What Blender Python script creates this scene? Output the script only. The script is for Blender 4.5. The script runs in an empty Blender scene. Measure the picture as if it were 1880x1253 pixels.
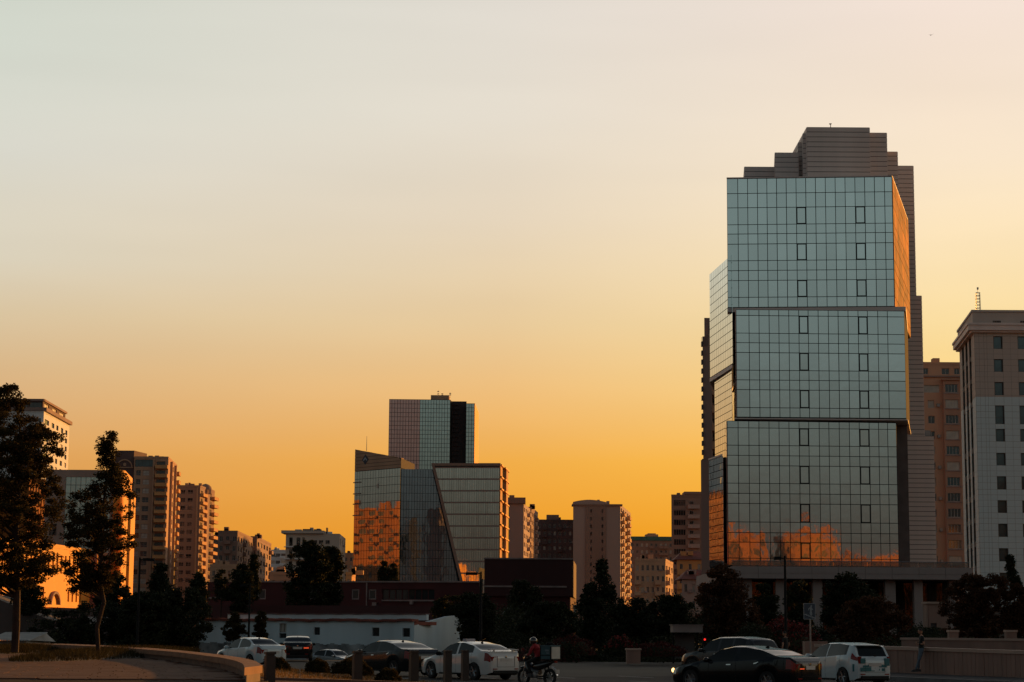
import bpy, bmesh, math, random
import numpy as np
from mathutils import Vector, Matrix
random.seed(7)
S = bpy.context.scene
COL = S.collection
R = math.radians

# ------------------------------------------------------------------ camera
FPX, CX, CY, HC = 3700.0, 940.0, 626.5, 1.9
PITCH = math.atan(530.0 / FPX); ROLL = 0.007
Fv = Vector((0, math.cos(PITCH), math.sin(PITCH)))
R0 = Vector((1, 0, 0)); U0 = Vector((0, -math.sin(PITCH), math.cos(PITCH)))
Rv = R0 * math.cos(ROLL) + U0 * math.sin(ROLL)
Uv = -R0 * math.sin(ROLL) + U0 * math.cos(ROLL)
CAM = Vector((0, 0, HC))
cd = bpy.data.cameras.new('camera'); cam = bpy.data.objects.new('camera', cd); COL.objects.link(cam)
cd.sensor_width = 36; cd.lens = 36 * FPX / 1880; cd.clip_start = 0.5; cd.clip_end = 6000
M = Matrix.Identity(4)
for i in range(3):
    M[i][0] = Rv[i]; M[i][1] = Uv[i]; M[i][2] = -Fv[i]; M[i][3] = CAM[i]
cam.matrix_world = M
S.camera = cam

def P(px, py, Y):
    """survey helper: the world point seen at photo pixel (px,py) on the plane y = Y"""
    d = Fv + Rv * ((px - CX) / FPX) + Uv * ((CY - py) / FPX)
    return CAM + d * (Y / d.y)
def XY(px, Y, py=1000):
    p = P(px, py, Y); return Vector((p.x, p.y))
def Zof(px, py, Y): return P(px, py, Y).z

# ------------------------------------------------------------------ sky, sun, exposure
SUN_AZ, SUN_EL = R(42), R(7.0)       # azimuth to the right of the view direction
SUN = Vector((math.sin(SUN_AZ) * math.cos(SUN_EL), math.cos(SUN_AZ) * math.cos(SUN_EL), math.sin(SUN_EL)))
def lin(c):
    r = []
    for v in c:
        v = v / 255.0
        r.append(v / 12.92 if v <= 0.04045 else ((v + 0.055) / 1.055) ** 2.4)
    return tuple(r) + (1.0,)
world = bpy.data.worlds.new('World'); S.world = world; world.use_nodes = True
nt = world.node_tree; nt.nodes.clear()
def wn(t): return nt.nodes.new(t)
def wl(a, b): nt.links.new(a, b)
def wmath(op, a, b=None, clamp=False):
    n = wn('ShaderNodeMath'); n.operation = op; n.use_clamp = clamp
    for i, v in enumerate((a, b)):
        if v is None: continue
        if isinstance(v, (int, float)): n.inputs[i].default_value = v
        else: wl(v, n.inputs[i])
    return n.outputs[0]
tc = wn('ShaderNodeTexCoord')
nrm = wn('ShaderNodeVectorMath'); nrm.operation = 'NORMALIZE'; wl(tc.outputs['Generated'], nrm.inputs[0])
sep = wn('ShaderNodeSeparateXYZ'); wl(nrm.outputs[0], sep.inputs[0])
elev = wmath('ARCSINE', sep.outputs[2])
elevf = wmath('DIVIDE', elev, R(45.0), True)
hx = wmath('MULTIPLY', sep.outputs[0], math.sin(SUN_AZ)); hy = wmath('MULTIPLY', sep.outputs[1], math.cos(SUN_AZ))
hd = wmath('ADD', hx, hy)
hl = wmath('SQRT', wmath('ADD', wmath('MULTIPLY', sep.outputs[0], sep.outputs[0]), wmath('MULTIPLY', sep.outputs[1], sep.outputs[1])))
ca = wmath('DIVIDE', hd, wmath('MAXIMUM', hl, 0.001))        # cos of the azimuth off the sun
def ramp(stops):
    n = wn('ShaderNodeValToRGB'); cr = n.color_ramp
    while len(cr.elements) > 1: cr.elements.remove(cr.elements[-1])
    cr.elements[0].position = 0; cr.elements[0].color = stops[0][1]
    for p, c in stops[1:]:
        e = cr.elements.new(p / 45.0); e.color = c
    wl(elevf, n.inputs[0]); return n.outputs[0]
L = lin
right = ramp([(0, L((244,144,14))), (2.4, L((250,166,24))), (4.7, L((254,190,68))), (7.1, L((254,216,138))), (8.6, L((254,224,162))), (10.1, L((252,226,178))), (13.1, L((250,230,203))), (17.4, L((246,228,215))), (24, L((200,194,186))), (34, L((128,132,134))), (45, L((72,80,90)))])
mid = ramp([(0, L((232,136,18))), (2.4, L((242,156,27))), (4.7, L((243,173,70))), (7.1, L((237,191,128))), (8.6, L((233,202,154))), (10.1, L((231,208,172))), (11.6, L((231,214,189))), (14.5, L((231,222,207))), (17.4, L((229,222,211))), (24, L((180,180,176))), (34, L((116,122,126))), (45, L((66,76,88)))])
left = ramp([(0, L((218,134,52))), (3, L((224,152,70))), (4.7, L((222,162,94))), (7.1, L((219,183,136))), (8.6, L((221,199,163))), (10.1, L((221,211,189))), (11.6, L((221,214,196))), (13.1, L((220,218,206))), (15.9, L((215,219,207))), (17.4, L((210,215,203))), (24, L((162,168,164))), (34, L((104,114,120))), (45, L((62,74,84)))])
anti = ramp([(0, L((62,50,44))), (2.5, L((78,69,62))), (5, L((98,98,92))), (8, L((116,124,121))), (12, L((128,140,138))), (20, L((114,128,130))), (34, L((76,88,95))), (45, L((58,68,78)))])
def wmix(f, a, b):
    n = wn('ShaderNodeMixRGB'); wl(f, n.inputs[0]); wl(a, n.inputs[1]); wl(b, n.inputs[2]); return n.outputs[0]
def sstep(v, a, b):
    n = wn('ShaderNodeMapRange'); n.interpolation_type = 'SMOOTHSTEP'; wl(v, n.inputs[0])
    n.inputs[1].default_value = a; n.inputs[2].default_value = b; return n.outputs[0]
def lstep(v, a, b):
    n = wn('ShaderNodeMapRange'); wl(v, n.inputs[0]); n.inputs[1].default_value = a; n.inputs[2].default_value = b; return n.outputs[0]
c1 = wmix(sstep(ca, -0.5, 0.55), anti, left)
c2 = wmix(lstep(ca, 0.55, 0.74), c1, mid)
c3 = wmix(lstep(ca, 0.74, 0.87), c2, right)
# slow, faint unevenness of thin haze
nz = wn('ShaderNodeTexNoise'); nz.inputs['Scale'].default_value = 2.2; nz.inputs['Detail'].default_value = 3
mp = wn('ShaderNodeMapping'); mp.inputs['Scale'].default_value = (1, 1, 7); mp.inputs['Rotation'].default_value = (0, 0.32, 0)
wl(nrm.outputs[0], mp.inputs[0]); wl(mp.outputs[0], nz.inputs['Vector'])
nf = wn('ShaderNodeMapRange'); wl(nz.outputs[0], nf.inputs[0]); nf.inputs[1].default_value = .35; nf.inputs[2].default_value = .65; nf.inputs[3].default_value = 0.955; nf.inputs[4].default_value = 1.025
vm = wn('ShaderNodeVectorMath'); vm.operation = 'SCALE'; wl(c3, vm.inputs[0]); wl(nf.outputs[0], vm.inputs['Scale'])
sky = wn('ShaderNodeTexSky'); sky.sky_type = 'NISHITA'; sky.sun_disc = False
sky.sun_elevation = SUN_EL; sky.sun_rotation = SUN_AZ; sky.dust_density = 3.0
sk = wn('ShaderNodeVectorMath'); sk.operation = 'SCALE'; wl(sky.outputs[0], sk.inputs[0]); sk.inputs['Scale'].default_value = 0.03
gr = wn('ShaderNodeVectorMath'); gr.operation = 'SCALE'; wl(vm.outputs[0], gr.inputs[0]); gr.inputs['Scale'].default_value = 9.7
sm = wn('ShaderNodeVectorMath'); sm.operation = 'ADD'; wl(sk.outputs[0], sm.inputs[0]); wl(gr.outputs[0], sm.inputs[1])
bg = wn('ShaderNodeBackground'); bg.inputs[1].default_value = 0.1; wl(sm.outputs[0], bg.inputs[0])
wo = wn('ShaderNodeOutputWorld'); wl(bg.outputs[0], wo.inputs[0])

sl = bpy.data.lights.new('sun', 'SUN'); so = bpy.data.objects.new('sun', sl); COL.objects.link(so)
sl.energy = 5.0; sl.angle = R(0.6); sl.color = (1.0, 0.42, 0.075)
so.rotation_euler = (-SUN).to_track_quat('-Z', 'Y').to_euler(); so.location = (300, 200, 80)
S.view_settings.view_transform = 'Standard'; S.view_settings.look = 'None'
S.view_settings.exposure = 0.0; S.view_settings.gamma = 1.0; S.view_settings.use_curve_mapping = False
S.cycles.max_bounces = 6; S.cycles.caustics_reflective = False; S.cycles.caustics_refractive = False

# ------------------------------------------------------------------ materials
MATS = {}
def mat(name, col, rough=0.85, metal=0.0, var=0.25, scale=1.0, bump=0.0, bscale=None, spec=0.5, streak=False, emit=None, coat=0.0, island=0.0, transl=0.0, alpha=1.0):
    if name in MATS: return MATS[name]
    m = bpy.data.materials.new(name); m.use_nodes = True; MATS[name] = m
    t = m.node_tree; b = t.nodes['Principled BSDF']; N = t.nodes.new; K = t.links.new
    b.inputs['Roughness'].default_value = rough; b.inputs['Metallic'].default_value = metal
    b.inputs['Specular IOR Level'].default_value = spec
    if coat: b.inputs['Coat Weight'].default_value = coat; b.inputs['Coat Roughness'].default_value = 0.03
    b.inputs['Alpha'].default_value = alpha
    co = N('ShaderNodeTexCoord')
    n = N('ShaderNodeTexNoise'); n.inputs['Scale'].default_value = scale; n.inputs['Detail'].default_value = 6
    if streak:
        mpg = N('ShaderNodeMapping'); mpg.inputs['Scale'].default_value = (1, 1, 0.12)
        K(co.outputs['Object'], mpg.inputs[0]); K(mpg.outputs[0], n.inputs['Vector'])
    else: K(co.outputs['Object'], n.inputs['Vector'])
    r = N('ShaderNodeMapRange'); K(n.outputs[0], r.inputs[0]); r.inputs[1].default_value = 0.3; r.inputs[2].default_value = 0.7
    r.inputs[3].default_value = 1 - var; r.inputs[4].default_value = 1 + var
    v = N('ShaderNodeVectorMath'); v.operation = 'SCALE'; v.inputs[0].default_value = col[:3]; K(r.outputs[0], v.inputs['Scale'])
    out = v.outputs[0]
    if island:
        g = N('ShaderNodeNewGeometry'); r2 = N('ShaderNodeMapRange'); K(g.outputs['Random Per Island'], r2.inputs[0])
        r2.inputs[3].default_value = 1 - island; r2.inputs[4].default_value = 1 + island
        v2 = N('ShaderNodeVectorMath'); v2.operation = 'SCALE'; K(out, v2.inputs[0]); K(r2.outputs[0], v2.inputs['Scale']); out = v2.outputs[0]
    K(out, b.inputs['Base Color'])
    if bump:
        n2 = N('ShaderNodeTexNoise'); n2.inputs['Scale'].default_value = bscale or scale * 6; n2.inputs['Detail'].default_value = 4
        K(co.outputs['Object'], n2.inputs['Vector'])
        bp = N('ShaderNodeBump'); bp.inputs['Strength'].default_value = bump; bp.inputs['Distance'].default_value = 0.05
        K(n2.outputs[0], bp.inputs['Height']); K(bp.outputs[0], b.inputs['Normal'])
    if emit:
        b.inputs['Emission Color'].default_value = emit[0] + (1,); b.inputs['Emission Strength'].default_value = emit[1]
    if transl:
        tr = N('ShaderNodeBsdfTranslucent'); K(out, tr.inputs[0]); mx = N('ShaderNodeMixShader'); mx.inputs[0].default_value = transl
        K(b.outputs[0], mx.inputs[1]); K(tr.outputs[0], mx.inputs[2]); K(mx.outputs[0], t.nodes['Material Output'].inputs[0])
    return m
def mirror(name, col, rough=0.03, ripple=0.02, rscale=0.6, dark=0.3):
    """coated architectural glass: dark body under a tinted mirror coat, slightly wavy"""
    m = bpy.data.materials.new(name); m.use_nodes = True; MATS[name] = m
    t = m.node_tree; b = t.nodes['Principled BSDF']; N = t.nodes.new; K = t.links.new
    b.inputs['Roughness'].default_value = rough; b.inputs['Metallic'].default_value = 1 - dark
    oi = N('ShaderNodeObjectInfo'); r = N('ShaderNodeMapRange'); K(oi.outputs['Random'], r.inputs[0]); r.inputs[3].default_value = 0.93; r.inputs[4].default_value = 1.05
    g = N('ShaderNodeNewGeometry'); r3 = N('ShaderNodeMapRange'); K(g.outputs['Random Per Island'], r3.inputs[0]); r3.inputs[3].default_value = 0.95; r3.inputs[4].default_value = 1.04
    v = N('ShaderNodeVectorMath'); v.operation = 'SCALE'; v.inputs[0].default_value = col[:3]; K(r.outputs[0], v.inputs['Scale'])
    v2 = N('ShaderNodeVectorMath'); v2.operation = 'SCALE'; K(v.outputs[0], v2.inputs[0]); K(r3.outputs[0], v2.inputs['Scale'])
    K(v2.outputs[0], b.inputs['Base Color'])
    n2 = N('ShaderNodeTexNoise'); n2.inputs['Scale'].default_value = rscale; n2.inputs['Detail'].default_value = 2.0; mq = N('ShaderNodeMapping'); mq.inputs['Scale'].default_value = (1, 1, .75); K(g.outputs['Position'], mq.inputs[0]); K(mq.outputs[0], n2.inputs['Vector'])
    bp = N('ShaderNodeBump'); bp.inputs['Strength'].default_value = 1.0; bp.inputs['Distance'].default_value = ripple
    K(n2.outputs[0], bp.inputs['Height']); K(bp.outputs[0], b.inputs['Normal'])
    return m

m_pane = mirror('teal_mirror_glass', (0.75, 0.835, 0.825), ripple=0.0038, rscale=0.9, dark=.08)
m_pane_g = mat('painted_sun_glow_glass', (0.34, 0.105, 0.012), .75, 0, .7, .35, spec=.05, island=.45)  # golden sun reflection of the side face painted in as matte orange
m_pane_j = mirror('grey_green_mirror_glass', (0.70, 0.73, 0.67), ripple=0.012, rscale=0.3, dark=.1)
m_pane_b = mirror('dark_blue_mirror_glass', (0.30, 0.36, 0.41), ripple=0.012, rscale=0.3, dark=.1)
m_pane_t = mirror('pale_teal_panel_glass', (0.66, 0.80, 0.76), ripple=0.01, rscale=0.3)
m_pane_r = mirror('brown_panel_glass', (0.85, 0.52, 0.47), ripple=0.01, rscale=0.3, dark=0.5)
m_mull = mat('dark_mullion', (0.022, 0.025, 0.025), 0.9, 0.0, 0.1, spec=.08)
m_core = mat('taupe_cladding', (0.70, 0.60, 0.55), 0.55, 0, 0.10, 0.4, streak=True)
m_corejoint = mat('cladding_joint', (0.05, 0.04, 0.04), 0.9)
m_ledge = mat('grey_ledge_panel', (0.72, 0.62, 0.58), 0.6, 0.0, 0.1, 0.5)
m_pod = mat('podium_stone', (0.30, 0.24, 0.225), 0.7, 0.0, 0.12, 0.5, streak=True)
m_soffit = mat('dark_soffit', (0.06, 0.05, 0.05), 0.8)
m_wdark = mat('window_dark_glass', (0.035, 0.04, 0.042), 0.06, 0.0, 0.3, 0.4, spec=1.0)
m_wblue = mat('window_blue_glass', (0.06, 0.10, 0.11), 0.06, 0.25, 0.3, 0.4, spec=1.0)
m_curtain = mat('window_with_pale_curtain', (0.5, 0.45, 0.38), 0.3, 0.0, 0.3, 0.4, spec=0.8)
m_frw = mat('white_window_frame', (0.5, 0.46, 0.42), 0.6)
m_frd = mat('dark_window_frame', (0.05, 0.045, 0.045), 0.6)
m_white = mat('white_render', (0.72, 0.72, 0.72), 0.85, 0, 0.08, 0.1, streak=True)
m_tan = mat('tan_render', (0.50, 0.30, 0.19), 0.9, 0, 0.15, 0.15, streak=True)
m_tan2 = mat('sand_render', (0.60, 0.31, 0.125), 0.9, 0, 0.14, 0.12, streak=True)
m_brown = mat('brown_render', (0.30, 0.20, 0.17), 0.9, 0, 0.15, 0.15, streak=True)
m_darkb = mat('dark_brown_render', (0.13, 0.08, 0.075), 0.9, 0, 0.2, 0.15, streak=True)
m_pink = mat('pale_pink_render', (0.44, 0.31, 0.265), 0.9, 0, 0.08, 0.1, streak=True)
m_rose = mat('brown_pink_render', (0.32, 0.195, 0.15), 0.9, 0, 0.10, 0.1, streak=True)
m_green = mat('green_roof_sheet', (0.06, 0.16, 0.13), 0.6)
m_redroof = mat('red_roof_tile', (0.22, 0.06, 0.04), 0.8, 0, 0.3, 0.5)
m_roof = mat('grey_roof_felt', (0.14, 0.12, 0.11), 0.95)
m_maroon = mat('maroon_render', (0.085, 0.022, 0.022), 0.9, 0, 0.25, 0.2, streak=True)
m_maroon2 = mat('dark_maroon_sheet', (0.062, 0.018, 0.018), 0.8, 0, 0.15, 0.2, streak=True)
m_trim = mat('pale_trim', (0.32, 0.24, 0.22), 0.8)
m_wash = mat('whitewashed_wall', (0.54, 0.62, 0.65), 0.92, 0, 0.18, 0.35, bump=0.3, bscale=3, streak=True)
m_washdirty = mat('peeling_plinth', (0.26, 0.27, 0.27), 0.95, 0, 0.6, 0.9, bump=0.4, bscale=4)
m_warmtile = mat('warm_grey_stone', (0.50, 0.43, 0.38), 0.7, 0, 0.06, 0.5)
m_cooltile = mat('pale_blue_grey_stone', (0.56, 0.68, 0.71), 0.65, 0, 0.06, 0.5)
m_office = mat('brown_grey_stone', (0.34, 0.26, 0.22), 0.8, 0, 0.10, 0.3)
m_gold = mat('sun_gold_stone', (0.82, 0.34, 0.035), 0.7, 0, 0.08, 0.3)  # orange of the low sun deepened into the colour of sunlit faces
m_asph = mat('asphalt', (0.060, 0.048, 0.044), 0.8, 0, 0.35, 0.25, bump=0.35, bscale=25, spec=.12)
m_paint = mat('road_paint', (0.45, 0.43, 0.40), 0.8, 0, 0.35, 1.5)
m_conc = mat('pavement_concrete', (0.11, 0.095, 0.09), 0.9, 0, 0.2, 0.5, bump=0.2, bscale=8, spec=.1)
m_kerb = mat('kerb_stone', (0.13, 0.125, 0.125), 0.85, 0, 0.2, 2)
m_ground = mat('earth', (0.06, 0.048, 0.036), 0.98, 0, 0.4, 0.08, bump=0.4, bscale=1)
m_slab = mat('warm_paving_slab', (0.155, 0.088, 0.064), 0.9, 0, 0.18, 1.2, island=0.14, bump=0.2, bscale=10, spec=.08)
m_slabjoint = mat('paving_joint', (0.05, 0.032, 0.024), 0.95, spec=.05)
m_coping = mat('sandstone_coping', (0.25, 0.13, 0.08), 0.85, 0, 0.16, 1.5, bump=0.15, bscale=8, spec=.2)
m_benchw = mat('sandstone_course', (0.13, 0.072, 0.052), 0.85, 0, 0.2, 1.5, bump=0.2, bscale=8)
m_pinkst = mat('pink_stone_slab', (0.26, 0.155, 0.12), 0.75, 0, 0.22, 1.0, bump=0.15, bscale=5, streak=True)
m_pinkcop = mat('pink_stone_coping', (0.40, 0.27, 0.21), 0.7, 0, 0.12, 1.0)
m_bark = mat('bark', (0.036, 0.018, 0.013), 0.95, 0, 0.4, 3, bump=0.6, bscale=12)
m_leafA = mat('leaf_olive', (0.044, 0.033, 0.012), 0.7, 0, 0.3, 0.6, island=0.5, transl=0.3, spec=0.12)
m_leafB = mat('leaf_dark', (0.026, 0.030, 0.014), 0.7, 0, 0.3, 0.3, island=0.5, transl=0.2, spec=0.15)
m_leafC = mat('leaf_russet', (0.085, 0.038, 0.018), 0.7, 0, 0.3, 0.3, island=0.5, transl=0.25, spec=0.15)
m_leafR = mat('leaf_reddish', (0.07, 0.016, 0.012), 0.7, 0, 0.3, 0.3, island=0.5, transl=0.2, spec=0.15)
m_grass = mat('grass_blades', (0.032, 0.026, 0.011), 0.8, 0, 0.3, 0.6, island=0.5, transl=0.3, spec=0.1)
m_black = mat('black_painted_steel', (0.010, 0.010, 0.011), 0.7, 0.0, 0.1, spec=.15)
m_steel = mat('grey_steel', (0.25, 0.25, 0.25), 0.4, 0.8, 0.1)
m_boll = mat('dark_wood_bollard', (0.022, 0.015, 0.012), 0.6, 0, 0.25, 3)
m_flower = mat('red_flowers', (0.16, 0.015, 0.012), 0.7, 0, 0.3, 2, island=0.4, transl=0.2)

# ------------------------------------------------------------------ mesh helpers
class MB:
    def __init__(s): s.v = []; s.f = []; s.m = []
    def quad(s, a, b, c, d, mi=0):
        n = len(s.v); s.v += [tuple(a), tuple(b), tuple(c), tuple(d)]; s.f.append((n, n+1, n+2, n+3)); s.m.append(mi)
    def poly(s, pts, mi=0):
        n = len(s.v); s.v += [tuple(p) for p in pts]; s.f.append(tuple(range(n, n+len(pts)))); s.m.append(mi)
    def box(s, x0, x1, y0, y1, z0, z1, mi=0):
        n = len(s.v)
        s.v += [(x0,y0,z0),(x1,y0,z0),(x1,y1,z0),(x0,y1,z0),(x0,y0,z1),(x1,y0,z1),(x1,y1,z1),(x0,y1,z1)]
        for f in ((0,3,2,1),(4,5,6,7),(0,1,5,4),(1,2,6,5),(2,3,7,6),(3,0,4,7)):
            s.f.append(tuple(n+i for i in f)); s.m.append(mi)
        return s
    def prism(s, pts, z0, z1, mi=0, caps=True):
        """pts counter-clockwise footprint (x,y); z1 may be a list of heights"""
        n = len(s.v); k = len(pts)
        zt = z1 if isinstance(z1, (list, tuple)) else [z1] * k
        zb = z0 if isinstance(z0, (list, tuple)) else [z0] * k
        for p, z in zip(pts, zb): s.v.append((p[0], p[1], z))
        for p, z in zip(pts, zt): s.v.append((p[0], p[1], z))
        for i in range(k):
            j = (i+1) % k; s.f.append((n+i, n+j, n+k+j, n+k+i)); s.m.append(mi)
        if caps:
            s.f.append(tuple(n+k+i for i in range(k))); s.m.append(mi)
            s.f.append(tuple(n+i for i in reversed(range(k)))); s.m.append(mi)
        return s
    def tube(s, p0, p1, r0, r1=None, n=8, caps=True, mi=0):
        r1 = r0 if r1 is None else r1
        p0 = Vector(p0); p1 = Vector(p1); d = (p1 - p0).normalized()
        a = d.cross(Vector((0, 0, 1)));
        if a.length < 1e-3: a = Vector((1, 0, 0))
        a.normalize(); b = d.cross(a); k = len(s.v)
        for p, r in ((p0, r0), (p1, r1)):
            for i in range(n):
                t = 2 * math.pi * i / n; s.v.append(tuple(p + a * (r * math.cos(t)) + b * (r * math.sin(t))))
        for i in range(n):
            j = (i+1) % n; s.f.append((k+i, k+j, k+n+j, k+n+i)); s.m.append(mi)
        if caps:
            s.f.append(tuple(k+i for i in reversed(range(n)))); s.m.append(mi)
            s.f.append(tuple(k+n+i for i in range(n))); s.m.append(mi)
        return s
    def path(s, pts, rads, n=7, mi=0):
        for i in range(len(pts)-1): s.tube(pts[i], pts[i+1], rads[i], rads[i+1], n, True, mi)
        return s
    def lathe(s, prof, n=16, c=(0,0,0), axis='z', mi=0):
        k = len(s.v)
        for r, h in prof:
            for i in range(n):
                t = 2*math.pi*i/n; x, y = r*math.cos(t), r*math.sin(t)
                p = (x, y, h) if axis == 'z' else (x, h, y)
                s.v.append((c[0]+p[0], c[1]+p[1], c[2]+p[2]))
        for q in range(len(prof)-1):
            for i in range(n):
                j = (i+1) % n; a, b = k+q*n, k+(q+1)*n
                s.f.append((a+i, a+j, b+j, b+i)); s.m.append(mi)
        return s
    def mesh(s, name, mats, smooth=False, angle=None):
        me = bpy.data.meshes.new(name); me.from_pydata(s.v, [], s.f)
        for mm in (mats if isinstance(mats, (list, tuple)) else [mats]): me.materials.append(mm)
        if any(s.m): me.polygons.foreach_set('material_index', s.m)
        if smooth:
            me.polygons.foreach_set('use_smooth', [True] * len(me.polygons))
            if angle: me.set_sharp_from_angle(angle=R(angle))
        me.update(); return me

def link(name, me, parent=None, loc=(0,0,0), rz=0.0, kind=None):
    o = bpy.data.objects.new(name, me); COL.objects.link(o)
    if parent: o.parent = parent
    o.location = loc
    if rz: o.rotation_euler = (0, 0, rz)
    if kind: o['kind'] = kind
    return o
def tag(o, label, cat, group=None):
    o['label'] = label; o['category'] = cat
    if group: o['group'] = group
    return o
def root(name, label, cat, loc, group=None, rz=0.0):
    o = link(name, None, None, loc, rz); o.empty_display_size = 0.3
    return tag(o, label, cat, group)
def wpart(name, mb, m, rt, smooth=False, angle=None, kind=None):
    """mesh in world coordinates as a child of the unrotated root"""
    o = link(name, mb.mesh(name, m, smooth, angle), rt, -Vector(rt.location)); 
    if kind: o['kind'] = kind
    return o
def lpart(name, mb, m, par, smooth=False, angle=None, loc=(0,0,0)):
    return link(name, mb.mesh(name, m, smooth, angle), par, loc)
def struct(name, mb, m):
    return link(name, mb.mesh(name, m), kind='structure')
def copy_tree(o, parent=None):
    c = o.copy(); COL.objects.link(c); c.parent = parent
    for ch in [x for x in KIDS.get(o.name, [])]: copy_tree(ch, c)
    return c
KIDS = {}
def index_children():
    KIDS.clear()
    for o in bpy.data.objects:
        if o.parent: KIDS.setdefault(o.parent.name, []).append(o)

def V3(p, z): return Vector((p[0], p[1], z))
class Fac:
    """a facade plane from A to B (left to right seen from outside)"""
    def __init__(s, A, B):
        s.A = Vector(A); s.B = Vector(B); s.L = (s.B - s.A).length; s.u = (s.B - s.A) / s.L
        s.n = Vector((s.u.y, -s.u.x)); s.rz = math.atan2(s.u.y, s.u.x)
    def pt(s, u, z, out=0.0):
        q = s.A + s.u * u + s.n * out; return Vector((q.x, q.y, z))
    def box(s, mb, u0, u1, z0, z1, o0, o1, mi=0):
        a, b, c, d = s.pt(u0, 0, o1), s.pt(u1, 0, o1), s.pt(u1, 0, o0), s.pt(u0, 0, o0)
        mb.prism([(p.x, p.y) for p in (a, b, c, d)], z0, z1, mi)
def wall_holes(mb, fc, z0, z1, holes, dep=0.3, mi=0):
    us = sorted(set([0.0, fc.L] + [h[0] for h in holes] + [h[1] for h in holes]))
    zs = sorted(set([z0, z1] + [h[2] for h in holes] + [h[3] for h in holes]))
    us = [u for u in us if 0 <= u <= fc.L]; zs = [z for z in zs if z0 <= z <= z1]
    for j in range(len(zs)-1):
        zc = (zs[j]+zs[j+1])/2; row = [h for h in holes if h[2] < zc < h[3]]; st = None
        for i in range(len(us)-1):
            uc = (us[i]+us[i+1])/2; inh = any(h[0] < uc < h[1] for h in row)
            if not inh and st is None: st = us[i]
            if st is not None and (inh or i == len(us)-2):
                e = us[i] if inh else us[i+1]
                mb.quad(fc.pt(st, zs[j]), fc.pt(e, zs[j]), fc.pt(e, zs[j+1]), fc.pt(st, zs[j+1]), mi); st = None
    for u0, u1, a, b in [h[:4] for h in holes]:
        q = [fc.pt(u0, a), fc.pt(u1, a), fc.pt(u1, b), fc.pt(u0, b)]; w = [fc.pt(u0, a, -dep), fc.pt(u1, a, -dep), fc.pt(u1, b, -dep), fc.pt(u0, b, -dep)]
        for i in range(4):
            j = (i+1) % 4; mb.quad(q[i], q[j], w[j], w[i], mi)
WC = {}
def win_mesh(w, h, nc=2, nr=1, fr=None, gl=None, t=0.07):
    fr = fr or m_frw; gl = gl or m_wdark
    key = (round(w, 2), round(h, 2), nc, nr, fr.name, gl.name, t)
    if key in WC: return WC[key]
    mb = MB(); b = t
    mb.quad((0, .06, 0), (w, .06, 0), (w, .06, h), (0, .06, h), 1)
    for x0, x1, z0, z1 in ((0, b, 0, h), (w-b, w, 0, h), (b, w-b, 0, b), (b, w-b, h-b, h)): mb.box(x0, x1, 0, .055, z0, z1, 0)
    for i in range(1, nc): x = w*i/nc; mb.box(x-b/2, x+b/2, 0.005, .053, b, h-b, 0)
    for i in range(1, nr): z = h*(0.35 if nr == 2 else i/nr); mb.box(b, w-b, 0.008, .051, z-b/2, z+b/2, 0)
    WC[key] = mb.mesh('window', [fr, gl]); return WC[key]
def place_win(rt, fc, u0, u1, z0, z1, dep=0.28, name='window', **kw):
    me = win_mesh(u1-u0, z1-z0, **kw); p = fc.pt(u0, z0, -dep+0.0)
    return link(name, me, rt, p - Vector(rt.location), fc.rz)
BC = {}
def balcony_mesh(w, d, h, m):
    key = (round(w, 1), round(d, 1), round(h, 1), m.name)
    if key in BC: return BC[key]
    mb = MB(); mb.box(0, w, -d, 0, -0.15, 0)
    mb.box(0, w, -d, -d+.1, 0, h); mb.box(0, .1, -d+.1, 0, 0, h); mb.box(w-.1, w, -d+.1, 0, 0, h)
    mb.box(-.03, w+.03, -d-.04, -d+.13, h, h+.07)
    BC[key] = mb.mesh('balcony', m); return BC[key]
def place_balcony(rt, fc, u0, w, z, d, h, m):
    return link('balcony', balcony_mesh(w, d, h, m), rt, fc.pt(u0, z, 0.0) - Vector(rt.location), fc.rz)

def body(rt, fcs, z0, ztop, m, name='wall', roofm=None, holes=None, top=None, parapet=0.0):
    """closed body: list of facades going round (counter-clockwise seen from above)"""
    holes = holes or {}
    mb = MB()
    for i, f in enumerate(fcs): wall_holes(mb, f, z0, ztop, holes.get(i, []))
    o = wpart(name, mb, m, rt)
    rb = MB(); pts = [(f.A.x, f.A.y) for f in fcs]
    rb.prism(pts, ztop-0.02 if not parapet else ztop-0.3, ztop+0.003 if not parapet else ztop-0.25)
    wpart('roof', rb, roofm or m_roof, rt)
    if parapet:
        pb = MB()
        for f in fcs: f.box(pb, 0.31, f.L-0.01, ztop-0.01, ztop+parapet, -0.3, 0.04)
        wpart('parapet', pb, m, rt)
    return o
def quadfcs(A, B, C, D):
    """A,B front left/right, C,D back right/left"""
    return [Fac(A, B), Fac(B, C), Fac(C, D), Fac(D, A)]
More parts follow.
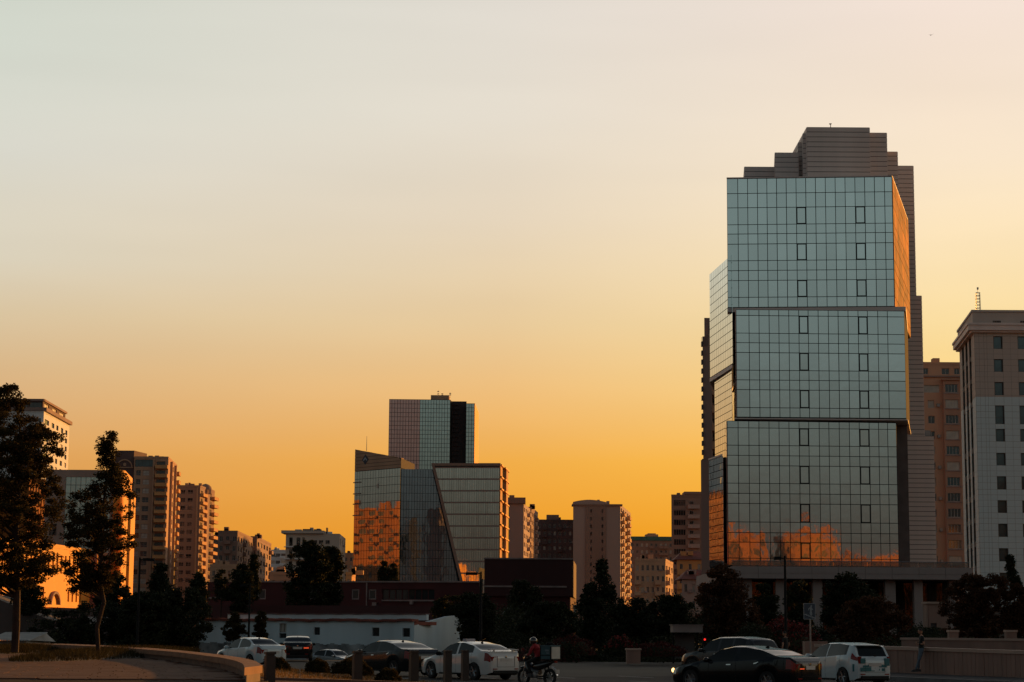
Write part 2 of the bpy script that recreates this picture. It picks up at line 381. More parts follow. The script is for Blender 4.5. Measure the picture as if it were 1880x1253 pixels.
# ================================================================== GLASS TOWER (the main building)
BASE_Y = 200.0
rtR = root('glass_tower', 'tall stacked glass office tower with stepped brown crown, biggest building, on the right', 'building', (30, 200, 0))
PANES = []          # (fac, u0,u1,z0,z1,out,material)
def z7(y): return 210 + y/3.917
def z8(y): return 500 + y/3.917
def z9(y): return 790 + y/3.917
def x7(x): return 1260 + x/3.917
def curtain(fc, zt, zb, us, zs, m, g=0.032, out=0.06, win=()):
    """record the panes of one curtain wall"""
    for j in range(len(zs)-1):
        for i in range(len(us)-1):
            PANES.append((fc, us[i]+g, us[i+1]-g, zs[j+1]+g, zs[j]-g, out, m, (i, j) in win))
def block(A, B, C, D, zt, zb, mb, inset=0.0):
    pts = [(p[0], p[1]) for p in (A, B, C, D)]
    mb.prism(pts, zb, zt)
back = MB()
def px_us(fc, pxs, YA, YB):
    """map picture columns to distances along the facade (linear between its ends)"""
    a, b = pxs[0], pxs[-1]; return [fc.L*(p-a)/(b-a) for p in pxs]
# --- upper block
A = XY(1335.3, 201.5, 450); B = XY(1640, 200.0, 450); C = XY(1667.5, 222, 450); D = XY(1352, 226, 450)
fU = Fac(A, B); ztU = Zof(1490, 326.5, 200.7); zbU = Zof(1490, 564, 200.7)
ux = px_us(fU, [295,374,445,516,585,655,725,796,866,936,1007,1078,1149,1220,1290,1360,1432,1487], 0, 0)
uy = [z7(v) for v in (458,565,668,790,857,930,1050,1121)] + [z8(v) for v in (57,178,250)]
uz = [Zof(1490, y, 200.7) for y in uy]
curtain(fU, 0, 0, ux, uz, m_pane, win={(7,2),(13,2),(7,5),(13,5),(7,8),(13,8)})
block(A, B, C, D, uz[0]+0.02, uz[-1]-0.05, back)
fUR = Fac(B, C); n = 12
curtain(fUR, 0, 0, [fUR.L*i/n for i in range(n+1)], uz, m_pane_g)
# --- middle block (juts out to the right)
A2 = XY(1352, 199.3, 670); B2 = XY(1662, 199.6, 670); C2 = XY(1668, 214, 670); D2 = XY(1344.5, 216, 670)
fM = Fac(A2, B2)
mx_ = px_us(fM, [360,453,525,598,668,740,812,880,952,1025,1096,1168,1240,1308,1382,1452,1575], 0, 0)
my = [z8(v) for v in (275,317,444,513,583,710,780,850,979,1047)]
mz = [Zof(1507, y, 199.4) for y in my]
curtain(fM, 0, 0, mx_, mz, m_pane, win={(6,1),(12,1),(6,4),(12,4),(6,7),(12,7)})
zA, zB = mz[0], mz[-1]
block(A2, B2, C2, D2, zA+0.02, zB-0.05, back)
fML = Fac(D2, A2); curtain(fML, 0, 0, [fML.L*i/6 for i in range(7)], mz, m_pane_r)
# --- lower block
A3 = XY(1335.8, 200.3, 900); B3 = XY(1647.5, 200.9, 900); C3 = XY(1652, 216, 900); D3 = XY(1328, 218, 900)
fL = Fac(A3, B3)
lx = px_us(fL, [296,375,452,525,598,670,742,815,885,960,1030,1105,1178,1250,1322,1390,1455,1518], 0, 0)
ly = [z8(1075), z8(1125)] + [z9(v) for v in (114,187,259,387,460,532,665,741,810,925,978)]
lz = [Zof(1490, y, 200.5) for y in ly]
curtain(fL, 0, 0, lx, lz, m_pane, win={(7,1),(13,1),(7,4),(13,4),(7,7),(13,7),(7,10)})
block(A3, B3, C3, D3, lz[0]+0.02, lz[-1]-0.05, back)
fLL = Fac(D3, A3); curtain(fLL, 0, 0, [fLL.L*i/6 for i in range(7)], lz, m_pane_r)
# --- left wings
A4 = XY(1304, 212.6, 600); B4 = XY(1337, 201.6, 600); B4 = XY(1346, 200.9, 640)
fW = Fac(A4, B4); zt = Zof(1304, 504, 212.6); zb = Zof(1304, 694, 212.6)
wz = [zt + (zb-zt)*i/13 for i in range(14)]; wx = [fW.L*i/10 for i in range(11)]
curtain(fW, 0, 0, wx, wz, m_pane)
D4 = XY(1312, 222, 600); C4 = XY(1338, 222, 600)
wing = MB(); wing.prism([tuple(A4), tuple(B4 + Vector((0.02,0.6))), tuple(C4), tuple(D4)], zb-0.05, zt+0.02)
A5 = XY(1313.2, 211.5, 760); B5 = XY(1345, 202.2, 760); fW2 = Fac(A5, B5)
z5t = zb-0.06; z5b = Zof(1313, 848, 211.5)
w5z = [z5t + (z5b-z5t)*i/12 for i in range(13)]
curtain(fW2, 0, 0, [fW2.L*i/9 for i in range(10)], w5z, m_pane)
wing.prism([tuple(A5), tuple(B5 + Vector((.02,.6))), tuple(XY(1337, 221, 760)), tuple(XY(1316, 221, 760))], 8.2, z5t)
A6 = XY(1303, 209, 950); B6 = XY(1329, 203.0, 950); fW3 = Fac(A6, B6)
z6t = Zof(1303, 846, 209); z6b = 8.4
w6z = [z6t + (z6b-z6t)*i/16 for i in range(17)]
curtain(fW3, 0, 0, [fW3.L*i/9 for i in range(10)], w6z, m_pane)
wing.prism([tuple(A6), tuple(B6 + Vector((.02,.5))), tuple(XY(1322, 220.6, 950)), tuple(XY(1306, 220.6, 950))], 8.2, z6t)
wpart('wing_core', wing, m_mull, rtR)
wpart('curtain_wall_core', back, m_mull, rtR)
# ledges and soffits between the blocks
lb = MB()
def offs(fc, u, o): q = fc.pt(u, 0, o); return (q.x, q.y)
lb.prism([offs(fU, -0.05, .22), offs(fU, fU.L+1.1, .25), (C2.x, C2.y), (D2.x-0.2, D2.y)], zA+0.06, uz[-1]-0.08)
wpart('ledge', lb, m_ledge, rtR); lb = MB()
lb.prism([offs(fM, -0.25, .18), offs(fM, fM.L+0.12, .18), (C2.x+.1, C2.y-.1), (D2.x, D2.y-.1)], lz[0]+0.08, zB-0.10)
wpart('ledge', lb, m_ledge, rtR); lb = MB()
lb.prism([offs(fU, -0.02, .10), offs(fU, fU.L+.02, .10), (C.x+.03, C.y), (D.x, D.y)], uz[0]+0.03, uz[0]+0.14)
wpart('ledge', lb, m_ledge, rtR)
wl_ = MB(); wl_.prism([offs(fW, -0.05, .1), offs(fW, fW.L, .1), (C4.x, C4.y), (D4.x, D4.y)], zb-0.45, zb-0.07)
wl_.prism([offs(fW3, -0.05, .1), offs(fW3, fW3.L, .1), (A6.x+1.5, A6.y+3), (A6.x+.5, A6.y+3)], z6t+0.02, z6t+0.2)
wpart('wing_soffit', wl_, m_ledge, rtR)
# panes: the 300 largest as single parts, the rest joined
UNIT = {}
def pane_mesh(w, h, m):
    k = (round(w, 2), round(h, 2), m.name)
    if k not in UNIT:
        mb = MB(); mb.box(0, k[0], -0.0, .04, 0, k[1]); UNIT[k] = mb.mesh('glass_pane', m)
    return UNIT[k]
def emit_panes(rt, panes, limit=300, tilt=0.0012):
    panes = sorted(panes, key=lambda p: -((p[2]-p[1])*(p[4]-p[3])*max(0.02, -(p[0].n.y))))
    rest = {}
    for k, (fc, u0, u1, z0, z1, out, m, w) in enumerate(panes):
        rx, rzz = random.gauss(0, tilt), random.gauss(0, tilt)
        if w:
            b = 0.07
            o = link('opening_window', None, rt, fc.pt(u0, z0, out+0.02)-Vector(rt.location), fc.rz)
            o.empty_display_size = .2
            mb = MB(); W_, H_ = u1-u0, z1-z0
            for a0, a1, c0, c1 in ((-.03, b, -.03, H_+.03), (W_-b, W_+.03, -.03, H_+.03), (b, W_-b, -.03, b), (b, W_-b, H_-b, H_+.03)): mb.box(a0, a1, -.05, .03, c0, c1)
            lpart('frame', mb, m_mull, o)
            g = link('glass_pane', pane_mesh(W_-2*b, H_-2*b, m), o, (b, 0, b)); g.rotation_euler = (rx*2, 0, rzz*2)
        elif k < limit:
            o = link('glass_pane', pane_mesh(u1-u0, z1-z0, m), rt, fc.pt(u0, z0, out)-Vector(rt.location))
            o.rotation_euler = (rx, 0, fc.rz + rzz)
        else:
            mb = rest.setdefault(m.name, MB()); w_, h_ = u1-u0, z1-z0
            q = []
            for (uu, zz) in ((u0, z0), (u1, z0), (u1, z1), (u0, z1)):
                q.append(fc.pt(uu, zz, out + (zz-z0)*rx + (uu-u0)*rzz))
            mb.quad(*q)
            for i in range(4):
                j = (i+1) % 4; c = Vector((fc.n.x, fc.n.y, 0))*0.04; mb.quad(q[j], q[i], q[i]-c, q[j]-c)
    for nm, mb in rest.items(): wpart('glass_panes', mb, MATS[nm], rt, kind='stuff')
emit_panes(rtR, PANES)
# --- brown stepped core, clad in long courses
core = MB(); cladfaces = []
def core_box(xl, xr, Y, ytop, zbot, Yb, sideL=None):
    a = XY(xl, Y, ytop); b = XY(xr, Y, ytop); zt = Zof((xl+xr)/2, ytop, Y)
    al = XY(sideL, Yb, ytop) if sideL else Vector((a.x+.2, Yb))
    pts = [tuple(a), tuple(b), (b.x+0.1, Yb), tuple(al)]
    core.prism(pts, zbot, zt); cladfaces.append((Fac(a, b), zbot, zt)); cladfaces.append((Fac(al, a), zbot, zt))
    cladfaces.append((Fac(b, (b.x+0.1, Yb)), zbot, zt))
ZR = uz[0]-0.5
core_box(1481.5, 1596, 205.0, 234, ZR, 226.0)
core_box(1474, 1480.6, 205.8, 245.5, ZR, 226.5, 1470)
core_box(1423, 1465.5, 207.5, 280.5, ZR, 225.5, 1419)
core_box(1465.8, 1473.8, 208.5, 262, ZR, 225.0)
core_box(1367, 1422, 210.0, 306.5, ZR, 225.2, 1362)
core_box(1596.4, 1627.5, 206.5, 244, ZR, 225.8)
core_box(1628, 1647.3, 208.2, 278.7, ZR, 225.4)
core_box(1620, 1676.5, 226.4, 304.5, Zof(1676, 560, 226.4), 240.0)
core_box(1640, 1691.5, 226.0, 543, Zof(1690, 806, 226.0), 240.5)
core_box(1655, 1713.5, 225.6, 801, 7.9, 241.0)
wpart('crown_core', core, m_corejoint, rtR)
CL = []
for fc, z0, z1 in cladfaces:
    n = max(1, int(round((z1-z0)/0.52))); hh = (z1-z0)/n
    for i in range(n): CL.append((fc, 0.0, fc.L, z0+i*hh, z0+(i+1)*hh))
CL.sort(key=lambda c: -(c[2]-c[1])*(-c[0].n.y if c[0].n.y < -0.3 else 0.01))
restc = MB(); CM = {}
for k, (fc, u0, u1, z0, z1) in enumerate(CL):
    if k < 290:
        key = (round(u1, 2), round(z1-z0, 3))
        if key not in CM:
            mb = MB(); mb.box(0.0, key[0], -0.05, 0, .03, key[1]-.03); CM[key] = mb.mesh('cladding_panel', m_core)
        link('cladding_panel', CM[key], rtR, fc.pt(0, z0, 0.002)-Vector(rtR.location), fc.rz)
    else: fc.box(restc, u0, u1, z0+.03, z1-.03, 0.002, 0.05)
wpart('cladding_panels', restc, m_core, rtR, kind='stuff')
# machines on the shoulder of the core
for i, xx in enumerate((1662, 1676, 1690, 1703)):
    a = XY(xx, 226.5, 795); mb = MB(); zz = Zof(xx, 801, 226.5); mb.box(a.x-.35, a.x+.35, a.y, a.y+.6, zz, zz+.55+.1*(i % 2)); mb.tube((a.x, a.y-.02, zz+.3), (a.x, a.y+.01, zz+.3), .22, n=10)
    wpart('roof_machine', mb, m_steel, rtR)
# roof camera mast
mb = MB(); a = P(1525, 234, 210); mb.tube((a.x, a.y, a.z-.2), (a.x, a.y, a.z+.35), .04); mb.tube((a.x-.15, a.y, a.z+.35), (a.x+.1, a.y, a.z+.38), .06)
wpart('roof_sensor', mb, m_black, rtR)
# recess between lower block and core
rc = MB(); rc.prism([tuple(XY(1648.5, 204.0, 900)), tuple(XY(1668, 204.0, 900)), tuple(XY(1668, 225.3, 900)), tuple(XY(1652, 217, 900))], 8.0, zB-0.2)
wpart('recess_wall', rc, mat('dark_recess_panel', (0.10, 0.075, 0.07), 0.6), rtR)
# podium: slab, fascia, columns, glass hall, balustrade
pz1 = Zof(1500, 1041, 190); pz0 = Zof(1500, 1063, 190); pm = pz0 + (pz1-pz0)*0.42
pA = XY(1343, 190, 1050); pB = XY(1785, 190, 1050)
pod = MB(); pod.box(pA.x, pB.x, 190.0, 226, pz0+.02, pz1-.02); wpart('podium_slab', pod, m_pod, rtR)
nF = 9
for r_, (za, zb_) in enumerate(((pz0, pm-.02), (pm+.02, pz1))):
    for i in range(nF):
        w = (pB.x-pA.x)/nF; mb = MB(); mb.box(0.02, w-.02, -.06, 0, 0, zb_-za)
        link('fascia_panel', mb.mesh('fascia_panel', m_pod), rtR, Vector((pA.x+i*w, 189.998, za))-Vector(rtR.location))
for (xl, xr) in ((1366, 1381), (1425, 1442), (1493, 1510.5), (1626, 1645), (1679, 1695), (1744, 1756)):
    a, b = XY(xl, 191.2, 1120).x, XY(xr, 191.2, 1120).x
    mb = MB(); n = 9; h = pz0/n
    for i in range(n): mb.box(a, b, 191.2, 192.1, i*h+.015, (i+1)*h-.015)
    mb.box(a+.02, b-.02, 191.22, 192.08, 0, pz0+.03)
    wpart('column', mb, m_pod, rtR)
hall = MB(); hall.box(pA.x+.6, pB.x-1, 196.2, 225, 0, pz0+.01); wpart('hall_wall', hall, m_mull, rtR)
m_hall = mirror('dark_hall_glass', (0.055, 0.05, 0.048), ripple=0.02)
w = 1.45; k = int((pB.x-pA.x-2)/w)
for i in range(k):
    for j, (a, b) in enumerate(((0.15, 3.2), (3.28, pz0-.2))):
        link('hall_pane', pane_mesh(w-.09, b-a, m_hall), rtR, Vector((pA.x+.8+i*w, 196.14, a))-Vector(rtR.location))
m_bal = mat('tinted_glass_balustrade', (0.10, 0.16, 0.155), 0.08, 0.1, 0.05, spec=1.0, alpha=0.55)
bz = Zof(1500, 1031, 190.6)
for i in range(14):
    w = (pB.x-pA.x-.3)/14; link('balustrade_pane', pane_mesh(w-.04, bz-pz1-.05, m_bal), rtR, Vector((pA.x+.15+i*w, 190.6, pz1+.01))-Vector(rtR.location))
mb = MB(); mb.tube((pA.x+.1, 190.62, bz), (pB.x-.1, 190.62, bz), .035); wpart('handrail', mb, m_steel, rtR)

# ================================================================== helpers for the apartment blocks
def rows_down(ztop, first, storey, hgt, zmin=2.0):
    r = []; z = ztop - first
    while z - hgt > zmin: r.append((z-hgt, z)); z -= storey
    return r
def add_wins(rt, fc, cols, rows, holes, **kw):
    alt = kw.pop('alt', None)
    for (z0, z1) in rows:
        for (u0, u1) in cols:
            holes.append((u0, u1, z0, z1)); k2 = dict(kw)
            if alt and random.random() < alt[0]: k2['gl'] = alt[1]
            place_win(rt, fc, u0, u1, z0, z1, **k2)
def fr(fc, *ps):
    """pairs of fractions -> pairs of lengths"""
    return [(fc.L*a, fc.L*b) for a, b in ps]
def simple_block(name, label, xl, xr, Y, ytop, dside, Yside, m, storey=3.0, wcols=4, scols=3, first=1.2, wh=1.5, ww=0.5, alt=(0.3, m_curtain), nc=2, nr=1, left_side=False, parapet=0.6, sm=None, zmin=2.0, fr_m=None, depth=None, bal=None):
    """front xl..xr at distance Y; its right side recedes to picture column dside at Yside"""
    ym = (ytop+1150)/2
    A = XY(xl, Y, ym); B = XY(xr, Y, ym)
    if left_side: D = XY(dside, Yside, ym); C = B + (D-A)
    else: C = XY(dside, Yside, ym); D = A + (C-B)
    zt = Zof((xl+xr)/2, ytop, Y)
    rt = root(name, label, 'building', ((A.x+B.x)/2, Y, 0))
    fcs = quadfcs(A, B, C, D); H = {0: [], 1: [], 3: []}
    rows = rows_down(zt, first, storey, wh, zmin)
    def cols(fc, n): w = fc.L/n; return [(w*(i+.5-ww/2), w*(i+.5+ww/2)) for i in range(n)]
    if wcols: add_wins(rt, fcs[0], cols(fcs[0], wcols), rows, H[0], nc=nc, nr=nr, alt=alt, fr=fr_m)
    si = 3 if left_side else 1
    if scols: add_wins(rt, fcs[si], cols(fcs[si], scols), rows, H[si], nc=nc, nr=nr, alt=alt, fr=fr_m)
    body(rt, fcs, -1.2, zt, m, holes=H, parapet=parapet)
    rb_ = random.Random(int(abs(xl)*7))
    for si_, nn in ((0, wcols), (si, scols)):
        if nn < 3: continue
        cs = cols(fcs[si_], nn); pick = rb_.sample(range(nn), max(1, nn//3))
        for i_ in pick:
            for z0, z1 in rows:
                if rb_.random() < .85: place_balcony(rt, fcs[si_], cs[i_][0]-.5, cs[i_][1]-cs[i_][0]+1.0, z0-.7, 1.1, 1.0, m)
        for z0, z1 in rows[::2]:
            i_ = rb_.randrange(nn); mb = MB(); fcs[si_].box(mb, cs[i_][1]+.1, cs[i_][1]+.9, z0-.1, z0+.5, .02, .45); wpart('air_conditioner', mb, m_trim, rt)
    for i_ in range(3):
        u_ = rb_.uniform(1, max(2, fcs[0].L-3)); mb = MB(); fcs[0].box(mb, u_, u_+rb_.uniform(.8, 2), zt+.01, zt+rb_.uniform(1, 2), -4, -2); wpart('roof_box', mb, m, rt)
    return rt, fcs, zt, rows

# ---- D: tall tan apartment block, left
A = XY(243, 680, 950); B = XY(306, 680, 950); C = XY(322.5, 715, 950); D = XY(262, 715, 950)
zt = Zof(262, 841, 680)
rtD = root('apartment_block', 'tan apartment block with sunlit balconies and dark arched penthouse right of the small tree', 'building', (A.x, 680, 0))
fcs = quadfcs(A, B, C, D); H = {0: [], 1: []}
rows = rows_down(zt, 4.2, 3.02, 1.75, 8)
add_wins(rtD, fcs[0], [(0.8, 2.3), (3.0, 5.2)], rows, H[0], nc=2, nr=2, alt=(0.35, m_curtain), fr=m_trim)
add_wins(rtD, fcs[0], [(0.3, 6.3)], [(zt-3.0, zt-.6)], H[0], nc=5, gl=m_wblue, fr=m_frd)
add_wins(rtD, fcs[0], [(7.6, 10.6)], rows_down(zt, 1.2, 3.02, 2.2, 8), H[0], nc=3, fr=m_frd)
sr = rows_down(zt, 1.6, 3.02, 1.7, 8)
add_wins(rtD, fcs[1], fr(fcs[1], (.3, .42), (.52, .6), (.7, .8)), sr, H[1], nc=2, fr=m_trim, alt=(.4, m_curtain))
body(rtD, fcs, -1.2, zt, m_tan, holes=H, parapet=0.5)
for (z0, z1) in rows_down(zt, 1.2, 3.02, 2.2, 8):
    place_balcony(rtD, fcs[0], 7.4, 4.1, z0-.1, 1.5, 1.0, m_tan2)
    place_balcony(rtD, fcs[1], fcs[1].L*.80, 6.8, z0-.1, 1.4, 1.05, m_tan2)
pb = MB(); fcs[0].box(pb, 6.55, 6.95, 0, zt-.6, 0, 1.2); fcs[1].box(pb, 8, 8.5, 0, zt-.6, 0, .8); fcs[1].box(pb, 24, 24.6, 0, zt-.6, 0, .8); wpart('pilaster', pb, m_tan, rtD)
# left lower half with arched penthouse
A = XY(200, 684, 950); B = XY(243, 684, 950); fq = quadfcs(A, B, XY(262, 716, 950), XY(222, 716, 950)); z2 = Zof(220, 842, 684)
H = {0: []}; add_wins(rtD, fq[0], fr(fq[0], (.55, .7), (.78, .93)), rows_down(z2, 4.2, 3.02, 1.7, 8), H[0], nc=2, nr=2, alt=(.35, m_curtain), fr=m_trim)
body(rtD, fq, -1.2, z2, m_rose, holes=H, name='rear_wall')
a, b = XY(211, 682, 840), XY(246, 682, 840); pt = MB(); zp = Zof(228, 827.5, 682)
pt.prism([tuple(a), tuple(b), (b.x+2.2, 694), (a.x+2, 694)], z2-7, zp); wpart('penthouse', pt, m_darkb, rtD)
ar = MB(); cx_ = XY(229, 681.8, 850).x; zc = Zof(229, 858, 681.8)
for i in range(12):
    t0, t1 = math.pi*i/12, math.pi*(i+1)/12; ro, ri = 2.7, 2.3
    pts = [(cx_+ro*math.cos(t0), zc+ro*math.sin(t0)), (cx_+ro*math.cos(t1), zc+ro*math.sin(t1)), (cx_+ri*math.cos(t1), zc+ri*math.sin(t1)), (cx_+ri*math.cos(t0), zc+ri*math.sin(t0))]
    f1 = [Vector((x, 681.6, z)) for x, z in pts]; f2 = [Vector((x, 681.98, z)) for x, z in pts]
    ar.poly(f1[::-1]); 
    for q in range(4): ar.quad(f1[q], f1[(q+1) % 4], f2[(q+1) % 4], f2[q])
ar.tube((cx_, 681.8, zc+.9), (cx_, 681.99, zc+.9), .55, n=12); ar.box(cx_-2.9, cx_+2.9, 681.55, 681.98, zc-.3, zc)
wpart('arch', ar, m_tan, rtD)
for xx in (276, 288, 297):
    mb = MB(); q = P(xx, 841, 688); mb.box(q.x-.7, q.x+.7, 688, 690, zt-.3, zt+1.1+random.random()*.5); wpart('chimney', mb, m_tan, rtD)

# ---- E
rt, fcs, zt, rows = simple_block('apartment_block', 'brown pink apartment block lower than and just right of the tan balcony block', 321, 364, 770, 894, 391, 800, m_rose, 3.05, 0, 0, zmin=8)
H = {}
for k, (z0, z1) in enumerate(rows):
    for u0, u1 in ((1.6, 3.3), (4.2, 6.2)): place_win(rt, fcs[0], u0, u1, z0, z1, dep=-.03, nc=2, nr=2, fr=m_trim, alt=None) if False else link('window', win_mesh(u1-u0, z1-z0, 2, 2, m_trim, m_curtain if (k*7+int(u0)) % 3 == 0 else m_wdark), rt, fcs[0].pt(u0, z0, .06)-Vector(rt.location), fcs[0].rz)
    for u0, u1 in ((2, 5), (12, 15), (20, 24)): link('window', win_mesh(u1-u0, z1-z0, 3, 1, m_frd, m_wdark), rt, fcs[1].pt(u0, z0, .06)-Vector(rt.location), fcs[1].rz)
    place_balcony(rt, fcs[1], 1.0, 9, z0-.7, 1.2, 1.0, m_tan2); place_balcony(rt, fcs[1], 22, 9, z0-.7, 1.6, 1.0, m_tan2)
for u in (3.0, 8.2):
    mb = MB(); fcs[0].box(mb, u, u+1.2, zt+.55, zt+1.4, -1.6, -.4); wpart('chimney', mb, m_tan, rt)
mb = MB(); fcs[0].box(mb, 7.6, 8.2, 0, zt-.3, 0, .35); fcs[1].box(mb, 10.8, 11.5, 0, zt-.3, 0, .9); wpart('pilaster', mb, m_tan, rt)
cr = MB(); q = fcs[1].pt(14, zt+.5, 0)
cr.lathe([(2.6, zt-1.8), (2.6, zt-.2), (2.2, zt+.9), (1.3, zt+1.8), (0.02, zt+2.2)], 14, (q.x-.6, q.y, 0)); wpart('dome', cr, m_rose, rt)

# ---- A: white high rise far left
A = XY(-20, 710, 800); B = XY(79, 710, 800); C = XY(127, 760, 800); D = A + (C-B)
zt = Zof(80, 757, 710)
rtA = root('high_rise', 'white high rise with dark flat penthouse behind the leaves of the leftmost tree', 'building', ((A.x+B.x)/2, 710, 0))
fcs = quadfcs(A, B, C, D); H = {0: [], 1: []}
sr = rows_down(zt, 2.2, 3.05, 1.8, 40)
add_wins(rtA, fcs[1], fr(fcs[1], (.30, .40), (.48, .56), (.66, .75), (.84, .92)), sr, H[1], nc=1, fr=m_frd, alt=(.3, m_curtain))
add_wins(rtA, fcs[1], fr(fcs[1], (.04, .2)), sr, H[1], nc=2, gl=m_wdark, fr=m_frd)
add_wins(rtA, fcs[0], fr(fcs[0], (.5, .6), (.65, .78), (.82, .95)), sr, H[0], nc=2, gl=m_wdark, fr=m_frd)
body(rtA, fcs, -1.2, zt, m_white, holes=H, parapet=.4)
mb = MB(); fcs[1].box(mb, 0, fcs[1].L+.8, zt+.4, zt+1.7, -3, .9); fcs[0].box(mb, 0, fcs[0].L-.1, zt+.45, zt+1.6, -3, .5); wpart('cornice', mb, m_brown, rtA)
p2 = [XY(-10, 712, 740), XY(79, 712, 740), XY(121, 755, 740), XY(30, 755, 740)]; zp = Zof(79, 737, 712)
fp = quadfcs(*p2); H = {0: [], 1: []}
add_wins(rtA, fp[1], fr(fp[1], (.05, .26), (.4, .6), (.72, .95)), [(zt+1.8, zp-.4)], H[1], nc=3, gl=m_curtain, fr=m_brown)
add_wins(rtA, fp[0], fr(fp[0], (.55, .68), (.72, .97)), [(zt+1.8, zp-.4)], H[0], nc=3, gl=m_wdark, fr=m_frd)
body(rtA, fp, zt+.3, zp, m_darkb, holes=H, name='penthouse')
mb = MB(); fp[0].box(mb, -.3, fp[0].L+.4, zp+.01, zp+.8, -6, .5); fp[1].box(mb, .5, fp[1].L+.5, zp+.015, zp+.79, -5.9, .6); wpart('roof_slab', mb, m_brown, rtA)
for z0, z1 in sr[:7]: place_balcony(rtA, fcs[0], fcs[0].L*.8, fcs[0].L*.19, z0-.7, 1.6, 1.0, m_white)
db = MB(); fcs[0].box(db, fcs[0].L*.62, fcs[0].L*.99, 30, zt-5.4, 0.02, .25); wpart('dark_bay', db, m_darkb, rtA)

# ---- B: brown office with glass grid, rounded sunlit corner and tall fin
A = XY(80, 352, 980); B = XY(206, 352, 980); C = XY(224, 372, 980)
zt = Zof(150, 863, 352)
rtB = root('office_building', 'brown stone office with teal glass grid and golden sunlit rounded corner, behind the small tree', 'building', ((A.x+B.x)/2, 352, 0))
prof = [B]
for i in range(1, 7):
    t = -math.pi/2 + math.pi*.5*i/6; prof.append(Vector((B.x + 1.5*math.cos(t), B.y + 1.5 + 1.5*math.sin(t))))
prof.append(XY(238.5, 372, 980))
ring = [A] + prof + [Vector((A.x+2, 372))]
fcs = [Fac(ring[i], ring[(i+1) % len(ring)]) for i in range(len(ring))]
gu0, gu1 = XY(117, 352, 980).x - A.x, XY(200, 352, 980).x - A.x; gz1 = Zof(150, 876, 352); gz0 = Zof(150, 1100, 352)
body(rtB, fcs, -1.2, zt, m_office, holes={0: [(gu0, gu1, gz0, gz1)]})
bb = MB(); fcs[0].box(bb, gu0, gu1, gz0, gz1, -.5, -.22); wpart('mullion_grid', bb, m_mull, rtB)
nc_, nr_ = 9, 15
PB = [(fcs[0], gu0+(gu1-gu0)*i/nc_+.04, gu0+(gu1-gu0)*(i+1)/nc_-.04, gz0+(gz1-gz0)*j/nr_+.04, gz0+(gz1-gz0)*(j+1)/nr_-.04, -.2, m_pane_t, False) for i in range(nc_) for j in range(nr_)]
emit_panes(rtB, PB)
for z0, z1 in rows_down(gz1, 4, 4.2, 2.0, 3):
    for u in (1.0, ):
        mbw = link('window', win_mesh(1.2, 2.0, 2, 1, m_frd, m_wdark), rtB, fcs[0].pt(u, z0, .06)-Vector(rtB.location), fcs[0].rz)
cn = MB()
for f in fcs[1:-2]: f.box(cn, 0, f.L, zt-.9, zt+.02, 0.01, .14); f.box(cn, 0, f.L, zt-4.3, zt-4.1, .01, .12)
wpart('cornice', cn, m_gold, rtB)
gw = MB()
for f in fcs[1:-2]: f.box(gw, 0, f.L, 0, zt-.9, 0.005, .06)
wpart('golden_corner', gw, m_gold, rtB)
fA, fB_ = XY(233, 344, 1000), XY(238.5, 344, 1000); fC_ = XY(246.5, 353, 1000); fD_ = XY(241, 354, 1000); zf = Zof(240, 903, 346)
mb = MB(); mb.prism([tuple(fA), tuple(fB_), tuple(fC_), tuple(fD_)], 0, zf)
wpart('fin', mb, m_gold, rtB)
# diamond emblem on the fin's sunlit face
ff = Fac(fB_, fC_); em = MB(); ez = Zof(243, 929, 348)
for s_, o_, mi in ((1.7, .05, 0), (1.15, .09, 1), (0.55, .13, 0)):
    q = [ff.pt(ff.L/2-s_*.8, ez, o_), ff.pt(ff.L/2, ez-s_, o_), ff.pt(ff.L/2+s_*.8, ez, o_), ff.pt(ff.L/2, ez+s_, o_)]
    em.poly(q, mi); c = Vector((ff.n.x, ff.n.y, 0))*(.04)
    for i in range(4): em.quad(q[(i+1) % 4], q[i], q[i]-c, q[(i+1) % 4]-c, mi)
wpart('emblem', em, [m_frd, m_gold], rtB)

# ---- C: low golden building, long face towards the sun
A = XY(-30, 288, 1060); B = XY(166, 343, 1060); zt = Zof(88, 1003, 321)
rtC = root('low_building', 'low golden sunlit hall with tall slot windows and arch behind the two left trees', 'building', ((A.x+B.x)/2, 308, 0))
fcs = quadfcs(A, B, B + Vector((-6, 14)), A + Vector((-6, 14))); H = {0: []}
n = 24; w = fcs[0].L/n
add_wins(rtC, fcs[0], [(w*(i+.3), w*(i+.7)) for i in range(n)], [(zt-4.2, zt-1.3)], H[0], nc=1, gl=m_wdark, fr=m_brown)
add_wins(rtC, fcs[0], [(w*(i+.3), w*(i+.7)) for i in range(n) if i % 6 < 4 and abs(w*(i+.5)-fcs[0].L*.62) > 3.2], [(5.9, 7.9)], H[0], nc=1, gl=m_wdark, fr=m_brown)
add_wins(rtC, fcs[0], [(w*(i+.32), w*(i+.68)) for i in range(n) if i % 4], [(1.0, 3.2)], H[0], nc=1, gl=m_wdark, fr=m_brown)
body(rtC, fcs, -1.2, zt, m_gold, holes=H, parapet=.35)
mb = MB(); fcs[0].box(mb, .2, fcs[0].L-.2, 4.9, 5.3, .01, .5); wpart('band', mb, m_gold, rtC)
mb = MB(); c0 = fcs[0].L*.62
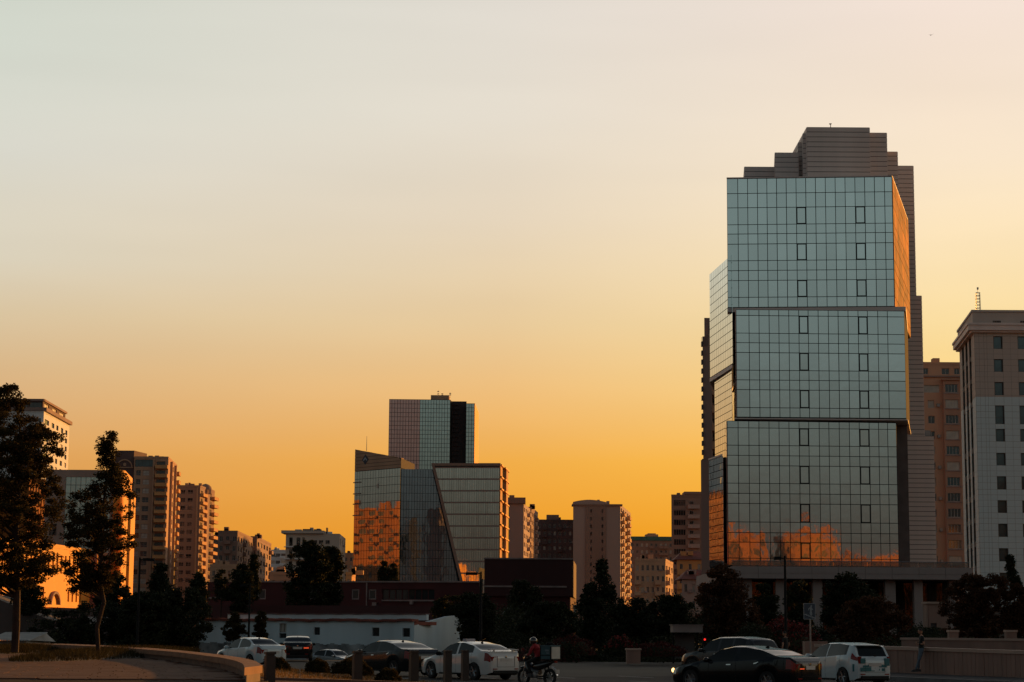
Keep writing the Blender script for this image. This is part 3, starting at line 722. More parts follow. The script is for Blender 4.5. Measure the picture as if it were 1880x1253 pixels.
for i in range(10):
    t0, t1 = math.pi*i/10, math.pi*(i+1)/10
    q = [fcs[0].pt(c0-2.6*math.cos(t), 4.9+2.2*math.sin(t)+.35, .5) for t in (t0, t1)]; q2 = [fcs[0].pt(c0-2.2*math.cos(t), 4.9+1.8*math.sin(t)+.35, .5) for t in (t0, t1)]
    mb.quad(q2[0], q2[1], q[1], q[0]); c = Vector((fcs[0].n.x, fcs[0].n.y, 0))*.48
    mb.quad(q[0], q[1], q[1]-c, q[0]-c); mb.quad(q2[1], q2[0], q2[0]-c, q2[1]-c)
wpart('arch', mb, m_brown, rtC)
mb = MB(); u0 = fcs[0].L*.45; fcs[0].box(mb, u0, u0+9, 3.4, 3.6, .02, 2.4)
for q in (0, 2.9, 5.9, 8.8): fcs[0].box(mb, u0+q, u0+q+.18, 0, 3.4, 2.0, 2.2)
fcs[0].box(mb, u0, u0+9, .9, 1.0, 2.05, 2.15); wpart('porch', mb, m_brown, rtC)

# ---- F, G and small far blocks
simple_block('apartment_block', 'far apartment block with ribbed golden side, taller of the adjoining pair', 398, 434, 640, 978, 462, 690, m_rose, 3.0, 3, 6, ww=.5, wh=1.6, zmin=8)
simple_block('apartment_block', 'far apartment block with golden grid side, lower and right of the adjoining pair', 458, 470, 700, 988, 496.5, 760, m_rose, 3.0, 1, 5, ww=.5, wh=1.6, zmin=8)
simple_block('apartment_block', 'narrow dark block slice between the brown pink block and the far pair', 384, 398, 900, 985, 399.5, 940, m_darkb, 3.0, 2, 0, zmin=20)
simple_block('office_building', 'low pale far office with ribbon windows left of the white flat-roofed building', 494, 524, 980, 1012, 527, 1010, m_white, 3.4, 3, 0, ww=.9, wh=1.6, nc=6, zmin=12)
simple_block('house', 'low pale house under the far pair of blocks', 384, 440, 560, 1040, 446, 590, m_tan, 3.2, 4, 1, ww=.35, zmin=3)
simple_block('house', 'low pale house below the white flat-roofed building', 494, 540, 430, 1055, 546, 450, m_tan, 3.2, 3, 1, ww=.35, zmin=3)
simple_block('apartment_block', 'narrow pale block just left of the diamond-sign office', 630, 648, 800, 1018, 650, 830, m_tan, 3.0, 2, 0, zmin=10)
simple_block('apartment_block', 'low orange block at the foot of the diamond-sign office', 634, 645, 480, 1055, 652, 500, m_tan2, 3.0, 1, 1, zmin=3)
m_ivory = mat('ivory_render', (0.52, 0.43, 0.36), 0.9, 0, 0.12, 0.12, streak=True)
# ---- I white building with roof slab
rt, fcs, zt, rows = simple_block('apartment_block', 'pale flat-roofed block with overhanging slab behind the dark tree clump', 523, 622, 560, 980, 633, 590, m_ivory, 3.3, 0, 3, ww=.35, wh=1.7, zmin=4, parapet=0)
H = []
mb = MB(); fcs[0].box(mb, -1.2, 10.6, zt+.01, zt+.8, -8, 1.0); wpart('roof_slab', mb, m_ivory, rt)
for k, (z0, z1) in enumerate(rows):
    for u0, u1 in ((1.0, 1.9), (3.0, 4.0), (4.6, 5.3)): link('window', win_mesh(u1-u0, 2.3, 1, 1, m_frd, m_wdark), rt, fcs[0].pt(u0, z0-.5, .06)-Vector(rt.location), fcs[0].rz)
    for u0 in (7.5, 9.2, 11): link('window', win_mesh(1.2, 1.1, 2, 1, m_trim, m_wdark), rt, fcs[0].pt(u0, z0, .06)-Vector(rt.location), fcs[0].rz)
    mb = MB(); fcs[0].box(mb, -.4, 6.4, z0-.95, z0-.75, .02, 1.2); wpart('balcony', mb, m_white, rt)
for k, (u0, u1, h, m) in enumerate(((10.7, 12.6, .2, m_white), (4.5, 6.8, 1.3, m_frd), (7.6, 9.6, 1.25, m_frd), (11, 11.4, 1.3, m_tan2))):
    mb = MB(); fcs[0].box(mb, u0, u1, zt+(.82 if k in (1, 2) else 0.01), zt+h+(.4 if k not in (1, 2) else 0), -3, -1); wpart('roof_machine', mb, m, rt)

# ================================================================== J: glass office complex, centre left
def px_face(x0, x1, Y0, Y1, py): return Fac(XY(x0, Y0, py), XY(x1, Y1, py))
rtJ = root('office_complex', 'glass office complex with sloped roof, dark blue wedge and brown-teal tower, centre left', 'building', (-30, 600, 0))
core = MB(); JP = []
def ladder(z1, z0, n): return [z1+(z0-z1)*i/n for i in range(n+1)]
def uni(fc, n): return [fc.L*i/n for i in range(n+1)]
def jc(fc, us, zs, m, g=.06, out=.10):
    for j in range(len(zs)-1):
        for i in range(len(us)-1): JP.append((fc, us[i]+g, us[i+1]-g, zs[j+1]+g, zs[j]-g, out, m, False))
# left block: face turned a little to the left
JA = XY(650, 616, 950); JB = XY(734.5, 600, 950); fJ = Fac(JA, JB)
zl = Zof(652, 823, 611); zr = Zof(734, 841, 600); zg = Zof(690, 861, 605)
depth = Vector((4, 24))
core.prism([tuple(JA), tuple(JB), tuple(JB+depth), tuple(JA+depth)], 0, zg-.05)
jc(fJ, uni(fJ, 17), ladder(zg-.1, 1.0, 20), m_pane_j)
wd = MB(); wd.prism([tuple(JA+Vector((.05, .05))), tuple(JB+Vector((.05, .05))), tuple(JB+depth*.8), tuple(JA+depth*.8)], zg, [zl, zr, zr-.3, zl-.3]); wpart('sloped_parapet', wd, m_corejoint, rtJ)
k = 0; z = zg
while z < zl-.2:
    h = 1.05; zt_ = min(z+h-.08, zl)
    uend = fJ.L if zt_ <= zr else fJ.L*(zl-zt_)/(zl-zr)
    uend0 = fJ.L if z <= zr else fJ.L*(zl-z)/(zl-zr)
    mb = MB(); q = [fJ.pt(0, z+.04, .07), fJ.pt(uend0, z+.04, .07), fJ.pt(max(uend, .1), zt_, .07), fJ.pt(0, zt_, .07)]; mb.quad(*q); c = Vector((fJ.n.x, fJ.n.y, 0))*.07
    for i in range(4): mb.quad(q[(i+1) % 4], q[i], q[i]-c, q[(i+1) % 4]-c)
    wpart('cladding_panel', mb, m_tan, rtJ); z += h
mb = MB(); z = zg
for zz in (Zof(655, 884, 610), Zof(655, 905, 610), Zof(655, 924, 610), Zof(655, 945, 610)): fJ.box(mb, -.3, 3.2, zz-.15, zz+.15, .12, .35)
wpart('sunshade', mb, m_brown, rtJ)
# diamond sign with a pale chevron
em = MB(); eu, ez = fJ.L*.235, Zof(671, 842, 608)
def flat(fc, em, pts, o_, mi, th=.05):
    q = [fc.pt(eu+u, ez+v, o_) for u, v in pts]; em.poly(q, mi); c = Vector((fc.n.x, fc.n.y, 0))*th; n_ = len(q)
    for i in range(n_): em.quad(q[(i+1) % n_], q[i], q[i]-c, q[(i+1) % n_]-c, mi)
flat(fJ, em, [(-1.6, 0), (0, -1.6), (1.6, 0), (0, 1.6)], .16, 0, .08)
flat(fJ, em, [(-.95, -.15), (-.65, -.38), (0, .25), (.65, -.38), (.95, -.15), (0, .75)], .22, 1, .05)
wpart('diamond_sign', em, [mat('navy_sign', (.02, .03, .05), .5), mat('pale_sign', (.45, .5, .55), .5)], rtJ)
mb = MB(); q = P(673, 828, 612); mb.tube((q.x, q.y, q.z), (q.x, q.y, Zof(673, 801, 612)), .1, .04, 6); wpart('antenna', mb, m_steel, rtJ)
# dark blue wedge
WA = XY(735.5, 600.2, 950); WB = XY(850, 602.5, 950); fK = Fac(WA, WB)
zk = Zof(760, 861.5, 600.5)
core.prism([tuple(WA), tuple(WB), tuple(WB+depth), tuple(WA+depth)], 0, zk-.1)
kz = ladder(zk, 1.0, 20); nK = 23; kL = fK.L*(790-735.5)/(850-735.5)
for j in range(20):
    zc = (kz[j]+kz[j+1])/2; frac = (zk-zc)/(zk-Zof(848, 1072, 602.4)); lim = kL + (fK.L-kL)*min(1, frac) + 1.0
    for i in range(nK):
        u0, u1 = fK.L*i/nK, fK.L*(i+1)/nK
        if u0 <= lim: JP.append((fK, u0+.05, u1-.05, kz[j+1]+.05, kz[j]-.05, .10, m_pane_b, False))
# right banded block
RA = XY(791, 600.5, 950); RB = XY(916.5, 598.5, 950); fR = Fac(RA, RB); RC = XY(929, 626, 950); fRS = Fac(RB, RC)
zR = Zof(860, 852.5, 599); zRb = Zof(848, 1072, 599)
# slanted left edge: build the block as a sheared prism
b0 = Vector(fR.pt(0, 0, 0)).to_2d(); sh = (RB-RA)*(57/125.5)
n_ = len(core.v)
bot = [RA+sh, RB, RC, RA+sh+Vector((3, 24))]; top_ = [RA, RB, RC, RA+Vector((3, 24))]
core.v += [(p.x, p.y, zRb) for p in bot] + [(p.x, p.y, zR) for p in top_]
for f in ((0,1,5,4), (1,2,6,5), (2,3,7,6), (3,0,4,7), (4,5,6,7), (3,2,1,0)): core.f.append(tuple(n_+i for i in f)); core.m.append(0)
core.prism([tuple(RA+sh), tuple(RB), tuple(RC), tuple(RA+sh+Vector((3,24)))], 0, zRb-.01)
bands = [z_ for z_ in ladder(zR-.9, 1.0, 14)]
nR = 30; fl = MB(); spand = []
for j in range(14):
    zt_, zb_ = bands[j]-.28, bands[j+1]+.16; zc = (zt_+zb_)/2
    lo = sh.length*min(1, (zR-zb_)/(zR-zRb)) + .9
    for i in range(nR):
        u0, u1 = fR.L*i/nR, fR.L*(i+1)/nR
        if u0 >= lo + .02: JP.append((fR, u0+.03, u1-.03, zb_, zt_, .10, m_pane_j, False))
    def lx_(z): return sh.length*min(1, (zR-z)/(zR-zRb)) + .7
    fu = min([fR.L*i/nR for i in range(nR) if fR.L*i/nR >= lo+.02])
    mb = MB(); q = [fR.pt(lx_(zb_), zb_, .10), fR.pt(fu-.03, zb_, .10), fR.pt(fu-.03, zt_, .10), fR.pt(lx_(zt_), zt_, .10)]; mb.quad(*q); c = Vector((fR.n.x, fR.n.y, 0))*.05
    for i in range(4): mb.quad(q[(i+1) % 4], q[i], q[i]-c, q[(i+1) % 4]-c)
    wpart('edge_pane', mb, m_pane_j, rtJ)
    lo2 = sh.length*min(1, (zR-bands[j])/(zR-zRb)) + .8
    mb = MB(); fR.box(mb, lo2, fR.L+.1, bands[j]-.25, bands[j]+.13, 0, .22); wpart('spandrel_band', mb, m_brown, rtJ)
mb = MB()   # slanted edge beam and top beam
w_ = .8
q = [fR.pt(0, zR+.3, .45), fR.pt(sh.length, zRb-.5, .45), fR.pt(sh.length+w_, zRb-.5, .45), fR.pt(w_, zR+.3, .45)]; mb.quad(*q); c = Vector((fR.n.x, fR.n.y, 0))*.7
for i in range(4): mb.quad(q[(i+1) % 4], q[i], q[i]-c, q[(i+1) % 4]-c)
fR.box(mb, w_+.01, fR.L+.3, zR-.5, zR+.3, -.2, .44); wpart('edge_beam', mb, m_rose, rtJ)
# sunlit right end with floor slabs
for j in range(15):
    z = zR+.05-(zR-1)*j/14
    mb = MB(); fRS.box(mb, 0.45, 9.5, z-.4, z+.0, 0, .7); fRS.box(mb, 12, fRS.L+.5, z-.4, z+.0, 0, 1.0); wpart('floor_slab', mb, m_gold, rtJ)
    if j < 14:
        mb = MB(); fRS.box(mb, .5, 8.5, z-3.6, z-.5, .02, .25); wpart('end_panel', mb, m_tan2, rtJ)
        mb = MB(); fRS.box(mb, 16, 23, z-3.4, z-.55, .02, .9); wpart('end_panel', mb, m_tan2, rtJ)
# tall tower behind
TA = XY(713.5, 640, 800); T1 = XY(770.5, 640.3, 800); T2 = XY(826, 640.6, 800)
zT = Zof(770, 733.5, 640)
f1 = Fac(TA, T1); f2 = Fac(T1, T2)
core.prism([tuple(TA), tuple(T2), (T2.x+2, 668), (TA.x+3, 668)], 0, zT)
tz = ladder(zT-.1, Zof(770, 870, 640), 17)
jc(f1, uni(f1, 11), tz, m_pane_r); jc(f2, uni(f2, 11), tz, m_pane_t)
rec = MB(); zr2 = Zof(840, 738.5, 648)
rec.prism([tuple(XY(824, 646, 800)), tuple(XY(856, 646, 800)), tuple(XY(856, 668, 800)), tuple(XY(826, 668, 800))], 0, zr2); 
for zz in ladder(zr2-1, 50, 16): rec.box(XY(829, 645.9, 800).x, XY(843, 645.9, 800).x, 645.6, 645.99, zz-.25, zz+.05)
wpart('recess_wall', rec, mat('very_dark_brown_panel', (.045, .03, .03), .7), rtJ)
T3 = XY(855.5, 643, 800); T4 = XY(870.5, 643, 800); T5 = XY(878, 672, 800); zT2 = Zof(862, 741, 643)
f3 = Fac(T3, T4); f4 = Fac(T4, T5); core.prism([tuple(T3), tuple(T4), tuple(T5), (T3.x+1, 672)], 0, zT2)
jc(f3, uni(f3, 3), ladder(zT2-.1, Zof(860, 870, 643), 17), m_pane_t)
mb = MB(); f4.box(mb, .1, f4.L, 40, zT2+.1, .01, .12); wpart('sunlit_end_wall', mb, m_gold, rtJ)
for (xa, xb, yt, Y) in ((735.5, 740, 841, 606), (748, 751.5, 848, 610)):
    mb = MB(); a, b = XY(xa, Y, 850), XY(xb, Y, 850); zz = Zof(xa, yt, Y)
    mb.prism([tuple(a), tuple(a+Vector((.1, -.1))), tuple(b+Vector((0, 3.0))), tuple(a+Vector((-.3, 3)))], zg-2, zz); wpart('roof_fin', mb, m_gold, rtJ)
mb = MB(); a, b = XY(793, 655, 730), XY(826, 655, 730); mb.box(a.x, b.x, 646, 660, zT-.1, Zof(810, 728.5, 650)); wpart('roof_plant', mb, m_tan, rtJ)
for xx, yy in ((804.5, 716), (812, 722), (826.5, 721)):
    mb = MB(); a = P(xx, 729, 650); zz = Zof(xx, yy, 650); mb.tube((a.x, a.y, a.z-.3), (a.x, a.y, zz), .1, .05, 6)
    for t in (.35, .7): mb.box(a.x-.3, a.x+.3, a.y-.05, a.y+.05, a.z+(zz-a.z)*t, a.z+(zz-a.z)*t+.25)
    wpart('antenna', mb, m_steel, rtJ)
wpart('curtain_wall_core', core, m_mull, rtJ)
emit_panes(rtJ, JP, tilt=.0012)
for xx, yy, ww_, hh_ in ((688.6, 895, 1.0, 1.1), (690.8, 894, .5, 1.2), (688.5, 936, .8, 1.1), (706, 936, .4, 1.3), (884, 905, .8, .6), (889, 905, .8, .5)):
    f = fJ if xx < 730 else fR; q = P(xx, yy, 600); t_ = (q.x - f.A.x)/f.u.x
    mb = MB(); f.box(mb, t_, t_+ww_, Zof(xx, yy, 602), Zof(xx, yy, 602)+hh_*1.2, .145, .15); wpart('drawn_blind', mb, m_curtain, rtJ)

# ================================================================== K to Q: blocks between
rt, fcs, zt, rows = simple_block('apartment_block', 'pale blank-fronted block with golden side right of the glass office complex', 933, 961, 700, 925, 973, 730, m_pink, 3.0, 0, 4, zmin=6, parapet=0)
mb = MB(); fcs[0].box(mb, -1, fcs[0].L+.6, zt+.01, zt+2.1, -10, .7); wpart('penthouse', mb, m_brown, rt)
mb = MB(); fcs[0].box(mb, .2, 2, zt+2.15, zt+3, -3, -1); wpart('chimney', mb, m_brown, rt)
simple_block('apartment_block', 'slim gold-sided block tucked behind the blank-fronted block', 966, 975, 740, 934, 987, 775, m_rose, 3.0, 1, 4, zmin=6)
rt, fcs, zt, rows = simple_block('apartment_block', 'dark brown apartment block beside the pale round-roofed block', 985, 1051, 820, 957, 1060, 850, m_darkb, 3.0, 7, 2, ww=.45, zmin=6)
mb = MB(); fcs[0].box(mb, 4, 9, zt+.5, zt+2.6, -6, -1); wpart('penthouse', mb, m_rose, rt)
# M
rt, fcs, zt, rows = simple_block('apartment_block', 'pale pink tower block with curved roof and central brown stripe, middle of the skyline', 1052, 1139, 790, 926, 1158, 850, m_pink, 3.0, 0, 5, ww=.5, zmin=6, parapet=0)
mb = MB(); Lf = fcs[0].L; fcs[0].box(mb, Lf*.27, Lf*.70, 0, zt-.4, .01, .5); wpart('brown_stripe', mb, m_rose, rt)
for z0, z1 in rows_down(zt, 2.0, 2.95, 1.5, 10):
    for uu in (.36, .60): link('window', win_mesh(.7, 1.5, 1, 1, m_trim, m_curtain), rt, fcs[0].pt(Lf*uu, z0, .56)-Vector(rt.location), fcs[0].rz)
    place_balcony(rt, fcs[1], 3, 7, z0-.7, 1.5, 1.0, m_tan2); place_balcony(rt, fcs[1], 30, 9, z0-.7, 1.8, 1.0, m_tan2)
rb = MB(); pts = []
for i in range(13):
    t = i/12; pts.append((fcs[0].pt(Lf*.0+Lf*.70*t, 0, .6 - .5*t).to_2d(), zt+.3+1.4*math.sin(math.pi*(.12+.76*t))))
ring = [tuple(p) for p, _ in pts] + [tuple(fcs[0].pt(Lf*.7, 0, -12).to_2d()), tuple(fcs[0].pt(0, 0, -12).to_2d())]
rb.prism(ring, zt+.02, [z for _, z in pts] + [zt+.5, zt+.5]); wpart('curved_roof', rb, m_pink, rt)
mb = MB(); fcs[0].box(mb, -.4, Lf+.8, zt-.6, zt+.015, -8, .75); wpart('cornice', mb, m_rose, rt)
# N
rt, fcs, zt, rows = simple_block('apartment_block', 'far grey block with green roof behind the low brown apartments', 1157, 1236, 900, 993, 1240, 930, m_rose, 3.0, 9, 0, ww=.45, zmin=6, parapet=0)
mb = MB(); fcs[0].box(mb, -.3, fcs[0].L+.3, zt+.01, zt+1.8, -12, .5); wpart('green_roof', mb, m_green, rt)
mb = MB(); fcs[0].box(mb, 7, 12.5, zt+1.82, zt+2.8, -8, 0); fcs[0].box(mb, 8, 11.5, zt+2.82, zt+3.3, -7, -1); wpart('penthouse', mb, m_tan, rt)
simple_block('apartment_block', 'low brown apartments with many balconies before the green-roofed block', 1166, 1222, 560, 1030, 1236, 590, m_tan, 3.0, 6, 3, ww=.5, zmin=4)
# O
rt, fcs, zt, rows = simple_block('apartment_block', 'tall narrow grey apartments rising left of the glass tower', 1233, 1290, 620, 912, 1293, 650, m_rose, 3.0, 0, 0, zmin=6)
for k, (z0, z1) in enumerate(rows):
    for i in range(5): link('window', win_mesh(.6, 1.7, 1, 1, m_frd, m_wdark if k % 2 else m_wblue), rt, fcs[0].pt(.8+i*.72, z0-.1, .06)-Vector(rt.location), fcs[0].rz)
    link('window', win_mesh(1.1, 1.3, 2, 1, m_trim, m_curtain), rt, fcs[0].pt(5.6, z0, .06)-Vector(rt.location), fcs[0].rz)
    place_balcony(rt, fcs[0], 5.0, 3.6, z0-.9, 1.2, 1.0, m_pink)
mb = MB(); fcs[0].box(mb, 4.0, fcs[0].L, zt+.61, zt+1.5, -8, .3); wpart('penthouse', mb, m_rose, rt)
# P red roofs
for (xl, xr, Y, yt, lab) in ((1243, 1292, 440, 1028, 'cream house with red tiled roof left of the glass tower, upper one'), (1252, 1296, 380, 1064, 'small pale house with red roof and barred windows, lower one by the glass tower')):
    rt, fcs, zt, rows = simple_block('house', lab, xl, xr, Y, yt, xr+3, Y+14, m_tan2 if Y > 400 else m_pink, 3.1, 3, 0, ww=.35, wh=1.5, parapet=0, first=.9)
    mb = MB(); a, b = fcs[0].pt(-.5, 0, .6), fcs[0].pt(fcs[0].L+.3, 0, .6); c_, d_ = fcs[0].pt(fcs[0].L+.3, 0, -13), fcs[0].pt(-.5, 0, -13)
    e, f = fcs[0].pt(1.5, zt+2.0, -5), fcs[0].pt(fcs[0].L-.5, zt+2.0, -5)
    a, b, c_, d_ = [Vector((p.x, p.y, zt+.02)) for p in (a, b, c_, d_)]
    mb.quad(a, b, f, e); mb.quad(c_, d_, e, f); mb.poly([b, c_, f]); mb.poly([d_, a, e]); mb.quad(a, d_, c_, b); wpart('roof', mb, m_redroof, rt)
# Q behind tower: stepped tall apartment seen edge on
rtQ = root('apartment_block', 'tall dark apartment block with stacked balconies peeking out left of the glass tower', 'building', (32, 330, 0))
for i, (xl, xr, yt, Y) in enumerate(((1291.5, 1300, 618, 331), (1295, 1306, 584, 333), (1287, 1296, 845, 329.5))):
    A_, B_ = XY(xl, Y, 900), XY(xr+8, Y, 900); zt = Zof(xl, yt, Y)
    fq = quadfcs(A_, B_, B_+Vector((2, 15)), A_+Vector((2, 15))); body(rtQ, fq, 0, zt, m_brown, name='wall')
    if i == 1:
        for z0, z1 in rows_down(zt, 1.2, 3.0, 1.9, 5):
            place_balcony(rtQ, fq[0], .7, 1.3, z0-.8, 1.3, 1.0, m_tan)
            link('window', win_mesh(.9, 1.9, 1, 1, m_frd, m_wdark), rtQ, fq[0].pt(.8, z0-.2, .06)-Vector(rtQ.location), fq[0].rz)
    if i == 0:
        for z0, z1 in rows_down(zt, .8, 1.5, .9, 5): 
            mb = MB(); fq[0].box(mb, -.2, .05, z0, z1-.1, -.6, .4); wpart('air_conditioner', mb, m_frd, rtQ)
mb = MB(); a = XY(1287.3, 331, 620)
for zz in range(10): mb.box(a.x, a.x+1.1, 331.0, 331.05, Zof(1288, 636, 331)+zz*.16, Zof(1288, 636, 331)+zz*.16+.05)
wpart('roof_rail', mb, m_steel, rtQ)

# ================================================================== S: brown apartment block between tower and white office
A = XY(1690, 390, 850); B = XY(1762, 390, 850); B = XY(1790, 390, 850)
rtS = root('apartment_block', 'brown apartment block with bay balconies squeezed between glass tower and white office', 'building', ((A.x+B.x)/2, 390, 0))
zt = Zof(1730, 668, 390); fcs = quadfcs(A, B, B+Vector((1, 14)), A+Vector((1, 14)))
H = {0: []}; L0 = fcs[0].L; k_ = 390/3700
def su(x): return (x-1690)*L0/100.0
rows = rows_down(zt, 4.2, 3.02, 1.5, 6)
for j, (z0, z1) in enumerate(rows):
    for (xa, xb) in ((1706, 1718),):
        if j: add_wins(rtS, fcs[0], [(su(xa), su(xb))], [(z0, z1)], H[0], nc=2, nr=1, gl=random.choice([m_wdark, m_curtain, m_wblue]), fr=m_frw)
        else: add_wins(rtS, fcs[0], [(su(1697), su(1728))], [(z0, z1)], H[0], nc=6, gl=m_curtain, fr=m_frw)
add_wins(rtS, fcs[0], [(su(1698), su(1708)), (su(1733), su(1747)), (su(1756), su(1766))], [(zt-2.1, zt-.9)], H[0], nc=2, gl=m_wdark, fr=m_frw)
m_s = mat('rust_tan_render', (0.60, 0.34, 0.22), 0.9, 0, 0.15, 0.15, streak=True); body(rtS, fcs, 0, zt, m_s, holes=H, parapet=.3)
bay = MB(); fb = Fac(fcs[0].pt(su(1733), 0, 1.1).to_2d(), fcs[0].pt(su(1763), 0, 1.1).to_2d()); H2 = []
for j, (z0, z1) in enumerate(rows): add_wins(rtS, fb, [(.35, fb.L-.35)], [(z0-.1, z1+.05)], H2, nc=4, nr=1, gl=random.choice([m_wdark, m_wdark, m_curtain, m_wblue]), fr=m_frw, dep=.2)
wall_holes(bay, fb, 0, zt-3.4, H2); fcs[0].box(bay, su(1733)-.3, su(1763)+.3, zt-3.39, zt-3.1, 0, 1.5)
bay.quad(fcs[0].pt(su(1733), 0, 0), fb.pt(0, 0), fb.pt(0, zt-3.4), fcs[0].pt(su(1733), zt-3.4, 0)); bay.quad(fb.pt(fb.L, 0), fcs[0].pt(su(1763), 0, 0), fcs[0].pt(su(1763), zt-3.4, 0), fb.pt(fb.L, zt-3.4))
wpart('bay', bay, mat('bay_render', (0.48, 0.27, 0.19), 0.9, 0, 0.15, 0.15, streak=True), rtS)
for j, (z0, z1) in enumerate(rows):
    if j % 2: mb = MB(); fcs[0].box(mb, su(1722), su(1727), z0+.2, z0+.8, .02, .5); wpart('air_conditioner', mb, m_steel, rtS)
    mb = MB(); fb.box(mb, .1, fb.L-.1, z0-.35, z0-.15, .02, .12); wpart('sill', mb, m_trim, rtS)
mb = MB(); fcs[0].box(mb, 0, L0, zt-2.7, zt-2.4, .01, .35); wpart('cornice', mb, m_brown, rtS)
mb = MB(); a = XY(1715, 392, 665); mb.box(a.x-.2, a.x+1.1, 392, 394, zt-.1, zt+1.35); wpart('chimney', mb, m_tan, rtS)

# ================================================================== T: white and grey stone office at the right edge
cornr = XY(1795, 305, 850); farr = XY(1960, 305, 850); lft = XY(1767, 326, 850)
rtT = root('office_building', 'pale stone office with heavy cornice, blue windows and roof mast at the right edge', 'building', (cornr.x, 305, 0))
zt = Zof(1830, 608, 305); zc = Zof(1830, 729, 305); za = Zof(1830, 572, 306)
fF = Fac(cornr, farr); fS = Fac(lft, cornr); fcs = [fF, Fac(farr, farr+Vector((-2, 22))), Fac(farr+Vector((-2, 22)), lft), fS]
def tu(x): return (x-1795)*fF.L/165.0
H = {0: [], 3: []}; wins = []
ys = [(618, 641), (660, 683), (702, 726), (745, 779), (788, 811), (832, 855), (875, 899), (919, 942), (962, 986), (1007, 1031), (1052, 1076)]
for (ya, yb) in ys:
    z0, z1 = Zof(1840, yb, 305), Zof(1840, ya, 305)
    for xa in (1830.5, 1875.5, 1920):
        H[0].append((tu(xa), tu(xa+15), z0, z1)); place_win(rtT, fF, tu(xa), tu(xa+15), z0, z1, nc=1, nr=(2 if yb-ya > 30 else 1), gl=m_wblue, fr=m_frd)
sl_ = [(.18, .30), (.42, .54), (.66, .78)]
for j, (ya, yb) in enumerate(ys):
    z0, z1 = Zof(1840, yb+6, 305), Zof(1840, ya-5, 305)
    for a, b in sl_: H[3].append((fS.L*a, fS.L*b, z0, z1)); place_win(rtT, fS, fS.L*a, fS.L*b, z0, z1, nc=1, gl=m_wdark, fr=m_frd, dep=.35)
body(rtT, fcs, 0, zt, mat('stone_joint', (.12, .11, .10), .9), holes=H, name='wall')
# stone cladding panels of the front
ux_ = [1795, 1803, 1812, 1817.5, 1829.5, 1846.5, 1861, 1874.5, 1891.5]
zrow = Zof(1830, 608.5, 305); pcm = {}; pcount = 0
rowz = [zrow]; y_ = 608.5
edges = sorted(set([608.5, 729] + [v for p in ys for v in p]))
full = [608.5]
for e in edges[1:] + [1115]:
    n_ = max(1, int(round((e-full[-1])/11.5))); st = full[-1]
    for i in range(n_): full.append(st+(e-st)*(i+1)/n_)
rest = {m_warmtile.name: MB(), m_cooltile.name: MB()}
for j in range(len(full)-1):
    zt_, zb_ = Zof(1840, full[j], 305), Zof(1840, full[j+1], 305); zmid = (zt_+zb_)/2
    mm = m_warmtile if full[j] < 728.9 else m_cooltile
    for i in range(len(ux_)-1):
        u0, u1 = tu(ux_[i]), tu(ux_[i+1]); um = (u0+u1)/2
        if any(h[0]-.1 < um < h[1]+.1 and h[2] < zmid < h[3] for h in H[0]): continue
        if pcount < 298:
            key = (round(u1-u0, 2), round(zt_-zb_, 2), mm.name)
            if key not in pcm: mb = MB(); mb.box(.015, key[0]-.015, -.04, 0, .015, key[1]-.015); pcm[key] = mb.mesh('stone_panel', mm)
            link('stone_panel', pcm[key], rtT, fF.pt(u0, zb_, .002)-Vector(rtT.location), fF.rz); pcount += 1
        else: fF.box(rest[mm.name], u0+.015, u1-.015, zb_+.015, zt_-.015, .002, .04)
    for i in range(4):   # beyond the frame's edge the same stone goes on, joined
        if i in (0, ) : fF.box(rest[mm.name], tu(1891.6), tu(1919), zb_+.015, zt_-.015, .002, .04)
        if i == 1: fF.box(rest[mm.name], tu(1936), fF.L, zb_+.015, zt_-.015, .002, .04)
    for a, b in ((0, .17), (.31, .41), (.55, .65), (.79, 1)): fS.box(rest[mm.name], fS.L*a+.02, fS.L*b-.02, zb_+.015, zt_-.015, .002, .04)
for nme, mb in rest.items(): wpart('stone_panels', mb, MATS[nme], rtT, kind='stuff')
mb = MB()
co_ = [fS.pt(0, 0, .0), ]
def ringoff(o, zl, zh, mb):
    n1, n2 = Vector((fS.n.x, fS.n.y)), Vector((fF.n.x, fF.n.y))
    c = cornr + (n1+n2)*(o/(1+n1.dot(n2)))
    a = lft + n1*o - fS.u*o*.5; d = farr + n2*o
    mb.prism([tuple(a), tuple(c), tuple(d), (farr.x-2, farr.y+20), (lft.x+1, lft.y+1)], zl, zh)
ringoff(1.0, zt-.02, zt+.75, mb); ringoff(1.15, zt+.76, zt+1.1, mb); ringoff(.6, zt-.3, zt-.03, mb); wpart('cornice', mb, m_ledge, rtT)
mb = MB(); ringoff(.25, zt+1.11, za-.35, mb); ringoff(.4, za-.34, za, mb); wpart('attic', mb, m_warmtile, rtT)
n1 = Vector((fF.n.x, fF.n.y)); fa = Fac(cornr+n1*.25, farr+n1*.25)
for xx in (1829, 1880): link('attic_window', win_mesh(1.2, .6, 1, 1, m_frd, m_wblue), rtT, fa.pt(tu(xx), Zof(1840, 597, 305), .06)-Vector(rtT.location), fa.rz)
fs2 = Fac(lft+Vector((fS.n.x, fS.n.y))*.25, cornr+Vector((fS.n.x, fS.n.y))*.25)
for t in (.3, .5, .7): link('attic_window', win_mesh(1.6, .35, 1, 1, m_frd, m_wdark), rtT, fs2.pt(fs2.L*t, zt+1.6, .06)-Vector(rtT.location), fs2.rz)
for xx in (1860, 1872): mb = MB(); a = P(xx, 572, 309); mb.box(a.x-.25, a.x+.25, 309, 309.5, za-.01, za+.35); wpart('roof_vent', mb, m_frd, rtT)
mb = MB(); a = P(1796, 570, 309); zz = Zof(1796, 538, 309); w = .32
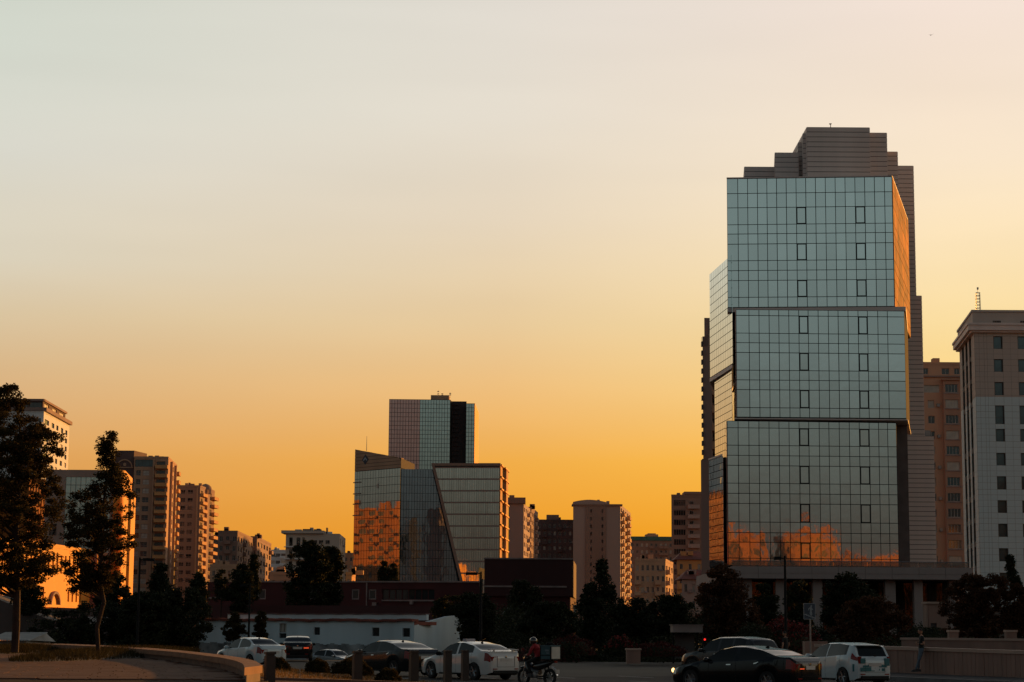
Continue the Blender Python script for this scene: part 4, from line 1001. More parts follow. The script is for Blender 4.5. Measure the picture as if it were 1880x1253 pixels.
for dx, dy in ((-w, -w), (w, -w), (w, w), (-w, w)): mb.tube((a.x+dx, 309+dy, za-.5), (a.x+dx*.8, 309+dy*.8, zz), .045, n=5)
for i in range(8):
    z = za+(zz-za)*i/7
    for d in ((-w, -w, w, -w), (w, -w, w, w), (w, w, -w, w), (-w, w, -w, -w)): mb.tube((a.x+d[0]*.9, 309+d[1]*.9, z), (a.x+d[2]*.9, 309+d[3]*.9, z), .035, n=4)
mb.tube((a.x, 309, zz), (a.x, 309, Zof(1796, 528, 309)), .04, n=5); mb.box(a.x-.12, a.x+.12, 308.9, 309.1, Zof(1796, 532, 309), Zof(1796, 528, 309))
wpart('roof_mast', mb, m_steel, rtT)

# ================================================================== maroon buildings and whitewashed house
A = XY(889, 250, 1070); B = XY(1052, 250, 1070); C = XY(1058, 272, 1070); zt = Zof(970, 1027, 250)
rtU = root('hall', 'windowless dark maroon box hall above the trees right of centre', 'building', ((A.x+B.x)/2, 250, 0))
fcs = quadfcs(A, B, C, A+Vector((1, 22))); body(rtU, fcs, 6.0, zt, m_maroon2, name='upper_wall')
body(rtU, [Fac(p, q) for p, q in ((A+Vector((.3, .5)), XY(1046, 250.6, 1100)), (XY(1046, 250.6, 1100), C), (C, A+Vector((1, 21))), (A+Vector((1, 21)), A+Vector((.3, .5))))], -1.2, 6.0, m_maroon, name='lower_wall')
mb = MB(); fcs[0].box(mb, 0, fcs[0].L*.93, Zof(970, 1077, 250)-.12, Zof(970, 1077, 250)+.08, .01, .15); fcs[0].box(mb, -.05, fcs[0].L+.05, zt-.02, zt+.15, -.2, .12); wpart('trim', mb, m_trim, rtU)
for i in range(1, 9):
    mb = MB(); fcs[0].box(mb, fcs[0].L*i/9-.02, fcs[0].L*i/9+.02, 6.1, zt-.1, .0, .03); wpart('seam', mb, m_maroon, rtU)
mb = MB(); fcs[1].box(mb, 1, 1.4, 4, 5, .02, .5); wpart('lamp_bracket', mb, m_steel, rtU)

A = XY(380, 262, 1100); B = XY(880, 252, 1100)
rtV = root('long_building', 'long low maroon building with pale-framed square windows behind the whitewashed house', 'building', ((A.x+B.x)/2, 257, 0))
fv = Fac(A, B)
def vu(px): return fv.L*(px-380)/500.0
zl2 = Zof(620, 1069, 257)
xs = [480, 555, 628, 656, 691, 722]; H = {0: []}
zw0, zw1 = Zof(620, 1101, 257), Zof(620, 1082, 257)
wins2 = [(480, 17), (577, 15), (620, 15), (655, 15), (686, 15)]
for x_, w_ in wins2:
    H[0].append((vu(x_-5), vu(x_-5+w_-1), zw0, zw1)); place_win(rtV, fv, vu(x_-5), vu(x_-5+w_-1), zw0, zw1, nc=1, gl=m_wdark, fr=m_trim, dep=.1, t=.16)
H[0].append((vu(706), vu(800), zw0, zw1)); 
for i in range(8): place_win(rtV, fv, vu(706+i*11.75), vu(706+(i+1)*11.75), zw0, zw1, nc=1, gl=m_wdark, fr=m_maroon, dep=.2)
body(rtV, [fv, Fac(B, B+Vector((0, 12))), Fac(B+Vector((0, 12)), A+Vector((0, 12))), Fac(A+Vector((0, 12)), A)], -1.2, zl2, m_maroon, holes=H, name='wall')
mb = MB(); fv.box(mb, vu(462), fv.L+.2, zl2-.05, zl2+.13, -.5, .2); fv.box(mb, vu(706), vu(800), zw0-.2, zw0-.02, .01, .2)
fv.box(mb, vu(677), vu(679), -1, zl2-.1, .01, .12); fv.box(mb, vu(384), vu(462), Zof(430, 1098, 260)-.1, Zof(430, 1098, 260)+.1, .01, .2); wpart('trim', mb, m_trim, rtV)
mb = MB(); fv.box(mb, vu(758), vu(763), Zof(760, 1110, 254), Zof(760, 1104, 254), .02, .5); fv.box(mb, vu(690), vu(697), Zof(695, 1114, 254), Zof(695, 1106, 254), .02, .5); wpart('air_conditioner', mb, m_trim, rtV)
# lower maroon wall in front of it
A = XY(375, 222, 1130); B = XY(800, 214, 1130); fw = Fac(A, B); zz = Zof(590, 1112, 218)
mb = MB(); fw.box(mb, 0, fw.L, -1.2, zz, -.4, 0); o = link('garden_wall', mb.mesh('garden_wall', m_maroon2)); tag(o, 'plain dark maroon wall running behind the whitewashed house', 'wall')

# ---- W: whitewashed long house
GZ = -1.1
A = XY(362, 172, 1170); B = XY(760, 160, 1170); C2_ = XY(852, 170, 1170)
rtW = root('long_house', 'long whitewashed house with peeling plinth and tiny windows behind the parked cars', 'house', ((A.x+B.x)/2, 166, GZ))
fW_ = Fac(A, B); fG = Fac(B, C2_)
def wu(px): return fW_.L*(px-362)/398.0
ze0 = Zof(400, 1137, 171); ze1 = Zof(756, 1141, 160); zw = min(ze0, ze1)
H = {0: []}
for xa, xb, ya, yb, nc, nr, g in ((519, 532.5, 1145, 1161.5, 2, 1, m_curtain), (519, 532.5, 1163, 1172, 2, 1, m_wdark), (583, 594, 1152, 1166, 2, 1, m_wdark), (687, 700, 1152.5, 1168.5, 1, 1, m_wdark), (740, 753, 1153.5, 1169.5, 1, 1, m_wdark), (437, 449, 1149, 1160, 1, 1, m_wdark), (379, 387, 1181, 1190, 1, 1, m_wdark)):
    Yq = 172-12*(xa-362)/398
    z0, z1 = Zof(xa, yb, Yq), Zof(xa, ya, Yq); H[0].append((wu(xa), wu(xb), z0, z1)); place_win(rtW, fW_, wu(xa), wu(xb), z0, z1, nc=nc, nr=nr, gl=g, fr=m_frd if g is m_wdark else m_trim, dep=.15, t=.05)
zpl = Zof(560, 1183, 166)
mb = MB(); wall_holes(mb, fW_, GZ, zw, H[0], .2); wpart('wall', mb, m_wash, rtW)
mb = MB()
for i in range(60):
    u0, u1 = fW_.L*i/60, fW_.L*(i+1)/60; fW_.box(mb, u0, u1, GZ, zpl+.06*math.sin(i*1.7)+.05*random.random(), 0.004, .06)
wpart('plinth', mb, m_washdirty, rtW)
# gable wall on the right (fine sloping top)
mb = MB(); zt0 = Zof(760, 1149, 160); zt1 = Zof(815, 1133, 165.5); zt2 = Zof(850, 1129.5, 169.5)
q = [fG.pt(0, GZ), fG.pt(fG.L, GZ), fG.pt(fG.L, zt2), fG.pt(fG.L*.66, zt1+.05), fG.pt(0.03, zt0)]; mb.poly(q)
mb.quad(fG.pt(0, GZ, -.3), fG.pt(0, zt0, -.3), fG.pt(fG.L, zt2, -.3), fG.pt(fG.L, GZ, -.3)); mb.quad(q[4], q[3], fG.pt(fG.L*.66, zt1+.05, -.3), fG.pt(0, zt0, -.3)); mb.quad(q[3], q[2], fG.pt(fG.L, zt2, -.3), fG.pt(fG.L*.66, zt1+.05, -.3)); mb.quad(q[1], q[2], fG.pt(fG.L, zt2, -.3), fG.pt(fG.L, GZ, -.3))
wpart('gable_wall', mb, m_wash, rtW)
# pantile eaves: each tile end a small piece
mb = MB(); n_ = 90
for i in range(n_):
    u = fW_.L*i/n_; dz = .03*math.sin(i*.9)+.03*math.sin(i*.23); fW_.box(mb, u+.005, u+fW_.L/n_-.005, zw-.02+dz, zw+.16+dz, -.6, .28)
wpart('eaves_tiles', mb, m_redroof, rtW, kind='stuff')
mb = MB(); z2_ = Zof(560, 1128, 172)
fT = Fac(XY(418, 176, 1130), XY(783, 164, 1130)); fT.box(mb, 0, fT.L, zw+.1, z2_-.02, -.3, 0); wpart('attic_wall', mb, m_wash, rtW)
mb = MB(); n_ = 80
for i in range(n_):
    u = fT.L*i/n_; dz = .02*math.sin(i*.8); fT.box(mb, u, u+fT.L/n_-.01, z2_-.01+dz, z2_+.07+dz, -.5, .1)
wpart('ridge_tiles', mb, m_darkb, rtW, kind='stuff')
mb = MB(); fW_.box(mb, 0.2, fW_.L-.2, zw-.3, zw-.03, -3.4, -.31); wpart('roof', mb, m_redroof, rtW)
# gable house with pale steep roof, half hidden in the trees
rt = root('gabled_house', 'small house with pale steep gable poking out of the dark trees', 'house', XY(975, 190, 1150).to_3d())
a = XY(945, 190, 1150).x; b = XY(990, 190, 1150).x; zt = Zof(955, 1090, 190); ze = Zof(980, 1125, 190)
mb = MB(); mb.box(a, b, 190, 198, GZ, ze); wpart('wall', mb, m_washdirty, rt)
mb = MB(); xm = XY(952, 190, 1090).x
q1 = [Vector((a-1.2, 189.6, ze-.2)), Vector((xm, 189.6, zt)), Vector((xm, 199, zt)), Vector((a-1.2, 199, ze-.2))]; q2 = [Vector((xm, 189.6, zt)), Vector((b+.4, 189.6, ze)), Vector((b+.4, 199, ze)), Vector((xm, 199, zt))]
for q in (q1, q2): mb.quad(*q); mb.quad(*[p-Vector((0, 0, .18)) for p in q][::-1]); mb.quad(q[0], q[1], q[1]-Vector((0, 0, .18)), q[0]-Vector((0, 0, .18)))
mb.poly([Vector((a, 189.8, ze)), Vector((b, 189.8, ze)), Vector((xm, 189.8, zt-.2))]); wpart('roof', mb, mat('grey_sheet', (.16, .18, .19), .6), rt)
# ================================================================== GROUND, ROAD, PAVEMENTS
rd = Vector((-0.43, 0.903)).normalized()     # the road runs away to the left
rn = Vector((rd.y, -rd.x))                   # towards its far side
def rp(off, s): q = rn*off + rd*s; return (q.x, q.y)      # road coordinates (offset, along)
def gz(x, y):
    t = min(1, max(0, (y-128-0.0*x)/14.0)); t = t*t*(3-2*t); return -0.03 - 1.07*t*(1 if x < 8 else max(0, 1-(x-8)/10.0))
mb = MB(); gx = [-3000,-1200,-500,-250,-120,-60] + list(range(-45, 60, 3)) + [80,120,250,500,1200,3000]
gy = [-600,-200,-60,0,30] + list(range(50, 170, 4)) + [180,200,250,320,450,700,1200,2200,4500]
for y in gy:
    for x in gx: mb.v.append((x, y, gz(x, y)))
nx = len(gx)
for j in range(len(gy)-1):
    for i in range(nx-1): mb.f.append((j*nx+i, j*nx+i+1, (j+1)*nx+i+1, (j+1)*nx+i)); mb.m.append(0)
struct('ground', mb, m_ground)
KN, KF = 27.0, 48.2
mb = MB(); mb.poly([rp(KN, -60)+(0,), rp(KF, -60)+(0,), rp(KF, 75)+(0,), rp(KN, 75)+(0,)][::1]); struct('road', mb, m_asph)
# painted lane lines
k = 0
for off in (30.4, 33.9, 37.4, 41.0, 44.6):
    s = -40.0
    solid = off in (44.6,)
    mb = MB()
    if solid: mb.poly([rp(off-.06, -50)+(.004,), rp(off+.06, -50)+(.004,), rp(off+.06, 75)+(.004,), rp(off-.06, 75)+(.004,)])
    else:
        while s < 75: mb.poly([rp(off-.07, s)+(.004,), rp(off+.07, s)+(.004,), rp(off+.07, s+3)+(.004,), rp(off-.07, s+3)+(.004,)]); s += 7.5
    struct('lane_marking', mb, m_paint)
# far kerb and pavement
for i in range(46):
    mb = MB(); a, b = -60+i*3, -60+i*3+2.97
    mb.prism([rp(KF, a), rp(KF+.28, a), rp(KF+.28, b), rp(KF, b)], -.05, .17); o = struct('kerb', mb, m_kerb) if i == 0 else struct('kerb', mb, m_kerb)
mb = MB(); pts = [rp(KF+.28, -60), rp(KF+9.0, -60), rp(KF+9.0, 40), rp(KF+4.0, 75), rp(KF+.28, 75)]
mb.prism(pts, -.05, [.16, .32, .32, .22, .16]); struct('far_pavement', mb, m_conc)
mb = MB(); mb.prism([rp(KN-.3, -20), rp(KN, -20), rp(KN, 75), rp(KN-.3, 75)], -.05, .14); struct('near_kerb', mb, m_kerb)

# raised plaza, lower left
PZ = 1.05
def bench_pt(px, py, z):           # a point at height z seen at a pixel
    d = Fv + Rv*((px-CX)/FPX) + Uv*((CY-py)/FPX); t = (z-HC)/d.z; q = CAM + d*t; return Vector((q.x, q.y))
inner = [bench_pt(x, y, PZ+.25) for x, y in ((60,1183), (120,1184.5), (180,1187), (240,1190.5), (290,1194.5), (330,1198), (370,1203), (405,1207.5), (430,1212.5), (446,1218.5), (449,1226))]
outer = [bench_pt(x, y, PZ+.25) for x, y in ((60,1180.8), (120,1182.3), (180,1184.6), (240,1187.6), (290,1191), (330,1194.2), (370,1198.3), (410,1203), (446,1208), (470,1214), (482,1222))]
base_ = [tuple(p) for p in outer][::-1]
pl = [(-60, 30), (outer[-1].x+.1, 30), (outer[-1].x+.1, outer[-1].y)] + base_ + [(-60, outer[0].y)]
mb = MB(); mb.prism(pl, -.2, PZ); struct('plaza', mb, m_slabjoint)
# paving: rings of slabs round the tree island
isl = bench_pt(190, 1206, PZ+.05)
slabs = []; rr = 1.4
from math import cos, sin, pi
def inside(p):
    if p.y < 33 or p.x < -19.5: return False
    # inside the curve of the bench
    best = None
    for a, b in zip(inner[:-1], inner[1:]):
        if a.y >= p.y >= b.y or b.y >= p.y >= a.y:
            t = (p.y-a.y)/(b.y-a.y+1e-9); x = a.x+(b.x-a.x)*t; best = x if best is None else max(best, x)
    if best is None: best = inner[-1].x + (0.0 if p.y < inner[-1].y else -5)
    return p.x < best-.12 and p.y < inner[0].y-.3
ringw = .42
while rr < 34:
    n_ = max(8, int(2*pi*rr/.8)); off = random.random()
    for i in range(n_):
        t0 = 2*pi*(i+off)/n_; t1 = 2*pi*(i+off+1)/n_; tm = (t0+t1)/2; c = isl + Vector((cos(tm), sin(tm)))*(rr+ringw/2)
        if inside(c): slabs.append((c, rr, t0, t1, tm, n_))
    rr += ringw
slabs.sort(key=lambda s: s[0].y)
sm = {}; rest = MB(); cnt = 0
for c, r0, t0, t1, tm, n_ in slabs:
    near = abs(c.x) < c.y*0.262
    def wedge(mb, ox, oy, rot, z):
        g = .012/r0; rA, rB = r0+.012, r0+ringw-.012; pts = []
        for r_, ts in ((rA, (t0-tm+g, 0, t1-tm-g)), (rB, (t1-tm-g, 0, t0-tm+g))):
            for t in ts: pts.append((ox + r_*cos(t+rot), oy + r_*sin(t+rot)))
        if rot == 0: pts = [(p[0], p[1]) for p in pts]
        mb.prism(pts[::-1] if False else [pts[0], pts[5], pts[4], pts[3], pts[2], pts[1]], z, z+.02)
    if near and cnt < 295:
        key = (round(r0, 2), n_)
        if key not in sm: m_ = MB(); wedge(m_, 0, 0, 0.0, 0.0); sm[key] = m_.mesh('paving_slab', m_slab)
        o = link('paving_slab', sm[key], None, (isl.x, isl.y, PZ+.001+.003*random.random()), tm, 'structure'); cnt += 1
    else: wedge(rest, isl.x, isl.y, tm, PZ+.001+.003*random.random())
link('paving_slabs', rest.mesh('paving_slabs', m_slab), kind='stuff')
# curved stone bench: coping stones on a course of blocks
rtB2 = root('curved_bench', 'long curved sandstone bench wall sweeping round the plaza edge', 'bench', (outer[5].x, outer[5].y, PZ))
def resamp(pts, n):
    d = [0.0]
    for a, b in zip(pts[:-1], pts[1:]): d.append(d[-1]+(b-a).length)
    out = []
    for i in range(n+1):
        s = d[-1]*i/n; k = max(j for j in range(len(d)) if d[j] <= s+1e-9); k = min(k, len(pts)-2); t = (s-d[k])/(d[k+1]-d[k]); out.append(pts[k].lerp(pts[k+1], min(1, t)))
    return out
NI = 30; ia, oa = resamp(inner, NI), resamp(outer, NI)
for i in range(NI):
    a, b, c, d = ia[i], ia[i+1], oa[i+1], oa[i]
    e = .012; a2, b2 = a.lerp(b, e), b.lerp(a, e); c2, d2 = c.lerp(d, e), d.lerp(c, e)
    mb = MB(); mb.prism([tuple(a2), tuple(b2), tuple(c2), tuple(d2)], PZ+.13, PZ+.25); o = wpart('coping_stone', mb, m_coping, rtB2)
    cen = (a+b+c+d)/4; s_ = .90; pts = [cen+(p-cen)*s_ for p in (a2, b2, c2, d2)]
    for p_, q_ in ((0, 1), (3, 2)): pass
    mb = MB(); mb.prism([tuple(a2.lerp(d2, .12)), tuple(b2.lerp(c2, .12)), tuple(c2.lerp(b2, .12)), tuple(d2.lerp(a2, .12))], PZ-.9, PZ+.13); wpart('course_block', mb, m_benchw, rtB2)

# verge beside the road, sloping down to the right, with a stone edge
def vz(x, y):
    px = CX + FPX*x/max(y, 1); f = (px-500)/350.0; f = min(1.3, max(-.3, f)); z = .74 - .50*f
    if y > 61: z -= (y-61)*.10
    return max(.02, z)
mb = MB(); xs_ = np.linspace(-9.5, 1.5, 30); ys_ = np.linspace(46, 68, 24)
for y in ys_:
    for x in xs_: mb.v.append((x, y, vz(x, y)+.02*math.sin(x*5+y*3)))
for j in range(23):
    for i in range(29): mb.f.append((j*30+i, j*30+i+1, (j+1)*30+i+1, (j+1)*30+i)); mb.m.append(0)
struct('verge', mb, mat('dry_earth_verge', (.12, .06, .024), .95, 0, .4, 1.5, bump=.4, bscale=12))
for i in range(14):
    mb = MB()
    def ep(t): 
        px = 478+ (860-478)*t; py = 1243.5+ 12*t; Y = 46.5+ 1.2*t; q = P(px, py, Y); return q
    a, b = ep(i/14), ep((i+.985)/14)
    mb.prism([(a.x, a.y), (b.x, b.y), (b.x, b.y+.22), (a.x, a.y+.22)], -.1, [a.z, b.z, b.z+.0, a.z+.0]); struct('verge_edging', mb, m_benchw)
    mb = MB(); mb.prism([(a.x, a.y-3.2), (b.x, b.y-3.2), (b.x, b.y-.02), (a.x, a.y-.02)], -.12, [a.z-.06, b.z-.06, b.z-.06, a.z-.06]); struct('near_paving', mb, m_slab)

def blades(name, spots, m, hgt, w, label, cat, kind='stuff'):
    n_ = len(spots); v = np.zeros((n_*3, 3)); rng = np.random.default_rng(5)
    P0 = np.array(spots); a = rng.uniform(0, 2*np.pi, n_); h = hgt*rng.uniform(.5, 1.1, n_); l = rng.normal(0, .35, (n_, 2))*h[:, None]
    dx = np.cos(a)*w/2; dy = np.sin(a)*w/2
    v[0::3] = P0 + np.stack([dx, dy, 0*dx], 1); v[1::3] = P0 - np.stack([dx, dy, 0*dx], 1); v[2::3] = P0 + np.stack([l[:, 0], l[:, 1], h], 1)
    me = bpy.data.meshes.new(name); me.from_pydata(v.tolist(), [], np.arange(n_*3).reshape(-1, 3).tolist()); me.materials.append(m)
    o = link(name, me, kind=kind); return tag(o, label, cat)
rs = random.Random(3)
sp = []
for i in range(16000):
    x, y = rs.uniform(-9.2, 1.4), rs.uniform(47.2, 67); sp.append((x, y, vz(x, y)))
m_dryg = mat('dry_grass', (.20, .115, .04), .85, 0, .4, .8, island=.5, transl=.3, spec=.1)
blades('verge_grass', sp, m_dryg, .10, .02, 'low dry orange grass on the verge around the clipped bushes', 'grass')
# grassy islands with mounds
def island(cpx, cpy, wpx, hpx, z0, lab, seed, mh=.16):
    c = bench_pt(cpx, cpy, z0); L_, R_ = bench_pt(cpx-wpx/2, cpy, z0), bench_pt(cpx+wpx/2, cpy, z0); T_, B_ = bench_pt(cpx, cpy-hpx/2, z0), bench_pt(cpx, cpy+hpx/2, z0)
    rx, ry = (R_-L_).length/2, (T_-B_).length/2; cy_ = (T_.y+B_.y)/2
    rs = random.Random(seed); sp = []
    mb = MB(); N_ = 36
    for k_ in range(5):
        f = 1-k_/5.0
        for i in range(N_): t = 2*pi*i/N_; mb.v.append((c.x+rx*f*cos(t), cy_+ry*f*sin(t), z0+.022+mh*(1-f*f)))
    for k_ in range(4):
        for i in range(N_): j = (i+1) % N_; mb.f.append((k_*N_+i, k_*N_+j, (k_+1)*N_+j, (k_+1)*N_+i)); mb.m.append(0)
    mb.f.append(tuple(4*N_+i for i in range(N_))); mb.m.append(0)
    struct('island_soil', mb, m_ground)
    for i in range(9000):
        r_, t = math.sqrt(rs.random()), rs.random()*2*pi; sp.append((c.x+rx*r_*cos(t), cy_+ry*r_*sin(t), z0+.02+mh*(1-r_*r_)))
    blades('island_grass', sp, m_grass, .16, .022, lab, 'grass'); return c, cy_
island(193, 1207, 185, 22, PZ, 'oval of shaggy dark grass around the small tree', 1)
island(28, 1199, 130, 10, PZ, 'patch of dark grass around the trunk of the tall leftmost tree', 2)

# ================================================================== bollards
def bollard(px, ytop, Y, lab):
    q = P(px, ytop, Y); h = 1.0; rt = root('bollard', lab, 'bollard', (q.x, q.y, q.z-h), 'square bollards along the verge', rz=.35)
    w = .105
    mb = MB(); mb.box(-w, w, -w, w, 0, h-.09); lpart('post', mb, m_boll, rt)
    mb = MB(); mb.box(-w+.02, w-.02, -w+.02, w-.02, h-.09, h-.055); mb.box(-w-.006, w+.006, -w-.006, w+.006, h-.055, h); lpart('cap', mb, m_boll, rt)
for a in ((496, 1197, 45, 'widest nearest bollard, in front of the white sedan at the bench end'), (656.5, 1195.5, 50, 'bollard standing before the large clipped bush'),
          (760, 1195, 53.5, 'bollard between the black fastback and the white spoiler sedan'), (822, 1194.5, 60, 'bollard in front of the front door of the white spoiler sedan'), (854, 1194, 66, 'slimmest bollard, in front of the rear door of the white spoiler sedan')): bollard(*a)

# ================================================================== lamp posts
def lamp(px, ytop, Y, hx, lab, dirn=1):
    q = P(px, ytop, Y); g = gz(q.x, q.y); rt = root('street_lamp', lab, 'street lamp', (q.x, q.y, g), 'dark street lamps'); h = q.z-g
    mb = MB(); mb.tube((0, 0, 0), (0, 0, .9), .11, .11, 10); mb.tube((0, 0, .9), (0, 0, h), .085, .055, 10); lpart('pole', mb, m_black, rt)
    mb = MB(); mb.tube((0, 0, h-.12), (dirn*.35, 0, h-.1), .035, n=6); mb.box(min(dirn*.2, dirn*hx), max(dirn*.2, dirn*hx), -.13, .13, h-.2, h-.04); lpart('lamp_head', mb, m_black, rt)
lamp(257, 1024, 118, .85, 'dark lamp post with head to the right, beside the tan apartment block at left')
lamp(459, 1072, 140, .7, 'thin dark lamp post in front of the whitewashed house', -1)
lamp(883, 1050, 120, .9, 'dark lamp post beside the sunlit panel, right of the slanted glass block', -1)
lamp(1441, 1021, 100, .55, 'dark lamp post in front of the glass tower podium', -1)
# sunlit panel on the lamp post / hoarding behind
rt = root('sign_board', 'small sign board catching golden sun at the left edge of the maroon hall', 'sign', P(884, 1090, 121).to_3d())
q0 = XY(880.5, 121.5, 1050); q1 = XY(889.5, 124.0, 1050); mb = MB(); z1_, z0_ = Zof(885, 1043, 122), Zof(885, 1063, 122)
fq_ = Fac(q0, q1); fq_.box(mb, 0, fq_.L, z0_, z1_, -.05, .0); wpart('board', mb, m_gold, rt)
mb = MB(); mb.tube((q0.x+.15, 122.3, -.1), (q0.x+.15, 122.3, z0_), .04); wpart('post', mb, m_black, rt)

# pedestrian subway sign
q = P(1486, 1108, 84); g = .2; rt = root('road_sign', 'blue square subway sign with white figure on stairs, on a grey pole', 'road sign', (q.x, q.y, g))
h = q.z-g; w = .245; hb = .66
mb = MB(); mb.tube((.03, .05, 0), (.03, .05, h-.1), .035, n=10); lpart('pole', mb, m_steel, rt)
mb = MB(); mb.box(-w, w, -.012, .012, h-hb, h); pb_ = lpart('board', mb, mat('sign_white_edge', (.30, .33, .35), .5), rt)
mb = MB(); mb.box(-w+.02, w-.02, -.017, -.0125, h-hb+.02, h-.02); lpart('face', mb, mat('sign_blue', (.035, .06, .085), .45), rt)
m_sw = mat('sign_white', (.34, .38, .40), .5); mb = MB(); zc = h-hb/2
def sgn(pts): 
    mb.poly([(x, -.021, zc+z) for x, z in pts])
def stroke(p, q_, t):
    d = Vector((q_[0]-p[0], q_[1]-p[1])); n__ = Vector((-d.y, d.x)).normalized()*t/2; sgn([(p[0]+n__.x, p[1]+n__.y), (p[0]-n__.x, p[1]-n__.y), (q_[0]-n__.x, q_[1]-n__.y), (q_[0]+n__.x, q_[1]+n__.y)])
sgn([(.07+.035*cos(t*pi/5), .215+.035*sin(t*pi/5)) for t in range(10)])
stroke((.06, .18), (.05, .02), .07); stroke((.04, .16), (-.04, .10), .04); stroke((-.04, .10), (-.03, .04), .035); stroke((.07, .14), (.13, .06), .035)
stroke((.05, .02), (.09, -.10), .045); stroke((.09, -.10), (.06, -.2), .04); stroke((.04, .02), (.02, -.08), .04); stroke((.02, -.08), (.08, -.19), .04)
for i in range(5): x = -.21+i*.085; z = -.13-i*.033; stroke((x, z), (x+.085, z), .035); stroke((x+.085, z+.017), (x+.085, z-.05), .03)
lpart('pictogram', mb, m_sw, rt)

# ================================================================== stone garden wall on the right
wa = XY(1497, 92, 1200); wb = XY(1960, 76, 1200)
fG2 = Fac(wa, wb); zt0 = Zof(1545, 1183.5, 91); zt1 = Zof(1880, 1196, 78)
rt = root('garden_wall', 'low pink stone wall with pale coping the man leans on', 'wall', (wa.x, wa.y, .25))
n_ = 62; sh_ = []
for i in range(n_):
    u0, u1 = fG2.L*i/n_, fG2.L*(i+1)/n_; t = (i+.5)/n_; zt = zt0+(zt1-zt0)*t - .14
    mb = MB(); fG2.box(mb, u0+.008, u1-.008, 0, zt, -.05, .012*(random.random())); wpart('stone_slab', mb, m_pinkst, rt)
mb = MB(); mb.prism([tuple(fG2.pt(0, 0, -.05).to_2d()), tuple(fG2.pt(fG2.L, 0, -.05).to_2d()), tuple(fG2.pt(fG2.L, 0, -.5).to_2d()), tuple(fG2.pt(0, 0, -.5).to_2d())], 0, [zt0-.15, zt1-.15, zt1-.15, zt0-.15]); wpart('wall_core', mb, m_pinkst, rt)
n_ = 16
for i in range(n_):
    u0, u1 = fG2.L*i/n_+.005, fG2.L*(i+1)/n_-.005; za_, zb_ = zt0+(zt1-zt0)*i/n_, zt0+(zt1-zt0)*(i+1)/n_
    mb = MB(); p4 = [tuple(fG2.pt(u, 0, o_).to_2d()) for u, o_ in ((u0, .07), (u1, .07), (u1, -.55), (u0, -.55))]
    mb.prism(p4, [za_-.135, zb_-.135, zb_-.135, za_-.135], [za_, zb_, zb_, za_]); wpart('coping_stone', mb, m_pinkcop, rt)
# second low wall / ramp beyond, two stone piers, kiosk
rt = root('ramp_wall', 'long low stone ramp wall behind the garden wall at the right edge', 'wall', XY(1700, 100, 1200).to_3d())
a, b = XY(1655, 108, 1180), XY(1980, 100, 1180); f_ = Fac(a, b); mb = MB(); f_.box(mb, 0, f_.L, 0, Zof(1700, 1175.5, 107), -.4, 0); wpart('wall', mb, m_pinkst, rt)
mb = MB(); f_.box(mb, -.05, f_.L, Zof(1700, 1175.5, 107)+.003, Zof(1700, 1175.5, 107)+.12, -.45, .06); wpart('coping', mb, m_pinkcop, rt)
for x0, x1, lab in ((1743, 1760, 'square stone pier behind the garden wall, nearer the leaning man'), (1848, 1867, 'square stone pier behind the garden wall, at the right edge')):
    a, b = XY(x0, 112, 1170), XY(x1, 112, 1170); rt = root('stone_pier', lab, 'pier', ((a.x+b.x)/2, 112, 0), 'stone piers')
    zt = Zof(x0, 1157, 112); mb = MB(); mb.box(a.x, b.x, 112, 112.5, 0, zt-.12); wpart('shaft', mb, m_pinkst, rt); mb = MB(); mb.box(a.x-.04, b.x+.04, 111.95, 112.55, zt-.117, zt); wpart('cap', mb, m_pinkcop, rt)
a, b = XY(1705, 150, 1150), XY(1742, 150, 1150); zt = Zof(1720, 1109, 150)
rt = root('kiosk', 'small stone kiosk with dark door in front of the podium columns', 'kiosk', ((a.x+b.x)/2, 150, 0))
mb = MB(); f_ = Fac(a, b); wall_holes(mb, f_, 0, zt, [(.15, .6, .05, 2.6)], .2); mb.box(a.x, b.x, 150.25, 152, 0, zt-.01); wpart('wall', mb, m_pinkst, rt)
mb = MB(); mb.box(a.x+.16, a.x+.59, 150.18, 150.22, .06, 2.59); wpart('door', mb, m_frd, rt); mb = MB(); mb.box(a.x-.1, b.x+.1, 149.85, 152.1, zt, zt+.15); wpart('roof', mb, m_pinkcop, rt)
# low block at the wall's start behind sign
a, b = XY(1478, 98, 1190), XY(1520, 98, 1190); mb = MB(); mb.box(a.x, b.x, 98, 98.8, 0, Zof(1490, 1178, 98)); o = link('wall_block', mb.mesh('wall_block', m_pinkst)); tag(o, 'pale stone block end beside the foot of the subway sign', 'wall')
# planter box
a, b = XY(1151, 112, 1200), XY(1176, 112, 1200); rt = root('planter', 'square stone planter box at the pavement edge under the red flowers', 'planter', ((a.x+b.x)/2, 112, .1))
zt = Zof(1160, 1191, 112); mb = MB(); mb.box(a.x, b.x, 112, 112.9, .1, zt-.1); wpart('box', mb, m_pinkst, rt); mb = MB(); mb.box(a.x-.05, b.x+.05, 111.95, 112.95, zt-.098, zt); wpart('rim', mb, m_pinkcop, rt)
